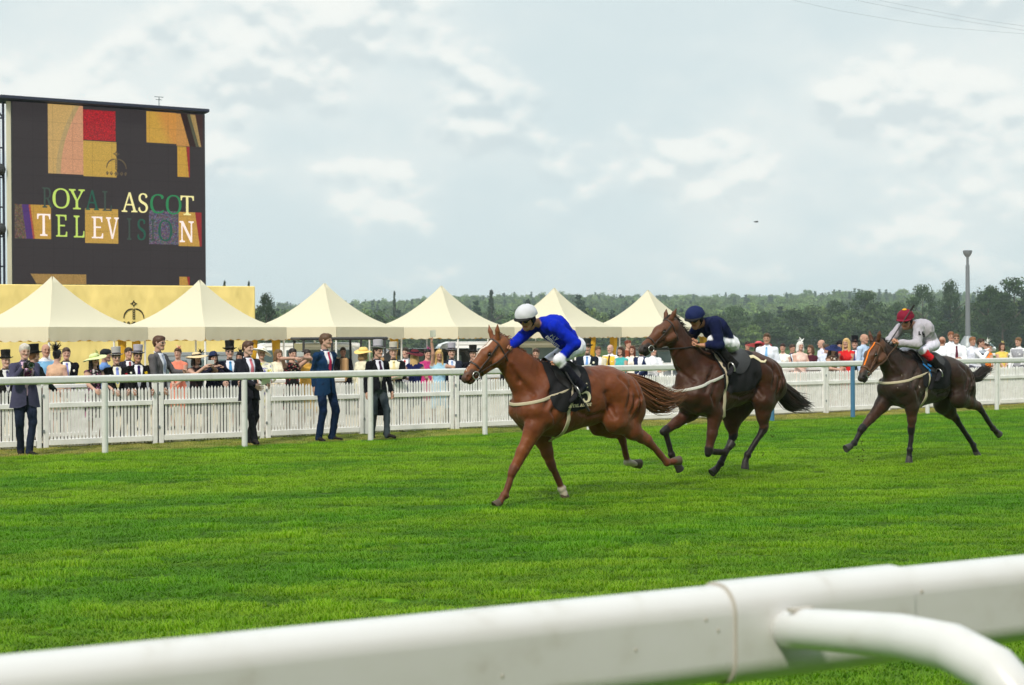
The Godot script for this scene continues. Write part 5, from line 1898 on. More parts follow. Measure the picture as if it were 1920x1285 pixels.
func person_job(sp: Dictionary) -> Dictionary:
	var j: Dictionary = sp.j
	var out := {}
	var k: float = sp.tall / 1.76
	var lo := Vector3(9, 9, 9)
	var hi := -lo
	for q in j:
		if j[q] is Vector3 and not q in ["lat", "up", "fwd"]:
			lo = lo.min(j[q])
			hi = hi.max(j[q])
	var f := Field.new(lo - Vector3.ONE * 0.22, hi + Vector3.ONE * 0.20, sp.get("cell", 0.0165))
	var female: bool = sp.get("female", false)
	var skin_c: Color = sp.skin
	var top := f.color(sp.top)
	var sleeve := f.color(sp.get("sleeve", sp.top))
	var legs := f.color(sp.legs)
	var shoe := f.color(sp.get("shoe", Color(0.02, 0.018, 0.016)))
	var skin := f.color(skin_c)
	var boot := f.color(sp.get("boot", sp.legs))
	var lat: Vector3 = j.lat
	var up: Vector3 = j.up
	var fwd: Vector3 = j.fwd
	var hips: Vector3 = j.hips
	var neck: Vector3 = j.neck
	var fat: float = sp.get("fat", 1.0)
	var waist = hips.lerp(neck, 0.36) - fwd * sp.get("hunch", 0.0) * 0.5
	var chest = hips.lerp(neck, 0.70) - fwd * sp.get("hunch", 0.0)
	var jacket: String = sp.get("cut", "suit")
	var full: float = sp.get("full", 1.0)
	f.bone(hips - lat * 0.06 * k, hips + lat * 0.06 * k, 0.115 * k * fat, 0.115 * k * fat, 0.0, legs if jacket != "dress" else top)
	f.bone(hips, waist, 0.108 * k * fat, (0.090 if female else 0.108) * k * fat, 0.04, top, lat, 1.28)
	f.bone(waist, chest, (0.092 if female else 0.108) * k * fat * full, 0.118 * k * full, 0.05, top, lat, 1.30)
	f.bone(chest, neck - up * 0.05 * k, 0.118 * k * full, 0.075 * k * full, 0.05, top, lat, 1.45)
	if female:
		for s in [-1.0, 1.0]: f.bone(chest + lat * 0.062 * s * k + fwd * 0.07 * k - up * 0.02, chest + lat * 0.062 * s * k + fwd * 0.075 * k - up * 0.03, 0.062 * k, 0.062 * k, 0.04, top)
	f.bone(neck - up * 0.06 * k, neck + up * 0.02 * k, 0.062 * k, 0.056 * k, 0.04, top if not female else skin)
	f.bone(neck, j.head + j.head_basis * Vector3(0, -0.07, -0.035), 0.050 * k, 0.050 * k, 0.02, skin)
	var bare: bool = sp.get("bare", false)
	for s in 2:
		var sh: Vector3 = j["shoulder%d" % s]
		var el: Vector3 = j["elbow%d" % s]
		var wr: Vector3 = j["wrist%d" % s]
		var thick := (0.040 if bare else 0.056 * full) * k
		f.bone(neck - up * 0.05 * k, sh, 0.060 * k, (0.048 if female else 0.060) * k * full, 0.045, top)
		f.bone(sh, el, thick * 1.15, thick * 0.92, 0.03, skin if bare else sleeve)
		var cuff := el.lerp(wr, sp.get("cuff", 0.92))
		f.bone(el, cuff, thick * 0.92, thick * 0.78, 0.025, skin if bare or sp.get("short", false) else sleeve)
		f.bone(cuff, wr, 0.031 * k, 0.027 * k, 0.01, skin)
		var hip: Vector3 = j["hip%d" % s]
		var kn: Vector3 = j["knee%d" % s]
		var an: Vector3 = j["ankle%d" % s]
		var toe: Vector3 = j["toe%d" % s]
		var leg_r: float = (0.070 if female and jacket == "dress" else 0.084) * k * sp.get("leg_fat", 1.0)
		f.bone(hip, kn, leg_r * 1.06 * fat, leg_r * 0.76, 0.03, legs)
		if jacket == "dress":
			f.bone(kn, an, leg_r * 0.72, 0.034, 0.03, skin)
		elif sp.has("boot"):
			var split := kn.lerp(an, sp.get("boot_top", 0.25))
			f.bone(kn, split, leg_r * 0.74, leg_r * 0.68, 0.03, legs if not sp.has("cuff_color") else f.color(sp.cuff_color))
			f.bone(split, an, leg_r * 0.80, 0.048, 0.012, boot)
		else:
			f.bone(kn, an + (an - kn).normalized() * 0.03, leg_r * 0.74, leg_r * 0.68, 0.03, legs)
		f.bone(an + Vector3(0, -0.02, 0) - (toe - an) * 0.30, toe + (toe - an) * 0.25, 0.042, 0.034, 0.02, shoe, Vector3.UP, 0.8)
		f.bone(an, an - Vector3(0, 0.02, 0), 0.042, 0.040, 0.02, boot if sp.has("boot") else shoe)
	var fold := FastNoiseLite.new()
	fold.seed = sp.seed + 300
	fold.frequency = 1.0
	fold.fractal_octaves = 2
	f.rough(fold, sp.get("folds", 0.010), Vector3(11.0, 7.0, 11.0), 0.03, skin)
	var m := MB.new()
	f.mesh(m)
	# shirt front, waistcoat and prints
	var nz := FastNoiseLite.new()
	nz.seed = sp.seed
	nz.frequency = sp.get("print_size", 14.0)
	var shirt: Color = sp.get("shirt", Color(0, 0, 0, 0))
	var vest: Color = sp.get("vest", shirt)
	var vlow: float = sp.get("v_low", 0.10)
	var span := neck.distance_to(hips)
	var no_top: Color = sp.get("bodice", Color(0, 0, 0, 0))
	for i in m.v.size():
		var p := m.v[i]
		var r := p - hips
		var y := r.dot(up) / span
		var x := absf(r.dot(lat)) / k
		var z := r.dot(fwd)
		var c := m.c[i]
		var is_top := absf(c.r - sp.top.r) + absf(c.g - sp.top.g) + absf(c.b - sp.top.b) < 0.004
		if sp.has("print") and is_top:
			var g := nz.get_noise_3dv(p)
			if g > sp.get("print_cut", 0.22): c = sp.print
			elif sp.has("print2") and g < -0.30: c = sp.print2
		if no_top.a > 0.0 and is_top and y > 0.88: c = skin_c
		m.c[i] = c * (1.0 + 0.06 * nz.get_noise_3dv(p * 0.5 + Vector3(9, 9, 9)))
	# head and hands
	var hx := Transform3D(j.head_basis, j.head)
	m.append(HEADS.head, hx, skin_c)
	for s in 2:
		var wr: Vector3 = j["wrist%d" % s]
		var dx: Vector3 = (wr - j["elbow%d" % s]).normalized()
		var palm: Vector3 = sp.get("palm", lat * (1.0 if s == 0 else -1.0) * 0.8 + Vector3(0, 0.2, 0) + fwd * -0.2)
		var dy := (palm - dx * palm.dot(dx)).normalized()
		var dz := dx.cross(dy)
		var q := dz.dot(fwd + up * 0.3)
		var b := Basis(dx, dy, dz if q > 0.0 else -dz)
		m.append(HEADS[sp.get("grip", "relaxed")], Transform3D(b.scaled_local(Vector3.ONE * k * (0.9 if female else 1.0)), wr - dx * 0.005), skin_c)
	out.body = m
	out.parts = []
	# hair and what is on the head
	if sp.has("hair"):
		var hm := MB.new()
		hm.append(HEADS[sp.hair[0]], hx, sp.hair[1] * (0.5 if sp.hair[1].get_luminance() < 0.35 else 0.85))
		out.parts.append(["hair", hm, "hair"])
	# the skirts of jackets and dresses, and what shows in the opening of a jacket
	if jacket != "shirt" and jacket != "silks": out.parts.append(["jacket_skirt" if jacket != "dress" else "skirt", skirt(sp, jacket, waist, hips, lat, up, fwd, k, fat, nz), "clothes"])
	if shirt.a > 0.0 and jacket != "dress":
		var cut_at: float = sp.get("vest_top", 0.62)
		for q in ([["shirt_front", 1.03, maxf(cut_at, vlow), shirt], ["waistcoat", cut_at + 0.03, vlow, vest]] if cut_at < 1.0 else [["waistcoat", 0.96, vlow, shirt]]):
			var rows := []
			for i in 9:
				var y: float = lerpf(q[1], q[2], i / 8.0)
				var vw: float = clampf((y - vlow) / (1.0 - vlow), 0.0, 1.0) * sp.get("v_wide", 0.082) + sp.get("v_min", 0.0) + 0.006
				if y > 0.97: vw = minf(vw, 0.07)
				var c: Vector3 = hips.lerp(neck, y) - fwd * sp.get("hunch", 0.0)
				var row := []
				for x in 7: row.append(f.hit(c + lat * vw * k * (x / 3.0 - 1.0), fwd, 0.005 if q[0] == "shirt_front" else 0.008, 0.35))
				rows.append(row)
			var fm := MB.new()
			fm.rings(rows, false, q[3])
			out.parts.append([q[0], fm, "clothes"])
	if jacket == "suit" or jacket == "tails":   # lapels
		var lm := MB.new()
		for s in [-1.0, 1.0]:
			var rows := []
			for i in 9:
				var y := lerpf(0.99, vlow + 0.02, i / 8.0)
				var vw: float = clampf((y - vlow) / (1.0 - vlow), 0.0, 1.0) * sp.get("v_wide", 0.082) + 0.004
				var lw := 0.052 * sin(clampf((i + 1.2) / 9.5, 0.0, 1.0) * PI) + 0.004
				if i == 4: lw *= 0.8
				var c: Vector3 = hips.lerp(neck, y)
				var row := []
				for x in 4: row.append(f.hit(c + lat * s * (vw + lw * x / 3.0) * k, fwd, 0.004 + 0.010 * sin(x / 3.0 * 2.4), 0.35))
				rows.append(row)
			lm.rings(rows, false, sp.top * 1.12)
		out.parts.append(["lapels", lm, "clothes"])
	if sp.has("hat"): out.parts.append_array(hat_parts(sp.hat, hx, sp.seed))
	if sp.get("glasses", false):
		var gm := MB.new()
		for s in [-1.0, 1.0]:
			gm.ball(Vector3(0.031 * s, 0.006, 0.089), Vector3(0.026, 0.018, 0.008), Color(0.012, 0.012, 0.014), 10, hx)
			gm.tube([hx * Vector3(0.055 * s, 0.012, 0.084), hx * Vector3(0.078 * s, 0.012, 0.0)], [0.004], 5, Color(0.012, 0.012, 0.014))
		gm.tube([hx * Vector3(-0.012, 0.012, 0.095), hx * Vector3(0.012, 0.012, 0.095)], [0.004], 5, Color(0.012, 0.012, 0.014))
		out.parts.append(["sunglasses", gm, "gloss"])
	# tie, badge, flower
	if sp.has("tie"):
		var rows := []
		for i in 9:
			var t := i / 8.0
			var y := lerpf(0.97, sp.get("tie_low", 0.42), t)
			var w := lerpf(0.018, 0.036, minf(t * 1.4, 1.0)) * (1.0 if i < 8 else 0.25)
			if i == 0: w = 0.024
			var c = hips.lerp(neck, y) - fwd * sp.get("hunch", 0.0)
			var row := []
			for q in [-1.0, -0.4, 0.4, 1.0]:
				row.append(f.hit(c + lat * w * q, fwd, 0.010 + 0.006 * (1.0 - absf(q)), 0.35))
			rows.append(row)
		var tm := MB.new()
		tm.rings(rows, false, sp.tie)
		out.parts.append(["tie", tm, "cloth"])
		var kn := MB.new()
		kn.ball(rows[0][1].lerp(rows[0][2], 0.5), Vector3(0.024, 0.022, 0.016), sp.tie, 8)
		out.parts.append(["tie_knot", kn, "cloth"])
	if sp.has("shirt") and jacket != "dress":
		var cm := MB.new()
		var collar := []
		for i in 13:
			var a := TAU * i / 12.0
			var c: Vector3 = neck + up * 0.022 * k + (lat * cos(a) + fwd * sin(a)) * 0.064 * k - up * 0.02 * sin(a)
			collar.append(c)
		cm.tube(collar, [0.012 * k], 6, shirt, 0.5, up)
		out.parts.append(["collar", cm, "cloth"])
	for q in sp.get("pins", []):   # [name, side, height, colour, size]
		var p := f.hit(hips.lerp(neck, q[2]) + lat * q[1], fwd, 0.008, 0.35)
		var pm := MB.new()
		pm.ball(p, Vector3(q[4], q[4] * 1.15, q[4] * 0.5), q[3], 8)
		if q[0] == "flower":
			for a in 5: pm.ball(p + (lat * cos(a * TAU / 5) + up * sin(a * TAU / 5)) * q[4] * 0.8, Vector3.ONE * q[4] * 0.6, q[3] * 0.85, 6)
		out.parts.append([q[0], pm, "cloth"])
	out.head_xf = hx
	return out


func skirt(sp: Dictionary, cut: String, waist: Vector3, hips: Vector3, lat: Vector3, up: Vector3, fwd: Vector3, k: float, fat: float, nz: FastNoiseLite) -> MB:
	var m := MB.new()
	var rows := []
	var dress := cut == "dress"
	var n := 14 if dress else 8
	var down := -up if not dress else -(up * 0.3 + Vector3.UP * 0.7).normalized()
	for i in n:
		var t := float(i) / (n - 1)
		var row := []
		for q in 33:
			var a := lerpf(0.07, TAU - 0.07, q / 32.0) if not dress else TAU * q / 32.0
			var back := 0.5 - 0.5 * cos(a)
			var l := 0.0
			var rx := 0.0
			var rz := 0.0
			if dress:
				l = (sp.get("hem", 0.42) + 0.19) * k * t
				rx = lerpf(0.128, 0.20, minf(t * 1.5, 1.0)) * k * (1.0 + 0.05 * sin(a * 7.0) * t)
				rz = lerpf(0.102, 0.175, minf(t * 1.5, 1.0)) * k * (1.0 + 0.05 * sin(a * 6.0 + 1.0) * t)
			else:
				var long := 0.39 - 0.05 * exp(-pow((PI - absf(a - PI)) / 0.35, 2.0))
				if cut == "tails": long = lerpf(0.22, 0.72, smoothstep(0.08, 0.45, back))
				l = long * k * t
				rx = lerpf(0.146 * fat, 0.205 * fat, pow(t, 0.8)) * k * (1.0 + 0.02 * sin(a * 5.0 + sp.seed))
				rz = lerpf(0.118 * fat, 0.150 * fat, pow(t, 0.8)) * k
			row.append(waist + down * (l - 0.02) + lat * sin(a) * rx + fwd * cos(a) * rz)
		rows.append(row)
	m.rings(rows, false, sp.top)
	if sp.has("print"):
		for i in m.v.size():
			var g := nz.get_noise_3dv(m.v[i])
			if g > sp.get("print_cut", 0.22): m.c[i] = sp.print
			elif sp.has("print2") and g < -0.30: m.c[i] = sp.print2
	return m


func hat_parts(h: Array, hx: Transform3D, seed_: int) -> Array:   # h: [kind, colour, colour of the band or trim, tilt]
	var out := []
	var c: Color = h[1]
	var c2: Color = h[2]
	var tip := Transform3D(Basis.from_euler(Vector3(-0.08, 0, h[3] if h.size() > 3 else 0.0)), Vector3(0, 0.058, -0.012)).scaled_local(Vector3.ONE * 1.1)
	var x := hx * tip
	var m := MB.new()
	var rng := RandomNumberGenerator.new()
	rng.seed = seed_
	match h[0]:
		"top":
			m.lathe([Vector2(0.0, 0.158), Vector2(0.094, 0.158), Vector2(0.100, 0.150), Vector2(0.096, 0.10), Vector2(0.092, 0.05), Vector2(0.096, 0.004), Vector2(0.11, -0.002)], 24, c, x, 0.86)
			out.append(["hat", m, "hat"])
			m = MB.new()
			var rows := []
			for q in [[0.09, 0.0], [0.12, -0.004], [0.148, 0.0], [0.152, 0.006], [0.146, 0.009], [0.12, 0.005], [0.09, 0.008]]:
				var row := []
				for i in 28:
					var a := TAU * i / 28
					row.append(x * Vector3(cos(a) * q[0] * 0.86, q[1] + 0.022 * cos(a) * cos(a) * (q[0] - 0.09) / 0.06, sin(a) * q[0]))
				rows.append(row)
			m.rings(rows, true, c, false)
			out.append(["hat_brim", m, "hat"])
			m = MB.new()
			m.lathe([Vector2(0.0975, 0.008), Vector2(0.0985, 0.010), Vector2(0.096, 0.045), Vector2(0.094, 0.046)], 24, c2, x, 0.86)
			out.append(["hat_band", m, "hat"])
		"bowler":
			m.lathe([Vector2(0.0, 0.105), Vector2(0.05, 0.098), Vector2(0.085, 0.07), Vector2(0.098, 0.03), Vector2(0.098, 0.0), Vector2(0.13, -0.004), Vector2(0.142, 0.008), Vector2(0.138, 0.012), Vector2(0.10, 0.004)], 24, c, x, 0.88)
			out.append(["hat", m, "hat"])
		"wide":
			var r: float = h[4]
			var rows := []
			for q in [[0.0, 0.085], [0.05, 0.083], [0.088, 0.066], [0.10, 0.02], [0.108, 0.0], [0.16, -0.005], [r, -0.03], [r, -0.024], [0.16, 0.003], [0.108, 0.008]]:
				var row := []
				for i in 30:
					var a := TAU * i / 30
					var wave := 0.02 * sin(a * 2.0 + seed_) * clampf((q[0] - 0.1) / 0.1, 0.0, 1.0)
					row.append(x * Vector3(cos(a) * q[0], q[1] + wave, sin(a) * q[0]))
				rows.append(row)
			m.rings(rows, true, c, false)
			out.append(["hat", m, "hat"])
			m = MB.new()
			m.lathe([Vector2(0.103, 0.004), Vector2(0.106, 0.008), Vector2(0.101, 0.036), Vector2(0.097, 0.037)], 24, c2, x)
			out.append(["hat_band", m, "hat"])
			if h.size() > 5 and h[5] > 0:
				m = MB.new()
				plumes(m, rng, x * Transform3D(Basis(), Vector3(0.07, 0.05, 0.05)), h[5], c2, 0.11)
				out.append(["hat_trim", m, "hat"])
		"spray":
			m.ball(Vector3(0.02, 0.05, 0.0), Vector3(0.06, 0.012, 0.05), c, 10, x)
			plumes(m, rng, x * Transform3D(Basis(), Vector3(0.02, 0.05, 0)), h[5], c2, h[4])
			out.append(["feather_headpiece", m, "hat"])
		"cap":
			m.ball(Vector3(0, 0.0, 0.0), Vector3(0.098, 0.075, 0.105), c, 16, x)
			m.ball(Vector3(0, -0.008, 0.10), Vector3(0.07, 0.008, 0.05), c, 10, x)
			out.append(["cap", m, "hat"])
	return out


func plumes(m: MB, rng: RandomNumberGenerator, x: Transform3D, count: int, c: Color, l: float) -> void:
	for i in count:
		var d := Vector3(rng.randfn(), absf(rng.randfn()) + 0.3, rng.randfn()).normalized() * l * rng.randf_range(0.6, 1.2)
		var w := d.cross(Vector3(rng.randfn(), rng.randfn(), rng.randfn())).normalized() * l * 0.35
		m.tube([x * Vector3.ZERO, x * (d * 0.5 + w * 0.2), x * (d + w)], [0.014, 0.017, 0.003], 5, c * rng.randf_range(0.75, 1.15), 0.3)


func make_person(sp: Dictionary, made: Dictionary, at: Vector3, turn: float) -> Node3D:
	var o := thing("person", sp.label, "person", at, turn, sp.get("group", ""))
	part("body", made.body.commit(), M.clothes, o)
	for q in made.parts: part(q[0], q[1].commit(), M[q[2]], o)
	return o


# ---------------------------------------------------------------- the race and the crowd
const CLODS := [[Vector3(4.957, 0.131, -21.000), 0.055, 2.2, "dark clump of turf hanging in the air below the trailing horse's outstretched foreleg"], [Vector3(4.936, 0.326, -21.000), 0.02, 1.5, "small bit of turf above the hanging clump by the trailing horse's foreleg"], [Vector3(3.250, 0.682, -18.600), 0.022, 1, "upper bit of turf flying behind the second horse's hind leg"], [Vector3(3.269, 0.595, -18.600), 0.026, 1, "lower bit of turf flying behind the second horse's hind leg"], [Vector3(3.135, 0.363, -18.600), 0.02, 1.4, "bit of turf flying low beside the second horse's hind hoof"], [Vector3(6.729, 0.496, -21.600), 0.016, 1, "tiny bit of turf between the trailing horse's hind legs"]]
const SKINS := [Color(0.52, 0.32, 0.25), Color(0.56, 0.36, 0.29), Color(0.46, 0.27, 0.20)]
const CROWD := [
	{"label": "stout grey-haired photographer in a grey-purple suit aiming a camera", "at": Vector3(-7.848, 0, -23.886), "turn": 0.562, "tall": 1.788, "top": Color(0.058, 0.058, 0.102), "legs": Color(0.019, 0.024, 0.048), "shirt": Color(0.584, 0.397, 0.552), "tie": Color(0.195, 0.028, 0.156), "hair": ["short", Color(0.624, 0.578, 0.521)], "nod": 0.1, "hands": [Vector3(0.03, 1.36, 0.3), Vector3(-0.1, 1.38, 0.27)], "fat": 1.16, "feet": [Vector3(0.03, 0.075, 0.13), Vector3(-0.05, 0.075, -0.08)], "grip": "grip", "v_low": 0.02, "skin": SKINS[1], "seed": 100},
	{"label": "young brown-haired man in a black suit and pink tie standing side-on by a rail post", "at": Vector3(-4.588, 0, -25.848), "turn": 0.787, "tall": 1.804, "top": Color(0.019, 0.019, 0.025), "legs": Color(0.013, 0.013, 0.016), "shirt": Color(0.738, 0.745, 0.855), "tie": Color(0.578, 0.162, 0.202), "hair": ["short", Color(0.147, 0.068, 0.036)], "hands": [Vector3(0.2, 1.03, 0.28), Vector3(-0.06, 1.01, 0.28)], "lean": -0.06, "feet": [Vector3(0.05, 0.075, -0.1), Vector3(-0.12, 0.075, 0.34)], "skin": SKINS[1], "look": 0.2, "seed": 101},
	{"label": "tall man in a bright navy blue suit and crimson tie, hands behind his back", "at": Vector3(-3.364, 0, -26.689), "turn": 0.858, "tall": 1.93, "top": Color(0.011, 0.033, 0.089), "legs": Color(0.009, 0.023, 0.060), "shirt": Color(0.791, 0.791, 0.871), "tie": Color(0.434, 0.021, 0.080), "vest": Color(0.011, 0.033, 0.089), "vest_top": 0.6, "hair": ["short", Color(0.195, 0.102, 0.054)], "hands": [Vector3(0.15, 0.9, -0.13), Vector3(-0.15, 0.9, -0.13)], "feet": [Vector3(0.14, 0.075, 0.02), Vector3(-0.14, 0.075, -0.02)], "skin": SKINS[0], "look": 0.35, "pole": Vector3(0.3, -0.2, -0.8), "seed": 102},
	{"label": "young man in black tailcoat and tilted grey top hat striding by a rail post", "at": Vector3(-2.473, 0, -27.257), "turn": 0.614, "tall": 1.719, "cut": "tails", "top": Color(0.009, 0.009, 0.012), "legs": Color(0.042, 0.054, 0.065), "shirt": Color(0.723, 0.716, 0.823), "vest": Color(0.392, 0.386, 0.323), "tie": Color(0.042, 0.009, 0.040), "vest_top": 0.62, "v_low": 0, "hair": ["short", Color(0.068, 0.037, 0.021)], "hat": ["top", Color(0.386, 0.376, 0.423), Color(0.091, 0.091, 0.107), -0.12], "glasses": true, "hands": [Vector3(0.3, 0.8, 0.02), Vector3(-0.28, 0.8, 0.06)], "feet": [Vector3(0.02, 0.075, 0.3), Vector3(-0.06, 0.075, -0.12)], "skin": SKINS[0], "look": 0.25, "seed": 103},
	{"label": "man in a black top hat at the very left edge, behind the photographer", "at": Vector3(-8.650, 0, -25.331), "turn": 0.678, "tall": 1.6, "top": Color(0.014, 0.014, 0.014), "legs": Color(0.023, 0.023, 0.025), "shirt": Color(0.687, 0.687, 0.687), "tie": Color(0.091, 0.091, 0.184), "hat": ["top", Color(0.008, 0.008, 0.008), Color(0.023, 0.023, 0.023), 0], "skin": SKINS[1], "seed": 104},
	{"label": "man in black coat and tall black top hat, back turned, arm along the fence", "at": Vector3(-8.244, 0, -25.531), "turn": 2.494, "tall": 1.69, "top": Color(0.007, 0.008, 0.010), "legs": Color(0.016, 0.018, 0.023), "shirt": Color(0.687, 0.687, 0.687), "hat": ["top", Color(0.007, 0.007, 0.007), Color(0.019, 0.019, 0.019), 0], "hair": ["short", Color(0.434, 0.195, 0.091)], "hands": [Vector3(0.3, 1.02, 0.3), Vector3(-0.5, 1.02, 0.1)], "skin": SKINS[0], "seed": 105},
	{"label": "man in pale blue waistcoat and white shirt behind the black top hat", "at": Vector3(-8.698, 0, -27.674), "turn": 0.566, "tall": 1.772, "cut": "shirt", "top": Color(0.776, 0.776, 0.823), "sleeve": Color(0.855, 0.855, 0.888), "legs": Color(0.042, 0.042, 0.051), "shirt": Color(0.212, 0.456, 0.716), "v_wide": 0.13, "v_min": 0.06, "vest_top": 2, "hair": ["thin", Color(0.434, 0.402, 0.361)], "hands": [Vector3(0.03, 0.98, 0.24), Vector3(-0.03, 0.96, 0.26)], "skin": SKINS[2], "seed": 106},
	{"label": "woman in a big black feathered hat seen from behind", "at": Vector3(-8.433, 0, -27.487), "turn": 2.916, "tall": 1.673, "female": true, "top": Color(0.584, 0.376, 0.254), "legs": Color(0.033, 0.033, 0.033), "hat": ["spray", Color(0.007, 0.007, 0.008), Color(0.007, 0.007, 0.008), 0, 0.2, 22], "hair": ["up", Color(0.023, 0.015, 0.012)], "skin": SKINS[0], "cut": "dress", "bare": true, "seed": 107},
	{"label": "smiling man in black suit and lilac tie, hands clasped, set back from the fence", "at": Vector3(-8.494, 0, -28.278), "turn": 0.379, "tall": 1.697, "top": Color(0.010, 0.010, 0.014), "legs": Color(0.016, 0.016, 0.023), "shirt": Color(0.871, 0.871, 0.791), "tie": Color(0.275, 0.275, 0.631), "vest": Color(0.791, 0.738, 0.434), "hair": ["short", Color(0.112, 0.061, 0.037)], "hands": [Vector3(0.03, 0.98, 0.24), Vector3(-0.03, 0.96, 0.26)], "skin": SKINS[0], "pins": [["badge", 0.13, 0.7, Color(0.863, 0.839, 0.745), 0.022]], "seed": 108},
	{"label": "woman in a black floral dress and pale green wide hat, hands over the fence", "at": Vector3(-7.327, 0, -25.998), "turn": 0.763, "tall": 1.6, "female": true, "top": Color(0.017, 0.014, 0.019), "legs": Color(0.017, 0.014, 0.019), "print": Color(0.479, 0.195, 0.323), "print2": Color(0.687, 0.624, 0.672), "print_cut": 0.3, "hat": ["wide", Color(0.610, 0.672, 0.352), Color(0.485, 0.571, 0.209), 0.25, 0.24, 4], "hair": ["long", Color(0.025, 0.014, 0.010)], "glasses": true, "hands": [Vector3(0.16, 1.06, 0.36), Vector3(-0.16, 1.06, 0.36)], "skin": SKINS[0], "cut": "dress", "bare": true, "seed": 109},
	{"label": "man in dark cap and blue shirt between the floral dress and grey top hat", "at": Vector3(-7.404, 0, -26.957), "turn": 1.49, "tall": 1.672, "cut": "shirt", "top": Color(0.153, 0.292, 0.624), "legs": Color(0.023, 0.023, 0.030), "hat": ["cap", Color(0.014, 0.016, 0.023), Color(0.014, 0.016, 0.023), 0], "hair": ["short", Color(0.045, 0.028, 0.021)], "skin": SKINS[2], "seed": 110},
	{"label": "man in grey top hat, black coat and pale blue tie leaning on the fence", "at": Vector3(-6.994, 0, -26.211), "turn": 0.47, "tall": 1.63, "top": Color(0.009, 0.009, 0.011), "legs": Color(0.025, 0.025, 0.032), "shirt": Color(0.855, 0.823, 0.730), "vest": Color(0.768, 0.680, 0.323), "tie": Color(0.212, 0.275, 0.672), "vest_top": 0.7, "hat": ["top", Color(0.397, 0.381, 0.392), Color(0.033, 0.033, 0.042), 0.04], "hair": ["short", Color(0.102, 0.068, 0.045)], "glasses": true, "hands": [Vector3(0.14, 1.02, 0.38), Vector3(-0.1, 1.02, 0.34)], "skin": SKINS[1], "pins": [["badge", -0.13, 0.7, Color(0.888, 0.888, 0.823), 0.024], ["flower", 0.15, 0.74, Color(0.527, 0.012, 0.027), 0.022]], "seed": 111},
	{"label": "man in grey top hat, purple tie and yellow buttonhole leaning on the fence", "at": Vector3(-6.663, 0, -26.422), "turn": 0.422, "tall": 1.663, "top": Color(0.009, 0.009, 0.011), "legs": Color(0.025, 0.025, 0.032), "shirt": Color(0.807, 0.807, 0.888), "vest": Color(0.456, 0.479, 0.552), "tie": Color(0.028, 0.014, 0.122), "vest_top": 0.66, "hat": ["top", Color(0.386, 0.366, 0.434), Color(0.058, 0.058, 0.072), -0.04], "hair": ["short", Color(0.068, 0.045, 0.032)], "glasses": true, "hands": [Vector3(0.2, 1, 0.36), Vector3(-0.16, 1, 0.36)], "skin": SKINS[2], "pins": [["flower", 0.13, 0.73, Color(0.807, 0.552, 0.010), 0.026], ["badge", -0.14, 0.74, Color(0.888, 0.888, 0.823), 0.022]], "seed": 112},
	{"label": "bareheaded man in grey suit and sunglasses looking along the course", "at": Vector3(-6.338, 0, -26.570), "turn": 1.246, "tall": 1.907, "top": Color(0.107, 0.102, 0.112), "legs": Color(0.068, 0.068, 0.080), "shirt": Color(0.716, 0.738, 0.823), "tie": Color(0.323, 0.371, 0.527), "hair": ["short", Color(0.156, 0.068, 0.036)], "glasses": true, "hands": [Vector3(0.2, 1.16, 0.4), Vector3(-0.22, 0.9, 0.2)], "skin": SKINS[0], "seed": 113},
	{"label": "woman in a wide straw hat with black feathers photographing with her phone", "at": Vector3(-5.761, 0, -27.057), "turn": 0.733, "tall": 1.6, "female": true, "top": Color(0.018, 0.012, 0.013), "legs": Color(0.018, 0.012, 0.013), "hat": ["wide", Color(0.716, 0.552, 0.332), Color(0.010, 0.010, 0.012), 0.05, 0.235, 14], "hair": ["bob", Color(0.042, 0.019, 0.014)], "hands": [Vector3(0.12, 1.5, 0.34), Vector3(-0.02, 1.48, 0.36)], "skin": SKINS[0], "print": Color(0.068, 0.034, 0.034), "print_cut": 0.35, "cut": "dress", "bare": true, "seed": 114},
	{"label": "woman in navy hat and dark jacket with both hands raised beside the straw hat", "at": Vector3(-5.497, 0, -27.284), "turn": 0.461, "tall": 1.6, "female": true, "cut": "suit", "bare": false, "top": Color(0.012, 0.014, 0.030), "legs": Color(0.012, 0.014, 0.030), "hat": ["bowler", Color(0.013, 0.025, 0.080), Color(0.013, 0.025, 0.080), 0.1], "hair": ["bob", Color(0.068, 0.025, 0.018)], "hands": [Vector3(0.1, 1.46, 0.3), Vector3(-0.1, 1.44, 0.3)], "skin": SKINS[0], "seed": 115},
	{"label": "man in black top hat and sunglasses with a sky blue tie", "at": Vector3(-5.237, 0, -27.510), "turn": 0.328, "tall": 1.723, "top": Color(0.023, 0.026, 0.040), "legs": Color(0.019, 0.019, 0.025), "shirt": Color(0.791, 0.815, 0.905), "tie": Color(0.068, 0.279, 0.578), "hat": ["top", Color(0.009, 0.009, 0.010), Color(0.023, 0.023, 0.027), 0], "hair": ["short", Color(0.042, 0.030, 0.021)], "glasses": true, "hands": [Vector3(0.16, 1.06, 0.36), Vector3(-0.16, 1.06, 0.36)], "skin": SKINS[1], "fat": 1.1, "seed": 116},
	{"label": "dark-haired woman half hidden behind the man in the black suit", "at": Vector3(-5.248, 0, -28.689), "turn": -0.168, "tall": 1.6, "female": true, "top": Color(0.023, 0.012, 0.016), "legs": Color(0.016, 0.016, 0.016), "hair": ["long", Color(0.012, 0.007, 0.006)], "hat": ["spray", Color(0.012, 0.012, 0.018), Color(0.012, 0.012, 0.018), 0, 0.16, 12], "skin": SKINS[2], "cut": "dress", "bare": true, "seed": 117},
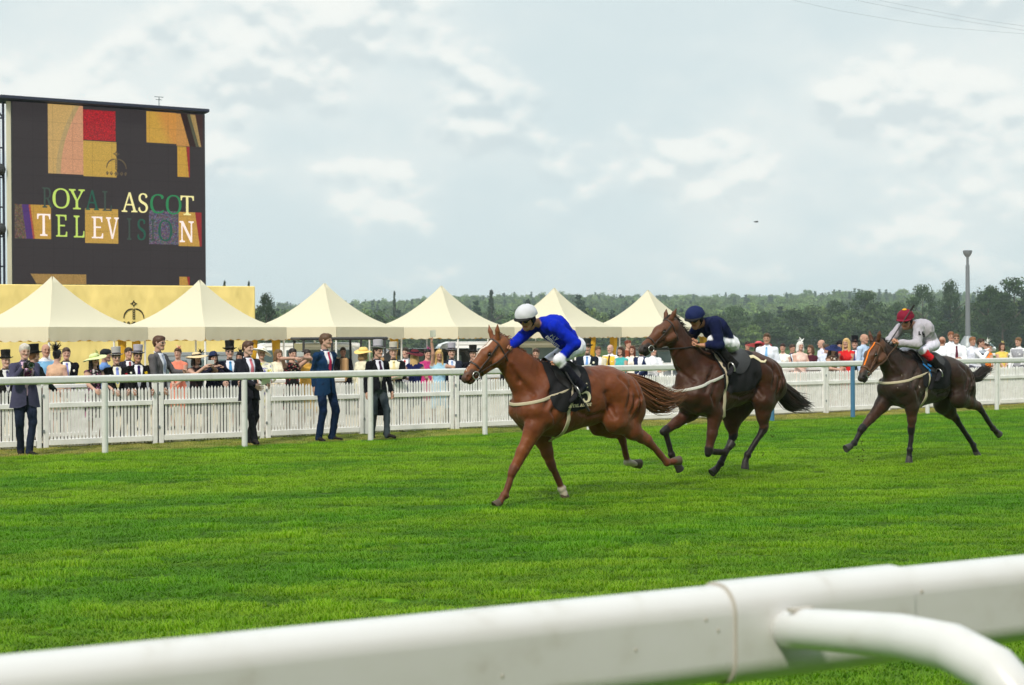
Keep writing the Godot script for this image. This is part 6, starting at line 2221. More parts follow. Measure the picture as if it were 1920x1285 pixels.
	{"label": "woman in white upturned hat and yellow and blue flowered dress", "at": Vector3(-4.696, 0, -27.796), "turn": 0.342, "tall": 1.689, "female": true, "top": Color(0.791, 0.776, 0.644), "legs": Color(0.791, 0.776, 0.644), "print": Color(0.102, 0.102, 0.434), "print2": Color(0.578, 0.527, 0.065), "print_cut": 0.34, "print_size": 9, "bare": false, "sleeve": Color(0.791, 0.776, 0.644), "hat": ["wide", Color(0.888, 0.871, 0.761), Color(0.730, 0.716, 0.578), -0.35, 0.23, 0], "hair": ["up", Color(0.578, 0.456, 0.262)], "hands": [Vector3(0.12, 1.1, 0.34), Vector3(-0.14, 1.1, 0.34)], "skin": SKINS[0], "cut": "dress", "seed": 118},
	{"label": "woman in black dress with pale dots holding up a white phone", "at": Vector3(-4.162, 0, -28.077), "turn": 0.583, "tall": 1.663, "female": true, "top": Color(0.012, 0.012, 0.014), "legs": Color(0.012, 0.012, 0.014), "print": Color(0.687, 0.578, 0.392), "print2": Color(0.352, 0.051, 0.065), "print_cut": 0.4, "print_size": 16, "hair": ["up", Color(0.027, 0.016, 0.014)], "hands": [Vector3(0.07, 1.56, 0.27), Vector3(-0.07, 1.56, 0.27)], "skin": SKINS[0], "cut": "dress", "bare": true, "seed": 119},
	{"label": "woman in mustard yellow dress taking a photo beside the black dotted dress", "at": Vector3(-3.968, 0, -28.557), "turn": 0.749, "tall": 1.638, "female": true, "top": Color(0.687, 0.392, 0.080), "legs": Color(0.687, 0.392, 0.080), "hair": ["up", Color(0.042, 0.023, 0.018)], "hands": [Vector3(0.07, 1.56, 0.27), Vector3(-0.07, 1.56, 0.27)], "skin": SKINS[0], "cut": "dress", "bare": true, "seed": 120},
	{"label": "woman in straw hat and pale jacket turned away, behind the grey top hat", "at": Vector3(-2.954, 0, -29.323), "turn": 2.369, "tall": 1.657, "female": true, "cut": "suit", "bare": false, "top": Color(0.687, 0.658, 0.503), "legs": Color(0.578, 0.552, 0.423), "hat": ["wide", Color(0.807, 0.578, 0.202), Color(0.687, 0.479, 0.138), 0.1, 0.2, 0], "hair": ["bob", Color(0.479, 0.314, 0.138)], "skin": SKINS[0], "seed": 121},
	{"label": "elderly man in grey top hat and cream waistcoat holding papers over the fence", "at": Vector3(-2.335, 0, -29.184), "turn": 0.167, "tall": 1.675, "top": Color(0.009, 0.010, 0.014), "legs": Color(0.033, 0.034, 0.042), "shirt": Color(0.839, 0.791, 0.631), "vest": Color(0.839, 0.745, 0.503), "tie": Color(0.745, 0.624, 0.314), "vest_top": 0.72, "v_low": -0.05, "v_wide": 0.13, "hat": ["top", Color(0.479, 0.456, 0.392), Color(0.033, 0.034, 0.042), 0], "hair": ["thin", Color(0.578, 0.552, 0.503)], "hands": [Vector3(0.1, 1.14, 0.34), Vector3(-0.08, 1.12, 0.34)], "skin": SKINS[1], "fat": 1.14, "pins": [["badge", -0.15, 0.72, Color(0.888, 0.888, 0.823), 0.024]], "seed": 122},
	{"label": "blonde woman in navy dress and dark red brimmed hat seen from behind", "at": Vector3(-1.970, 0, -29.951), "turn": 2.858, "tall": 1.6, "female": true, "top": Color(0.012, 0.017, 0.080), "legs": Color(0.012, 0.017, 0.080), "bare": true, "hat": ["wide", Color(0.102, 0.012, 0.021), Color(0.012, 0.012, 0.030), 0.1, 0.21, 3], "hair": ["long", Color(0.624, 0.423, 0.188)], "hands": [Vector3(0.2, 1.1, 0.25), Vector3(-0.16, 1.12, 0.3)], "skin": SKINS[0], "cut": "dress", "seed": 123},
	{"label": "blonde woman in light blue dress waving one arm high with a paper", "at": Vector3(-1.470, 0, -29.796), "turn": 0.189, "tall": 1.6, "female": true, "top": Color(0.332, 0.546, 0.701), "legs": Color(0.332, 0.546, 0.701), "hair": ["long", Color(0.672, 0.445, 0.168)], "hat": ["spray", Color(0.761, 0.624, 0.323), Color(0.761, 0.624, 0.323), 0, 0.07, 8], "hands": [Vector3(0.2, 1.14, 0.28), Vector3(-0.16, 2.06, 0.12)], "skin": SKINS[2], "pole": Vector3(0.3, 0.2, 0.4), "cut": "dress", "bare": true, "seed": 124},
	{"label": "man in grey top hat, dark suit and pale blue tie right of the waving woman", "at": Vector3(-1.230, 0, -30.186), "turn": 0.128, "tall": 1.651, "top": Color(0.024, 0.030, 0.048), "legs": Color(0.025, 0.028, 0.040), "shirt": Color(0.791, 0.807, 0.888), "tie": Color(0.337, 0.456, 0.745), "hat": ["top", Color(0.371, 0.361, 0.434), Color(0.019, 0.019, 0.025), 0], "hair": ["short", Color(0.068, 0.045, 0.030)], "hands": [Vector3(0.03, 0.98, 0.24), Vector3(-0.03, 0.96, 0.26)], "skin": SKINS[1], "seed": 125},
	{"label": "man in black top hat mostly hidden behind the leading horse's head", "at": Vector3(-0.803, 0, -30.340), "turn": 0.376, "tall": 1.604, "top": Color(0.010, 0.010, 0.013), "legs": Color(0.019, 0.019, 0.023), "shirt": Color(0.723, 0.723, 0.723), "hat": ["top", Color(0.009, 0.009, 0.010), Color(0.023, 0.023, 0.023), 0], "skin": SKINS[0], "seed": 126},
	{"label": "man in black top hat seen between leading horse's head and jockey's arm", "at": Vector3(0.022, 0, -31.341), "turn": 0.174, "tall": 1.646, "top": Color(0.012, 0.012, 0.014), "legs": Color(0.019, 0.019, 0.023), "shirt": Color(0.723, 0.723, 0.723), "tie": Color(0.246, 0.246, 0.319), "hat": ["top", Color(0.010, 0.010, 0.012), Color(0.023, 0.023, 0.023), 0], "hair": ["short", Color(0.254, 0.102, 0.042)], "skin": SKINS[1], "seed": 127},
	{"label": "man in dark coat glimpsed under the royal blue jockey's chest", "at": Vector3(0.513, 0, -31.298), "turn": -0.191, "tall": 1.6, "top": Color(0.012, 0.014, 0.019), "legs": Color(0.019, 0.019, 0.023), "shirt": Color(0.839, 0.855, 0.888), "tie": Color(0.091, 0.091, 0.133), "hair": ["short", Color(0.102, 0.051, 0.030)], "hands": [Vector3(0.03, 0.98, 0.24), Vector3(-0.03, 0.96, 0.26)], "skin": SKINS[0], "seed": 128},
	{"label": "low dark-suited man behind the jockey's breeches", "at": Vector3(1.254, 0, -32.602), "turn": -0.038, "tall": 1.6, "top": Color(0.013, 0.014, 0.019), "legs": Color(0.019, 0.019, 0.023), "shirt": Color(0.745, 0.745, 0.791), "hair": ["short", Color(0.144, 0.068, 0.040)], "skin": SKINS[0], "seed": 129},
	{"label": "man in black top hat, black coat and blue tie reading a white card", "at": Vector3(1.611, 0, -31.762), "turn": -0.138, "tall": 1.713, "top": Color(0.014, 0.018, 0.027), "legs": Color(0.023, 0.023, 0.030), "shirt": Color(0.791, 0.807, 0.905), "tie": Color(0.159, 0.323, 0.687), "vest": Color(0.578, 0.479, 0.332), "vest_top": 0.5, "hat": ["top", Color(0.023, 0.025, 0.023), Color(0.042, 0.045, 0.042), 0], "hair": ["short", Color(0.144, 0.080, 0.051)], "hands": [Vector3(0.1, 1.14, 0.34), Vector3(-0.08, 1.12, 0.34)], "skin": SKINS[1], "fat": 1.08, "pins": [["badge", 0.14, 0.74, Color(0.922, 0.888, 0.716), 0.026]], "seed": 130},
	{"label": "bald man in yellow waistcoat and white shirt between the tents and the fence", "at": Vector3(2.494, 0, -37.545), "turn": -0.503, "tall": 1.641, "cut": "shirt", "top": Color(0.807, 0.807, 0.855), "sleeve": Color(0.871, 0.871, 0.905), "legs": Color(0.042, 0.042, 0.051), "shirt": Color(0.745, 0.503, 0.068), "v_wide": 0.15, "v_min": 0.08, "vest_top": 2, "tie": Color(0.102, 0.051, 0.014), "hair": ["thin", Color(0.687, 0.578, 0.479)], "hands": [Vector3(0.24, 0.95, 0.2), Vector3(-0.24, 0.95, 0.2)], "skin": SKINS[1], "seed": 131},
	{"label": "long-haired auburn woman in white top under the last tent", "at": Vector3(3.023, 0, -37.290), "turn": -0.29, "tall": 1.613, "female": true, "top": Color(0.823, 0.791, 0.716), "legs": Color(0.578, 0.392, 0.138), "hair": ["long", Color(0.195, 0.051, 0.019)], "hands": [Vector3(0.1, 1.14, 0.34), Vector3(-0.08, 1.12, 0.34)], "skin": SKINS[0], "cut": "dress", "bare": true, "seed": 132},
	{"label": "auburn-haired woman standing behind the woman in the white top", "at": Vector3(3.189, 0, -40.955), "turn": 0.62, "tall": 1.735, "female": true, "top": Color(0.254, 0.068, 0.034), "legs": Color(0.144, 0.042, 0.023), "hair": ["up", Color(0.254, 0.054, 0.018)], "skin": SKINS[0], "cut": "dress", "bare": true, "seed": 133},
	{"label": "man in white shirt bending over papers behind the second horse's muzzle", "at": Vector3(3.394, 0, -35.747), "turn": 0.429, "tall": 1.6, "cut": "shirt", "top": Color(0.791, 0.807, 0.871), "legs": Color(0.102, 0.102, 0.117), "hair": ["short", Color(0.323, 0.144, 0.042)], "hands": [Vector3(0.1, 1.14, 0.34), Vector3(-0.08, 1.12, 0.34)], "skin": SKINS[0], "seed": 134},
	{"label": "dark-haired woman whose head shows just left of the pink hat", "at": Vector3(6.448, 0, -40.662), "turn": 0.105, "tall": 1.687, "female": true, "top": Color(0.578, 0.254, 0.195), "legs": Color(0.091, 0.091, 0.091), "hair": ["up", Color(0.042, 0.023, 0.016)], "skin": SKINS[2], "cut": "dress", "bare": true, "seed": 135},
	{"label": "woman under a huge pink-red brimmed hat behind the man in the white shirt", "at": Vector3(6.245, 0, -37.685), "turn": 0.883, "tall": 1.686, "female": true, "top": Color(0.631, 0.102, 0.138), "legs": Color(0.631, 0.102, 0.138), "hat": ["wide", Color(0.687, 0.117, 0.150), Color(0.527, 0.068, 0.098), -0.2, 0.36, 0], "hair": ["bob", Color(0.144, 0.051, 0.030)], "skin": SKINS[0], "cut": "dress", "bare": true, "seed": 136},
	{"label": "tall brown-haired man in white shirt and sky blue tie", "at": Vector3(6.023, 0, -35.052), "turn": -0.31, "tall": 1.898, "cut": "shirt", "top": Color(0.738, 0.776, 0.888), "legs": Color(0.068, 0.076, 0.102), "shirt": Color(0.738, 0.776, 0.888), "tie": Color(0.212, 0.434, 0.745), "hair": ["short", Color(0.156, 0.080, 0.040)], "hands": [Vector3(0.26, 0.9, 0.12), Vector3(-0.26, 0.9, 0.12)], "skin": SKINS[2], "fat": 1.1, "seed": 137},
	{"label": "dark-haired woman in a white dress right of the tall man", "at": Vector3(6.961, 0, -38.142), "turn": -0.355, "tall": 1.639, "female": true, "top": Color(0.807, 0.807, 0.761), "legs": Color(0.807, 0.807, 0.761), "hair": ["up", Color(0.068, 0.030, 0.021)], "skin": SKINS[0], "cut": "dress", "bare": true, "seed": 138},
	{"label": "white-haired woman in a pale pink dress and white feathered headpiece", "at": Vector3(7.091, 0, -36.564), "turn": 0.245, "tall": 1.698, "female": true, "top": Color(0.761, 0.552, 0.491), "legs": Color(0.761, 0.552, 0.491), "hair": ["bob", Color(0.791, 0.791, 0.776)], "hat": ["spray", Color(0.855, 0.888, 0.871), Color(0.888, 0.905, 0.888), 0, 0.12, 18], "hands": [Vector3(0.1, 1.14, 0.34), Vector3(-0.08, 1.12, 0.34)], "skin": SKINS[1], "cut": "dress", "bare": true, "seed": 139},
	{"label": "balding man in pale lilac shirt turned to the left", "at": Vector3(8.668, 0, -41.486), "turn": -1.428, "tall": 1.716, "cut": "shirt", "top": Color(0.672, 0.687, 0.855), "legs": Color(0.068, 0.068, 0.098), "hair": ["thin", Color(0.392, 0.314, 0.262)], "hands": [Vector3(0.03, 0.98, 0.24), Vector3(-0.03, 0.96, 0.26)], "skin": SKINS[0], "seed": 140},
	{"label": "brown-haired woman in broad navy hat looking down", "at": Vector3(7.747, 0, -35.915), "turn": 0.486, "tall": 1.6, "female": true, "top": Color(0.107, 0.061, 0.040), "legs": Color(0.042, 0.030, 0.021), "print": Color(0.687, 0.631, 0.578), "print_cut": 0.25, "hat": ["wide", Color(0.014, 0.023, 0.084), Color(0.025, 0.042, 0.144), 0.15, 0.24, 5], "hair": ["long", Color(0.042, 0.019, 0.013)], "hands": [Vector3(0.1, 1.14, 0.34), Vector3(-0.08, 1.12, 0.34)], "skin": SKINS[0], "nod": 0.35, "cut": "dress", "bare": true, "seed": 141},
	{"label": "long-haired blonde woman in a bright red dress, arms folded", "at": Vector3(8.153, 0, -36.174), "turn": -0.571, "tall": 1.771, "female": true, "top": Color(0.631, 0.025, 0.030), "legs": Color(0.631, 0.025, 0.030), "bare": true, "hair": ["long", Color(0.687, 0.456, 0.188)], "hands": [Vector3(-0.02, 1.16, 0.26), Vector3(0.02, 1.14, 0.28)], "skin": SKINS[0], "cut": "dress", "seed": 142},
	{"label": "man in tall black top hat behind the blonde woman in red", "at": Vector3(8.749, 0, -37.860), "turn": -0.402, "tall": 1.738, "top": Color(0.014, 0.016, 0.023), "legs": Color(0.023, 0.023, 0.030), "shirt": Color(0.791, 0.791, 0.855), "tie": Color(0.068, 0.068, 0.254), "hat": ["top", Color(0.007, 0.007, 0.009), Color(0.019, 0.019, 0.021), 0], "hair": ["short", Color(0.144, 0.068, 0.042)], "skin": SKINS[0], "seed": 143},
	{"label": "bald man in light blue shirt by the trailing horse's ears", "at": Vector3(8.872, 0, -37.464), "turn": 0.815, "tall": 1.872, "cut": "shirt", "top": Color(0.456, 0.578, 0.791), "legs": Color(0.068, 0.068, 0.098), "hair": ["thin", Color(0.578, 0.392, 0.279)], "skin": SKINS[2], "seed": 144},
	{"label": "dark-hatted woman half hidden behind the blonde woman's hair", "at": Vector3(8.902, 0, -40.330), "turn": -0.217, "tall": 1.674, "female": true, "top": Color(0.023, 0.014, 0.019), "legs": Color(0.023, 0.014, 0.019), "hat": ["bowler", Color(0.010, 0.010, 0.013), Color(0.010, 0.010, 0.013), 0], "hair": ["bob", Color(0.025, 0.014, 0.009)], "skin": SKINS[0], "cut": "dress", "bare": true, "seed": 145},
	{"label": "bald sunburnt man in white shirt seen from behind, right of the maroon-capped jockey", "at": Vector3(11.385, 0, -39.305), "turn": 2.336, "tall": 1.79, "cut": "shirt", "top": Color(0.776, 0.815, 0.888), "legs": Color(0.068, 0.068, 0.098), "hair": ["thin", Color(0.392, 0.144, 0.072)], "skin": SKINS[2], "seed": 146},
	{"label": "red-haired man behind the man in sunglasses and dark tie", "at": Vector3(12.199, 0, -41.248), "turn": -0.113, "tall": 1.917, "cut": "shirt", "top": Color(0.745, 0.776, 0.855), "legs": Color(0.068, 0.068, 0.098), "hair": ["short", Color(0.392, 0.144, 0.058)], "skin": SKINS[2], "seed": 147},
	{"label": "man in sunglasses, white shirt, pale waistcoat and dark red tie", "at": Vector3(11.635, 0, -38.871), "turn": -0.204, "tall": 1.858, "cut": "shirt", "top": Color(0.791, 0.807, 0.871), "sleeve": Color(0.839, 0.855, 0.905), "legs": Color(0.068, 0.068, 0.098), "shirt": Color(0.791, 0.807, 0.871), "vest": Color(0.552, 0.552, 0.578), "vest_top": 0.5, "tie": Color(0.102, 0.018, 0.037), "hair": ["short", Color(0.254, 0.127, 0.061)], "glasses": true, "hands": [Vector3(0.1, 1.14, 0.34), Vector3(-0.08, 1.12, 0.34)], "skin": SKINS[2], "seed": 148},
	{"label": "sandy-haired man half hidden left of the drinking man", "at": Vector3(12.566, 0, -40.533), "turn": 0.223, "tall": 1.768, "cut": "shirt", "top": Color(0.687, 0.716, 0.839), "legs": Color(0.068, 0.068, 0.098), "hair": ["short", Color(0.434, 0.188, 0.072)], "skin": SKINS[2], "seed": 149},
	{"label": "dark-haired man in white shirt and grey waistcoat raising a glass to drink", "at": Vector3(12.463, 0, -39.518), "turn": 0.777, "tall": 1.727, "cut": "shirt", "top": Color(0.791, 0.815, 0.905), "sleeve": Color(0.855, 0.871, 0.922), "legs": Color(0.144, 0.156, 0.195), "shirt": Color(0.314, 0.352, 0.413), "v_wide": 0.14, "v_min": 0.08, "vest_top": 2, "hair": ["short", Color(0.068, 0.034, 0.018)], "hands": [Vector3(0.08, 1.52, 0.26), Vector3(-0.1, 1.4, 0.28)], "skin": SKINS[2], "seed": 150},
	{"label": "woman with an orange bag and curling white feather headpiece", "at": Vector3(13.264, 0, -41.454), "turn": -1.008, "tall": 1.6, "female": true, "top": Color(0.745, 0.195, 0.025), "legs": Color(0.745, 0.195, 0.025), "hat": ["spray", Color(0.905, 0.905, 0.888), Color(0.905, 0.905, 0.888), 0, 0.2, 9], "hair": ["up", Color(0.102, 0.045, 0.025)], "skin": SKINS[0], "cut": "dress", "bare": true, "seed": 151},
	{"label": "man in grey waistcoat and white shirt at the right edge of the picture", "at": Vector3(13.884, 0, -40.663), "turn": -0.853, "tall": 1.746, "cut": "shirt", "top": Color(0.761, 0.776, 0.823), "sleeve": Color(0.839, 0.855, 0.905), "legs": Color(0.091, 0.091, 0.112), "shirt": Color(0.323, 0.332, 0.371), "v_wide": 0.14, "v_min": 0.08, "vest_top": 2, "hair": ["short", Color(0.323, 0.175, 0.080)], "skin": SKINS[0], "seed": 152},
	{"label": "man in dark jacket at the wheel of the golf buggy", "at": Vector3(-4.068, 0, -35.700), "turn": 0.201, "tall": 1.62, "top": Color(0.019, 0.019, 0.025), "legs": Color(0.019, 0.019, 0.025), "shirt": Color(0.716, 0.716, 0.761), "hair": ["short", Color(0.102, 0.058, 0.032)], "hands": [Vector3(0.1, 1.14, 0.34), Vector3(-0.08, 1.12, 0.34)], "skin": SKINS[2], "seed": 153},
	{"label": "man in charcoal suit far behind, between the two grey top hats on the fence", "at": Vector3(-7.743, 0, -29.944), "turn": 0.602, "tall": 1.68, "top": Color(0.027, 0.027, 0.037), "legs": Color(0.023, 0.023, 0.030), "shirt": Color(0.761, 0.761, 0.823), "tie": Color(0.254, 0.042, 0.068), "hair": ["short", Color(0.068, 0.040, 0.025)], "hands": [Vector3(0.03, 0.98, 0.24), Vector3(-0.03, 0.96, 0.26)], "skin": SKINS[0], "seed": 154},
	{"label": "woman in a coral dress far behind, between grey suit and straw hat", "at": Vector3(-6.771, 0, -30.090), "turn": -0.04, "tall": 1.673, "female": true, "top": Color(0.687, 0.216, 0.144), "legs": Color(0.687, 0.216, 0.144), "hat": ["spray", Color(0.687, 0.216, 0.144), Color(0.807, 0.392, 0.279), 0, 0.1, 8], "hair": ["up", Color(0.144, 0.068, 0.034)], "hands": [Vector3(0.03, 0.98, 0.24), Vector3(-0.03, 0.96, 0.26)], "skin": SKINS[0], "cut": "dress", "bare": true, "seed": 155},
	{"label": "woman in cream jacket behind the white upturned hat and dotted dress", "at": Vector3(-4.834, 0, -30.614), "turn": 0.68, "tall": 1.625, "female": true, "top": Color(0.791, 0.716, 0.552), "legs": Color(0.791, 0.716, 0.552), "cut": "suit", "bare": false, "hair": ["bob", Color(0.254, 0.144, 0.065)], "hands": [Vector3(0.03, 0.98, 0.24), Vector3(-0.03, 0.96, 0.26)], "skin": SKINS[2], "seed": 156},
	{"label": "man in light grey suit behind the elderly man with the cream waistcoat", "at": Vector3(-2.335, 0, -32.684), "turn": -0.278, "tall": 1.627, "top": Color(0.270, 0.279, 0.314), "legs": Color(0.216, 0.223, 0.250), "shirt": Color(0.807, 0.807, 0.871), "tie": Color(0.527, 0.065, 0.065), "hair": ["short", Color(0.068, 0.042, 0.027)], "skin": SKINS[1], "seed": 157},
	{"label": "dark-haired woman in magenta between the navy dress and the waving woman", "at": Vector3(-1.846, 0, -32.284), "turn": 0.406, "tall": 1.6, "female": true, "top": Color(0.434, 0.042, 0.168), "legs": Color(0.434, 0.042, 0.168), "hair": ["up", Color(0.025, 0.016, 0.014)], "hat": ["spray", Color(0.434, 0.042, 0.168), Color(0.631, 0.117, 0.352), 0, 0.11, 9], "hands": [Vector3(0.03, 0.98, 0.24), Vector3(-0.03, 0.96, 0.26)], "skin": SKINS[0], "cut": "dress", "bare": true, "seed": 158},
	{"label": "man in pale linen jacket right behind the blue tie and white card", "at": Vector3(2.081, 0, -35.977), "turn": 0.204, "tall": 1.601, "top": Color(0.658, 0.604, 0.456), "legs": Color(0.479, 0.434, 0.332), "shirt": Color(0.807, 0.807, 0.871), "hair": ["short", Color(0.195, 0.102, 0.048)], "hands": [Vector3(0.03, 0.98, 0.24), Vector3(-0.03, 0.96, 0.26)], "skin": SKINS[2], "seed": 159},
	{"label": "woman in turquoise dress beside the man in the yellow waistcoat", "at": Vector3(2.619, 0, -35.608), "turn": -0.597, "tall": 1.6, "female": true, "top": Color(0.068, 0.392, 0.392), "legs": Color(0.068, 0.392, 0.392), "hair": ["bob", Color(0.102, 0.045, 0.023)], "hands": [Vector3(0.03, 0.98, 0.24), Vector3(-0.03, 0.96, 0.26)], "skin": SKINS[0], "cut": "dress", "bare": true, "seed": 160},
	{"label": "man in dark blue blazer just left of the second horse's nose", "at": Vector3(3.188, 0, -36.446), "turn": -0.524, "tall": 1.6, "top": Color(0.016, 0.025, 0.072), "legs": Color(0.578, 0.527, 0.392), "shirt": Color(0.807, 0.807, 0.871), "hair": ["short", Color(0.144, 0.068, 0.032)], "hands": [Vector3(0.03, 0.98, 0.24), Vector3(-0.03, 0.96, 0.26)], "skin": SKINS[2], "seed": 161},
	{"label": "man in navy blazer between the white dress and the white-haired woman", "at": Vector3(7.478, 0, -39.659), "turn": 0.337, "tall": 1.6, "top": Color(0.018, 0.025, 0.065), "legs": Color(0.254, 0.231, 0.188), "shirt": Color(0.776, 0.807, 0.888), "tie": Color(0.578, 0.434, 0.068), "hair": ["short", Color(0.102, 0.051, 0.030)], "hands": [Vector3(0.03, 0.98, 0.24), Vector3(-0.03, 0.96, 0.26)], "skin": SKINS[2], "seed": 162},
	{"label": "woman in a maroon jacket right beside the white-haired woman", "at": Vector3(7.679, 0, -38.126), "turn": -0.81, "tall": 1.6, "female": true, "top": Color(0.068, 0.018, 0.030), "legs": Color(0.068, 0.018, 0.030), "cut": "suit", "bare": false, "hair": ["bob", Color(0.195, 0.102, 0.051)], "hands": [Vector3(0.03, 0.98, 0.24), Vector3(-0.03, 0.96, 0.26)], "skin": SKINS[0], "seed": 163},
	{"label": "man in striped-pale shirt left of the broad navy hat", "at": Vector3(8.178, 0, -38.682), "turn": 0.228, "tall": 1.602, "cut": "shirt", "top": Color(0.624, 0.687, 0.823), "legs": Color(0.068, 0.068, 0.098), "hair": ["short", Color(0.144, 0.080, 0.040)], "hands": [Vector3(0.03, 0.98, 0.24), Vector3(-0.03, 0.96, 0.26)], "skin": SKINS[0], "seed": 164},
	{"label": "man in white shirt right behind the trailing horse's ears", "at": Vector3(9.549, 0, -39.320), "turn": -0.5, "tall": 1.674, "cut": "shirt", "top": Color(0.761, 0.791, 0.855), "legs": Color(0.068, 0.068, 0.098), "hair": ["short", Color(0.068, 0.042, 0.025)], "skin": SKINS[2], "seed": 165},
	{"label": "man in cream jacket close to the maroon-capped jockey's back", "at": Vector3(11.850, 0, -41.737), "turn": 0.072, "tall": 1.622, "top": Color(0.687, 0.631, 0.479), "legs": Color(0.254, 0.231, 0.188), "shirt": Color(0.807, 0.807, 0.871), "hair": ["short", Color(0.144, 0.068, 0.032)], "skin": SKINS[0], "seed": 166},
	{"label": "woman in a yellow dress in front of the white rails near the right edge", "at": Vector3(14.088, 0, -42.691), "turn": 0.03, "tall": 1.6, "female": true, "top": Color(0.687, 0.527, 0.117), "legs": Color(0.687, 0.527, 0.117), "hair": ["bob", Color(0.102, 0.042, 0.021)], "hat": ["spray", Color(0.687, 0.527, 0.117), Color(0.807, 0.687, 0.279), 0, 0.09, 8], "hands": [Vector3(0.03, 0.98, 0.24), Vector3(-0.03, 0.96, 0.26)], "skin": SKINS[0], "cut": "dress", "bare": true, "seed": 167},
]
var jobs := []
var done := []
var held := []


func run_job(i: int) -> void:
	done[i] = horse_job(jobs[i]) if jobs[i].has("coat") else person_job(jobs[i])


func rider_spec(h: Dictionary, k: int) -> Dictionary:
	var r: Dictionary = h.rider
	var j := {"lat": Vector3(0, 0, -1)}
	j.hips = r.pelvis
	j.neck = r.neck
	j.up = (r.neck - r.pelvis).normalized()
	j.fwd = j.lat.cross(j.up).normalized()
	j.head = r.head + Vector3(0, -0.035, 0)
	var look: Vector3 = [Vector3(0.82, -0.46, -0.42), Vector3(0.84, -0.48, -0.38), Vector3(0.84, -0.36, -0.42)][k]
	look = look.normalized()
	var up := (Vector3.UP - look * look.y).normalized()
	j.head_basis = Basis(up.cross(look), up, look)
	for s in 2:
		var q: String = "n" if s == 0 else "f"
		j["shoulder%d" % s] = r[q + "s"]
		j["wrist%d" % s] = r[q + "w"]
		j["elbow%d" % s] = ik(r[q + "s"], r[q + "w"], 0.285, 0.255, r[q + "e"] - (r[q + "s"] + r[q + "w"]) * 0.5 + Vector3(-0.05, -0.05, -0.08 if s == 0 else 0.08))
		var hip: Vector3 = r.pelvis + Vector3(0.0, -0.02, -0.10 if s == 0 else 0.10)
		j["hip%d" % s] = hip
		j["ankle%d" % s] = r[q + "a"]
		j["knee%d" % s] = ik(hip, r[q + "a"], 0.43, 0.42, r[q + "k"] - (hip + r[q + "a"]) * 0.5)
		j["toe%d" % s] = r[q + "t"]
	var looks := [
		{"top": Color(0.006, 0.020, 0.42), "legs": Color(0.70, 0.71, 0.79), "boot": Color(0.012, 0.014, 0.022), "label": "jockey in royal blue silks and pale grey cap leaning over the leading chestnut horse"},
		{"top": Color(0.010, 0.014, 0.050), "legs": Color(0.72, 0.73, 0.78), "boot": Color(0.012, 0.012, 0.014), "label": "jockey in navy silks and navy cap crouching on the second, dark bay horse"},
		{"top": Color(0.40, 0.38, 0.43), "legs": Color(0.68, 0.66, 0.78), "boot": Color(0.012, 0.012, 0.014), "cuff_color": Color(0.62, 0.02, 0.03), "boot_top": 0.48, "label": "jockey in pale grey silks and maroon cap on the trailing dark horse"}]
	var sp: Dictionary = looks[k]
	sp.merge({"j": j, "tall": 1.66, "cell": 0.0105, "skin": Color(0.52, 0.27, 0.18), "cut": "silks", "seed": 50 + k, "hunch": 0.03, "grip": "grip", "shoe": Color(0.02, 0.02, 0.024), "palm": Vector3(0.1, -0.9, 0.2), "leg_fat": 0.92, "cuff": 0.90 if k != 1 else 0.55, "full": 1.27, "folds": 0.011})
	return sp


func build_animals_and_people() -> void:
	tinted("coat", 0.54, 0.38)
	M.coat.rim_enabled = true
	M.coat.rim = 0.12
	M.coat.rim_tint = 0.5
	M.coat.normal_enabled = true
	M.coat.normal_texture = noise_tex(61, 0.02, 256, 5, 4.0)
	M.coat.normal_scale = 0.4
	M.coat.uv1_triplanar = true
	M.coat.uv1_scale = Vector3(2.0, 3.4, 2.0)
	tinted("hair", 0.5, 0.4)
	tinted("hat", 0.75, 0.3)
	tinted("gloss", 0.15, 0.6)
	tinted("cloth", 0.8, 0.3)
	tinted("hoof", 0.5, 0.4)
	tinted("clothes", 0.88, 0.2)
	M.clothes.normal_enabled = true
	M.clothes.normal_texture = noise_tex(62, 0.014, 256, 4, 5.0)
	M.clothes.normal_scale = 0.8
	M.clothes.uv1_triplanar = true
	M.clothes.uv1_scale = Vector3(2.6, 1.6, 2.6)
	paint("black_cloth", Color(0.012, 0.012, 0.014), 0.8, 0.3)
	paint("blue_cloth", Color(0.02, 0.16, 0.42), 0.7, 0.3)
	paint("leather", Color(0.035, 0.018, 0.012), 0.45, 0.5)
	paint("tan_leather", Color(0.10, 0.045, 0.02), 0.5, 0.5)
	paint("black_leather", Color(0.014, 0.013, 0.013), 0.4, 0.5)
	paint("pale_webbing", Color(0.52, 0.45, 0.33), 0.75, 0.3)
	paint("white_webbing", Color(0.62, 0.61, 0.58), 0.75, 0.3)
	paint("orange_cloth", Color(0.80, 0.20, 0.02), 0.7, 0.3)
	paint("soil", Color(0.035, 0.04, 0.012), 0.95, 0.2)
	paint("steel", Color(0.55, 0.55, 0.54), 0.3, 0.5).metallic = 0.9
	paint("cream_print", Color(0.72, 0.64, 0.44), 0.7, 0.3)
	paint("white_print", Color(0.75, 0.76, 0.80), 0.6, 0.3)
	build_templates()
	for k in 3: jobs.append(HORSES[k])
	for k in 3: jobs.append(rider_spec(HORSES[k], k))
	for c in CROWD:
		var sp: Dictionary = c.duplicate()
		sp.j = stand(sp)
		jobs.append(sp)
	done.resize(jobs.size())
	var task := WorkerThreadPool.add_group_task(run_job, jobs.size(), 4, true)
	WorkerThreadPool.wait_for_group_task_completion(task)
	for k in 3: place_horse(k)
	for i in CROWD.size():
		var sp: Dictionary = jobs[6 + i]
		make_person(sp, done[6 + i], sp.at, sp.turn)
	held_things()


func strip_part(m: MB) -> ArrayMesh:
	return m.commit()


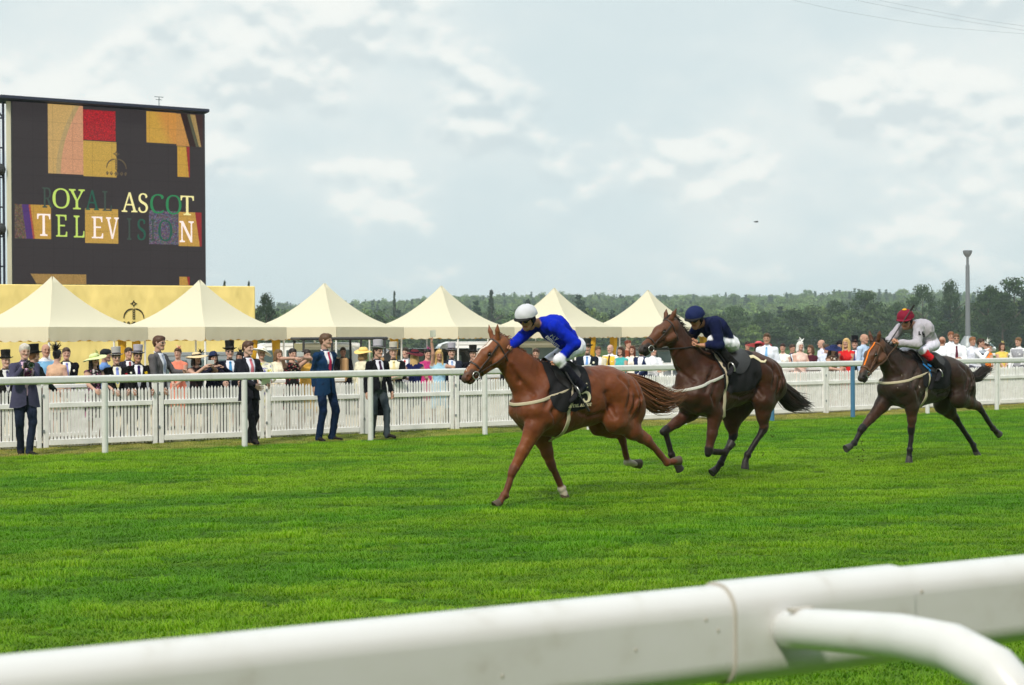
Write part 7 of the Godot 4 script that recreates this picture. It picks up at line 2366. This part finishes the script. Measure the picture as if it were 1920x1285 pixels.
func place_horse(k: int) -> void:
	var sp: Dictionary = HORSES[k]
	var made: Dictionary = done[k]
	var labels := ["leading chestnut racehorse with white pasterns and a cream breast strap", "second racehorse, dark bay with a brown head and black legs, tucked behind the leader", "trailing dark brown racehorse with an orange noseband and outstretched foreleg"]
	var turn := atan2(TD.z, -TD.x)
	var o := thing("racehorse", labels[k], "horse", sp.at, turn)
	part("body", made.body.commit(), M.coat, o)
	for e in made.eyes: part("eye", e.commit(), M.gloss, o)
	for h in made.hoofs: part("hoof", h.commit(), M.hoof, o)
	part("mane", made.mane.commit(), M.hair, o)
	part("tail", made.tail.commit(), M.hair, o)
	var bridle := part("bridle", made.bridle.commit(), [M.leather, M.leather, M.tan_leather][k], o)
	if made.has("noseband"): part("noseband", made.noseband.commit(), M.orange_cloth, bridle)
	for r in made.rings: part("bit_ring", r.commit(), M.steel, bridle)
	part("reins", made.reins.commit(), [M.leather, M.black_leather, M.tan_leather][k], o)
	part("breast_strap", made.breast.commit(), [M.pale_webbing, M.white_webbing, M.pale_webbing][k], o)
	part("girth", made.girth.commit(), M.pale_webbing, o)
	part("saddle", made.saddle.commit(), M.black_leather, o)
	var cloth := part("saddle_cloth", made.cloth.commit(), M.black_cloth, o)
	# number and lettering on the near side of the cloth
	var rows: Array = made.cloth_rows
	var font := SystemFont.new()
	font.font_names = PackedStringArray(["Droid Serif"])
	font.font_weight = 700
	var spot := func(u: float, v: float) -> Transform3D:   # a place on the cloth: u along the horse from the rear, v round it from the far edge
		var i := clampi(int(u * 18.0), 1, 17)
		var jj := clampi(int(v * 40.0), 1, 39)
		var p: Vector3 = rows[i][jj]
		var ex: Vector3 = (rows[i + 1][jj] - rows[i - 1][jj]).normalized() * -1.0
		var ey: Vector3 = (rows[i][jj + 1] - rows[i][jj - 1]).normalized()
		var ez := ex.cross(ey).normalized()
		ey = ez.cross(ex).normalized()
		return Transform3D(Basis(ex, ey, ez), p + ez * 0.012)
	if k == 0:
		cloth_text(cloth, "5", font, spot.call(0.22, 0.17), 0.21, M.cream_print)
		cloth_text(cloth, "ROYAL ASCOT", font, spot.call(0.36, 0.055), 0.034, M.cream_print)
	elif k == 1:
		var x: Transform3D = spot.call(0.16, 0.30)
		var m := MB.new()
		m.tube([x * Vector3(-0.03, 0.07, 0), x * Vector3(0.03, 0.055, 0.0), x * Vector3(0.065, 0.0, 0.0), x * Vector3(0.085, -0.05, 0), x * Vector3(0.13, -0.075, 0), x * Vector3(0.17, -0.06, 0)], [0.022, 0.024, 0.02, 0.017, 0.016, 0.008], 8, Color.WHITE, 0.25, x.basis.z)
		part("number", m.commit(), M.cream_print, cloth)
	else:
		var m := MB.new()
		for q in [[0.80, 0.30], [0.86, 0.25], [0.80, 0.20]]:
			var x: Transform3D = spot.call(q[0], q[1])
			m.box(Vector3.ZERO, Vector3(0.15, 0.035, 0.008), Color.WHITE, 0.003, x * Transform3D(Basis(Vector3.BACK, -0.7), Vector3.ZERO))
		part("blue_panel", m.commit(), M.blue_cloth, cloth)
	# stirrups
	var r: Dictionary = sp.rider
	for q in ["n", "f"]:
		var m := MB.new()
		var c: Vector3 = r[q + "a"].lerp(r[q + "t"], 0.62) + Vector3(0.0, -0.045, 0)
		var s := -1.0 if q == "n" else 1.0
		var bow := []
		for i in 13:
			var a := lerpf(-0.45, PI + 0.45, i / 12.0)
			bow.append(c + Vector3(0.02 * sin(a), 0.055 + 0.075 * sin(a), cos(a) * 0.058))
		m.tube(bow, [0.008], 6)
		m.tube([bow[0], bow[12]], [0.010], 6)
		part("stirrup", m.commit(), M.steel, o)
		m = MB.new()
		var top: Vector3 = made.xf_trunk * Vector3(0.02, 1.34, 0.26 * s)
		m.tube([bow[6], bow[6].lerp(top, 0.5) + Vector3(0, 0, 0.01 * s), top], [0.014], 6, Color.WHITE, 0.3, Vector3(0, 0, 1))
		part("stirrup_leather", m.commit(), M.black_leather, o)
	# the rider
	var js: Dictionary = jobs[3 + k]
	var jm: Dictionary = done[3 + k]
	var p := make_person(js, jm, sp.at, turn)
	var hx: Transform3D = jm.head_xf
	var caps := [Color(0.56, 0.57, 0.62), Color(0.010, 0.018, 0.075), Color(0.19, 0.008, 0.028)]
	var m := MB.new()
	var cap_x := hx * Transform3D(Basis(Vector3.RIGHT, -0.10), Vector3(0, 0.045, -0.008))
	var rows2 := []
	for i in 11:
		var e := lerpf(0.03, PI * 0.53, i / 10.0)
		var row := []
		for q in 26:
			var a := TAU * q / 26
			var ripple := 1.0 + 0.012 * sin(a * 5.0 + i) + 0.01 * sin(a * 9.0 - i * 2.0)
			row.append(cap_x * (Vector3(cos(a) * sin(e) * 0.124, cos(e) * 0.118, sin(a) * sin(e) * 0.142) * ripple))
		rows2.append(row)
	m.rings(rows2, true, caps[k], false)
	m.ball(Vector3(0, 0.115, -0.005), Vector3(0.012, 0.008, 0.012), caps[k], 8, cap_x)
	part("cap", m.commit(), M.cloth, p)
	m = MB.new()
	rows2 = []
	for q in [[0.112, 0.005, 0.0], [0.165, -0.012, 1.0], [0.163, -0.020, 1.0], [0.110, -0.010, 0.0]]:
		var row := []
		for i in 15:
			var a := lerpf(PI * 0.14, PI * 0.86, i / 14.0)
			var b: float = lerpf(0.112, q[0], pow(sin((a - PI * 0.14) / (PI * 0.72) * PI), 0.6))
			row.append(cap_x * Vector3(cos(a) * b * 0.98, q[1], sin(a) * b * 1.12))
		rows2.append(row)
	m.rings(rows2, false, Color(0.012, 0.012, 0.014) if k != 2 else caps[2])
	part("cap_peak", m.commit(), M.hat, p)
	m = MB.new()
	for s in [-1.0, 1.0]: m.ball(Vector3(0.030 * s, 0.010, 0.092), Vector3(0.036, 0.024, 0.014), Color(0.012, 0.012, 0.012), 12, hx)
	m.tube([hx * Vector3(-0.082, 0.016, 0.02), hx * Vector3(-0.06, 0.012, 0.085), hx * Vector3(0.06, 0.012, 0.085), hx * Vector3(0.082, 0.016, 0.02), hx * Vector3(0.085, 0.02, -0.06)], [0.013], 6, Color(0.012, 0.012, 0.012), 0.5)
	part("goggles", m.commit(), M.gloss, p)
	m = MB.new()
	m.tube([hx * Vector3(-0.082, 0.02, -0.01), hx * Vector3(-0.070, -0.06, 0.015), hx * Vector3(0, -0.118, 0.035), hx * Vector3(0.070, -0.06, 0.015), hx * Vector3(0.082, 0.02, -0.01)], [0.016], 6, Color(0.014, 0.014, 0.016), 0.5)
	for s in [-1.0, 1.0]: m.ball(Vector3(0.078 * s, -0.01, -0.01), Vector3(0.02, 0.05, 0.05), Color(0.014, 0.014, 0.016), 10, hx)
	part("chin_strap", m.commit(), M.hat, p)
	if k == 2:
		m = MB.new()
		m.ball(Vector3(0.0, 0.118, 0.02), Vector3(0.034, 0.014, 0.04), Color(0.70, 0.34, 0.02), 10, cap_x)
		part("cap_crown_patch", m.commit(), M.cloth, p)
		m = MB.new()   # the black braid on sleeve and shoulders
		var j: Dictionary = js.j
		var a0: Vector3 = j.shoulder0.lerp(j.elbow0, 0.45)
		for q in 5:
			var t := q / 4.0 - 0.5
			m.box(a0 + Vector3(0.10 * t, 0.03 * sin(q * 2.0), -0.066), Vector3(0.02, 0.055, 0.012), Color(0.012, 0.012, 0.014), 0.003)
		part("black_braid", m.commit(), M.hat, p)
	if k == 0:
		var j: Dictionary = js.j
		var c: Vector3 = j.hips.lerp(j.neck, 0.66)
		var from = c + j.fwd * 0.14 + j.lat * 0.11
		var sans := SystemFont.new()
		sans.font_names = PackedStringArray(["Droid Sans"])
		var ez: Vector3 = (j.fwd * 0.75 + j.lat * 0.75).normalized()
		var ex: Vector3 = (-j.up * 0.95 + Vector3(0, -0.12, 0))
		ex = (ex - ez * ex.dot(ez)).normalized()
		var ey: Vector3 = ez.cross(ex).normalized()
		var x := Transform3D(Basis(ex, ey, ez), from)
		cloth_text(p, "FLY", sans, x * Transform3D(Basis(), Vector3(-0.03, 0.045, 0.0)), 0.052, M.white_print)
		cloth_text(p, "EMIRATES", sans, x * Transform3D(Basis(), Vector3(0.0, -0.012, 0.0)), 0.036, M.white_print)


func cloth_text(parent: Node3D, text: String, font: Font, x: Transform3D, tall: float, m: Material) -> void:
	var t := TextMesh.new()
	t.text = text
	t.font = font
	t.font_size = 32
	t.pixel_size = 0.01
	t.depth = 0.2
	t.curve_step = 1.0
	var b := t.get_aabb()
	if b.size.y <= 0.0: return
	var sc := tall / b.size.y
	part("number" if text.length() == 1 else "lettering", t, m, parent, x * Transform3D(Basis().scaled(Vector3(sc, sc, 0.02)), -b.get_center() * Vector3(sc, sc, 0.02)))


func in_horse(k: int, p: Vector3) -> Vector3:
	return HORSES[k].at + Basis(Vector3.UP, atan2(TD.z, -TD.x)) * p


func held_things() -> void:
	for q in [[0, "n", Vector3(-0.205, -0.54, -0.27), 0.12, "long black riding whip pointing down from the royal blue jockey's near hand"], [2, "f", Vector3(-0.295, 0.454, -0.13), 0.06, "black riding whip held upright before the maroon cap"]]:
		var m := MB.new()
		var h: Vector3 = HORSES[q[0]].rider[q[1] + "w"] + (Vector3(0.02, -0.03, -0.04) if q[0] == 0 else Vector3(0.11, 0.02, -0.03))
		var d: Vector3 = q[2].normalized()
		m.tube([in_horse(q[0], h - d * q[3]), in_horse(q[0], h), in_horse(q[0], h + d * 0.35), in_horse(q[0], h + d * 0.60)], [0.012, 0.011, 0.008, 0.006], 7)
		m.box(Vector3.ZERO, Vector3(0.03, 0.11, 0.012), Color.WHITE, 0.003, Transform3D(Basis(Quaternion(Vector3.UP, (in_horse(q[0], d) - in_horse(q[0], Vector3.ZERO)).normalized())), in_horse(q[0], h + d * 0.58)))
		single("riding_whip", m.commit(), M.black_leather, q[4], "whip")
	hold("photographer", "camera", "black camera with a long lens held up by the grey-haired photographer", "camera", 0)
	hold("wide straw hat", "mobile_phone", "white phone held up by the woman in the straw hat", "phone", 1)
	hold("pale dots", "mobile_phone", "white phone held before the face of the woman in the dotted black dress", "phone", 1)
	hold("mustard yellow", "mobile_phone", "white phone held up by the woman in the mustard dress", "phone", 1)
	hold("pink tie standing", "race_card", "white folded race card held out by the man in the black suit", "paper", 2)
	hold("holding papers", "race_card", "pale papers held over the fence by the elderly man in the grey top hat", "paper", 3)
	hold("reading a white card", "race_card", "white race card read by the man in the black top hat and blue tie", "paper", 2)
	hold("bending over papers", "race_card", "white papers behind the second horse's muzzle", "paper", 3)
	hold("waving one arm", "race_card", "white paper waved above the head of the woman in light blue", "paper", 4)
	hold("raising a glass", "drinking_glass", "glass raised to the mouth of the man in the grey waistcoat", "glass", 5)

	for q in CLODS:
		var m := MB.new()
		var f := FastNoiseLite.new()
		f.seed = int(q[1] * 1000.0)
		f.frequency = 9.0
		for k in 11:
			var c = Vector3(f.get_noise_1d(k * 3.0), f.get_noise_1d(k * 3.0 + 50.0) * q[2], f.get_noise_1d(k * 3.0 + 90.0)) * q[1] * 2.6
			m.ball(c, Vector3(1.0, 0.8, 0.9) * q[1] * (0.16 + 0.5 * absf(f.get_noise_1d(k * 2.0 + 7.0))), Color.WHITE, 7)
		single("turf_clod", m.commit(), M.soil, q[3], "turf clod", Transform3D(Basis(), q[0]), "clods of turf kicked up by the hooves")


func hold(who: String, called: String, label: String, category: String, sort: int) -> void:
	for i in CROWD.size():
		var sp: Dictionary = jobs[6 + i]
		if not sp.label.contains(who) or who in held: continue
		held.append(who)
		var j: Dictionary = sp.j
		var b := Basis(Vector3.UP, sp.turn)
		var mid: Vector3 = (j.wrist0 + j.wrist1) * 0.5 if sort < 4 else j["wrist1" if sort == 4 else "wrist0"]
		var x := Transform3D(b, sp.at + b * mid)
		var m := MB.new()
		match sort:
			0:
				var o := thing(called, label, category, x * Vector3(0, 0.06, 0.09), sp.turn)
				m.box(Vector3(0, 0, 0), Vector3(0.15, 0.10, 0.07), Color.WHITE, 0.012)
				m.box(Vector3(0, 0.06, 0), Vector3(0.06, 0.035, 0.06), Color.WHITE, 0.01)
				part("camera_body", m.commit(), M.black_leather, o)
				m = MB.new()
				m.lathe([Vector2(0.0, 0.0), Vector2(0.04, 0.0), Vector2(0.04, 0.09), Vector2(0.05, 0.10), Vector2(0.055, 0.17), Vector2(0.048, 0.172), Vector2(0.042, 0.155), Vector2(0.0, 0.15)], 18, Color.WHITE, Transform3D(Basis(Vector3.RIGHT, PI / 2), Vector3(0, 0, 0.03)))
				part("lens", m.commit(), M.black_leather, o)
				m = MB.new()
				m.lathe([Vector2(0.0, 0.156), Vector2(0.041, 0.157)], 18, Color.WHITE, Transform3D(Basis(Vector3.RIGHT, PI / 2), Vector3(0, 0, 0.03)))
				part("lens_glass", m.commit(), M.car_glass, o)
			1:
				m.box(Vector3(0.02, 0.07, 0.05), Vector3(0.14, 0.075, 0.010), Color.WHITE, 0.004)
				single(called, m.commit(), M.white_plastic, label, category, x)
			2, 3, 4:
				var rows := []
				var w := 0.22 if sort != 4 else 0.12
				for r in 2:
					for q in 5: pass
				for q in 6:
					var t := q / 5.0 - 0.5
					var bend := 0.05 * t * t
					rows.append([Vector3(w * t, -0.01, 0.06 + bend), Vector3(w * t, 0.13, 0.10 + bend + (0.05 if sort == 3 else 0.0)), Vector3(w * t, 0.13, 0.104 + bend + (0.05 if sort == 3 else 0.0)), Vector3(w * t, -0.01, 0.064 + bend)])
				m.rings(rows)
				var tilt := Transform3D(Basis.from_euler(Vector3(0.0 if sort != 3 else 0.7, 0.2, 0.15)), Vector3(0, 0.02 if sort != 4 else 0.12, 0.02))
				single(called, m.commit(), M.paper, label, category, x * tilt)
			5:
				m.lathe([Vector2(0.0, 0.0), Vector2(0.028, 0.0), Vector2(0.036, 0.13), Vector2(0.034, 0.13), Vector2(0.026, 0.006), Vector2(0.0, 0.006)], 14)
				single(called, m.commit(), M.car_glass, label, category, x * Transform3D(Basis(Vector3.RIGHT, -0.9), Vector3(-0.03, 0.02, 0.09)))
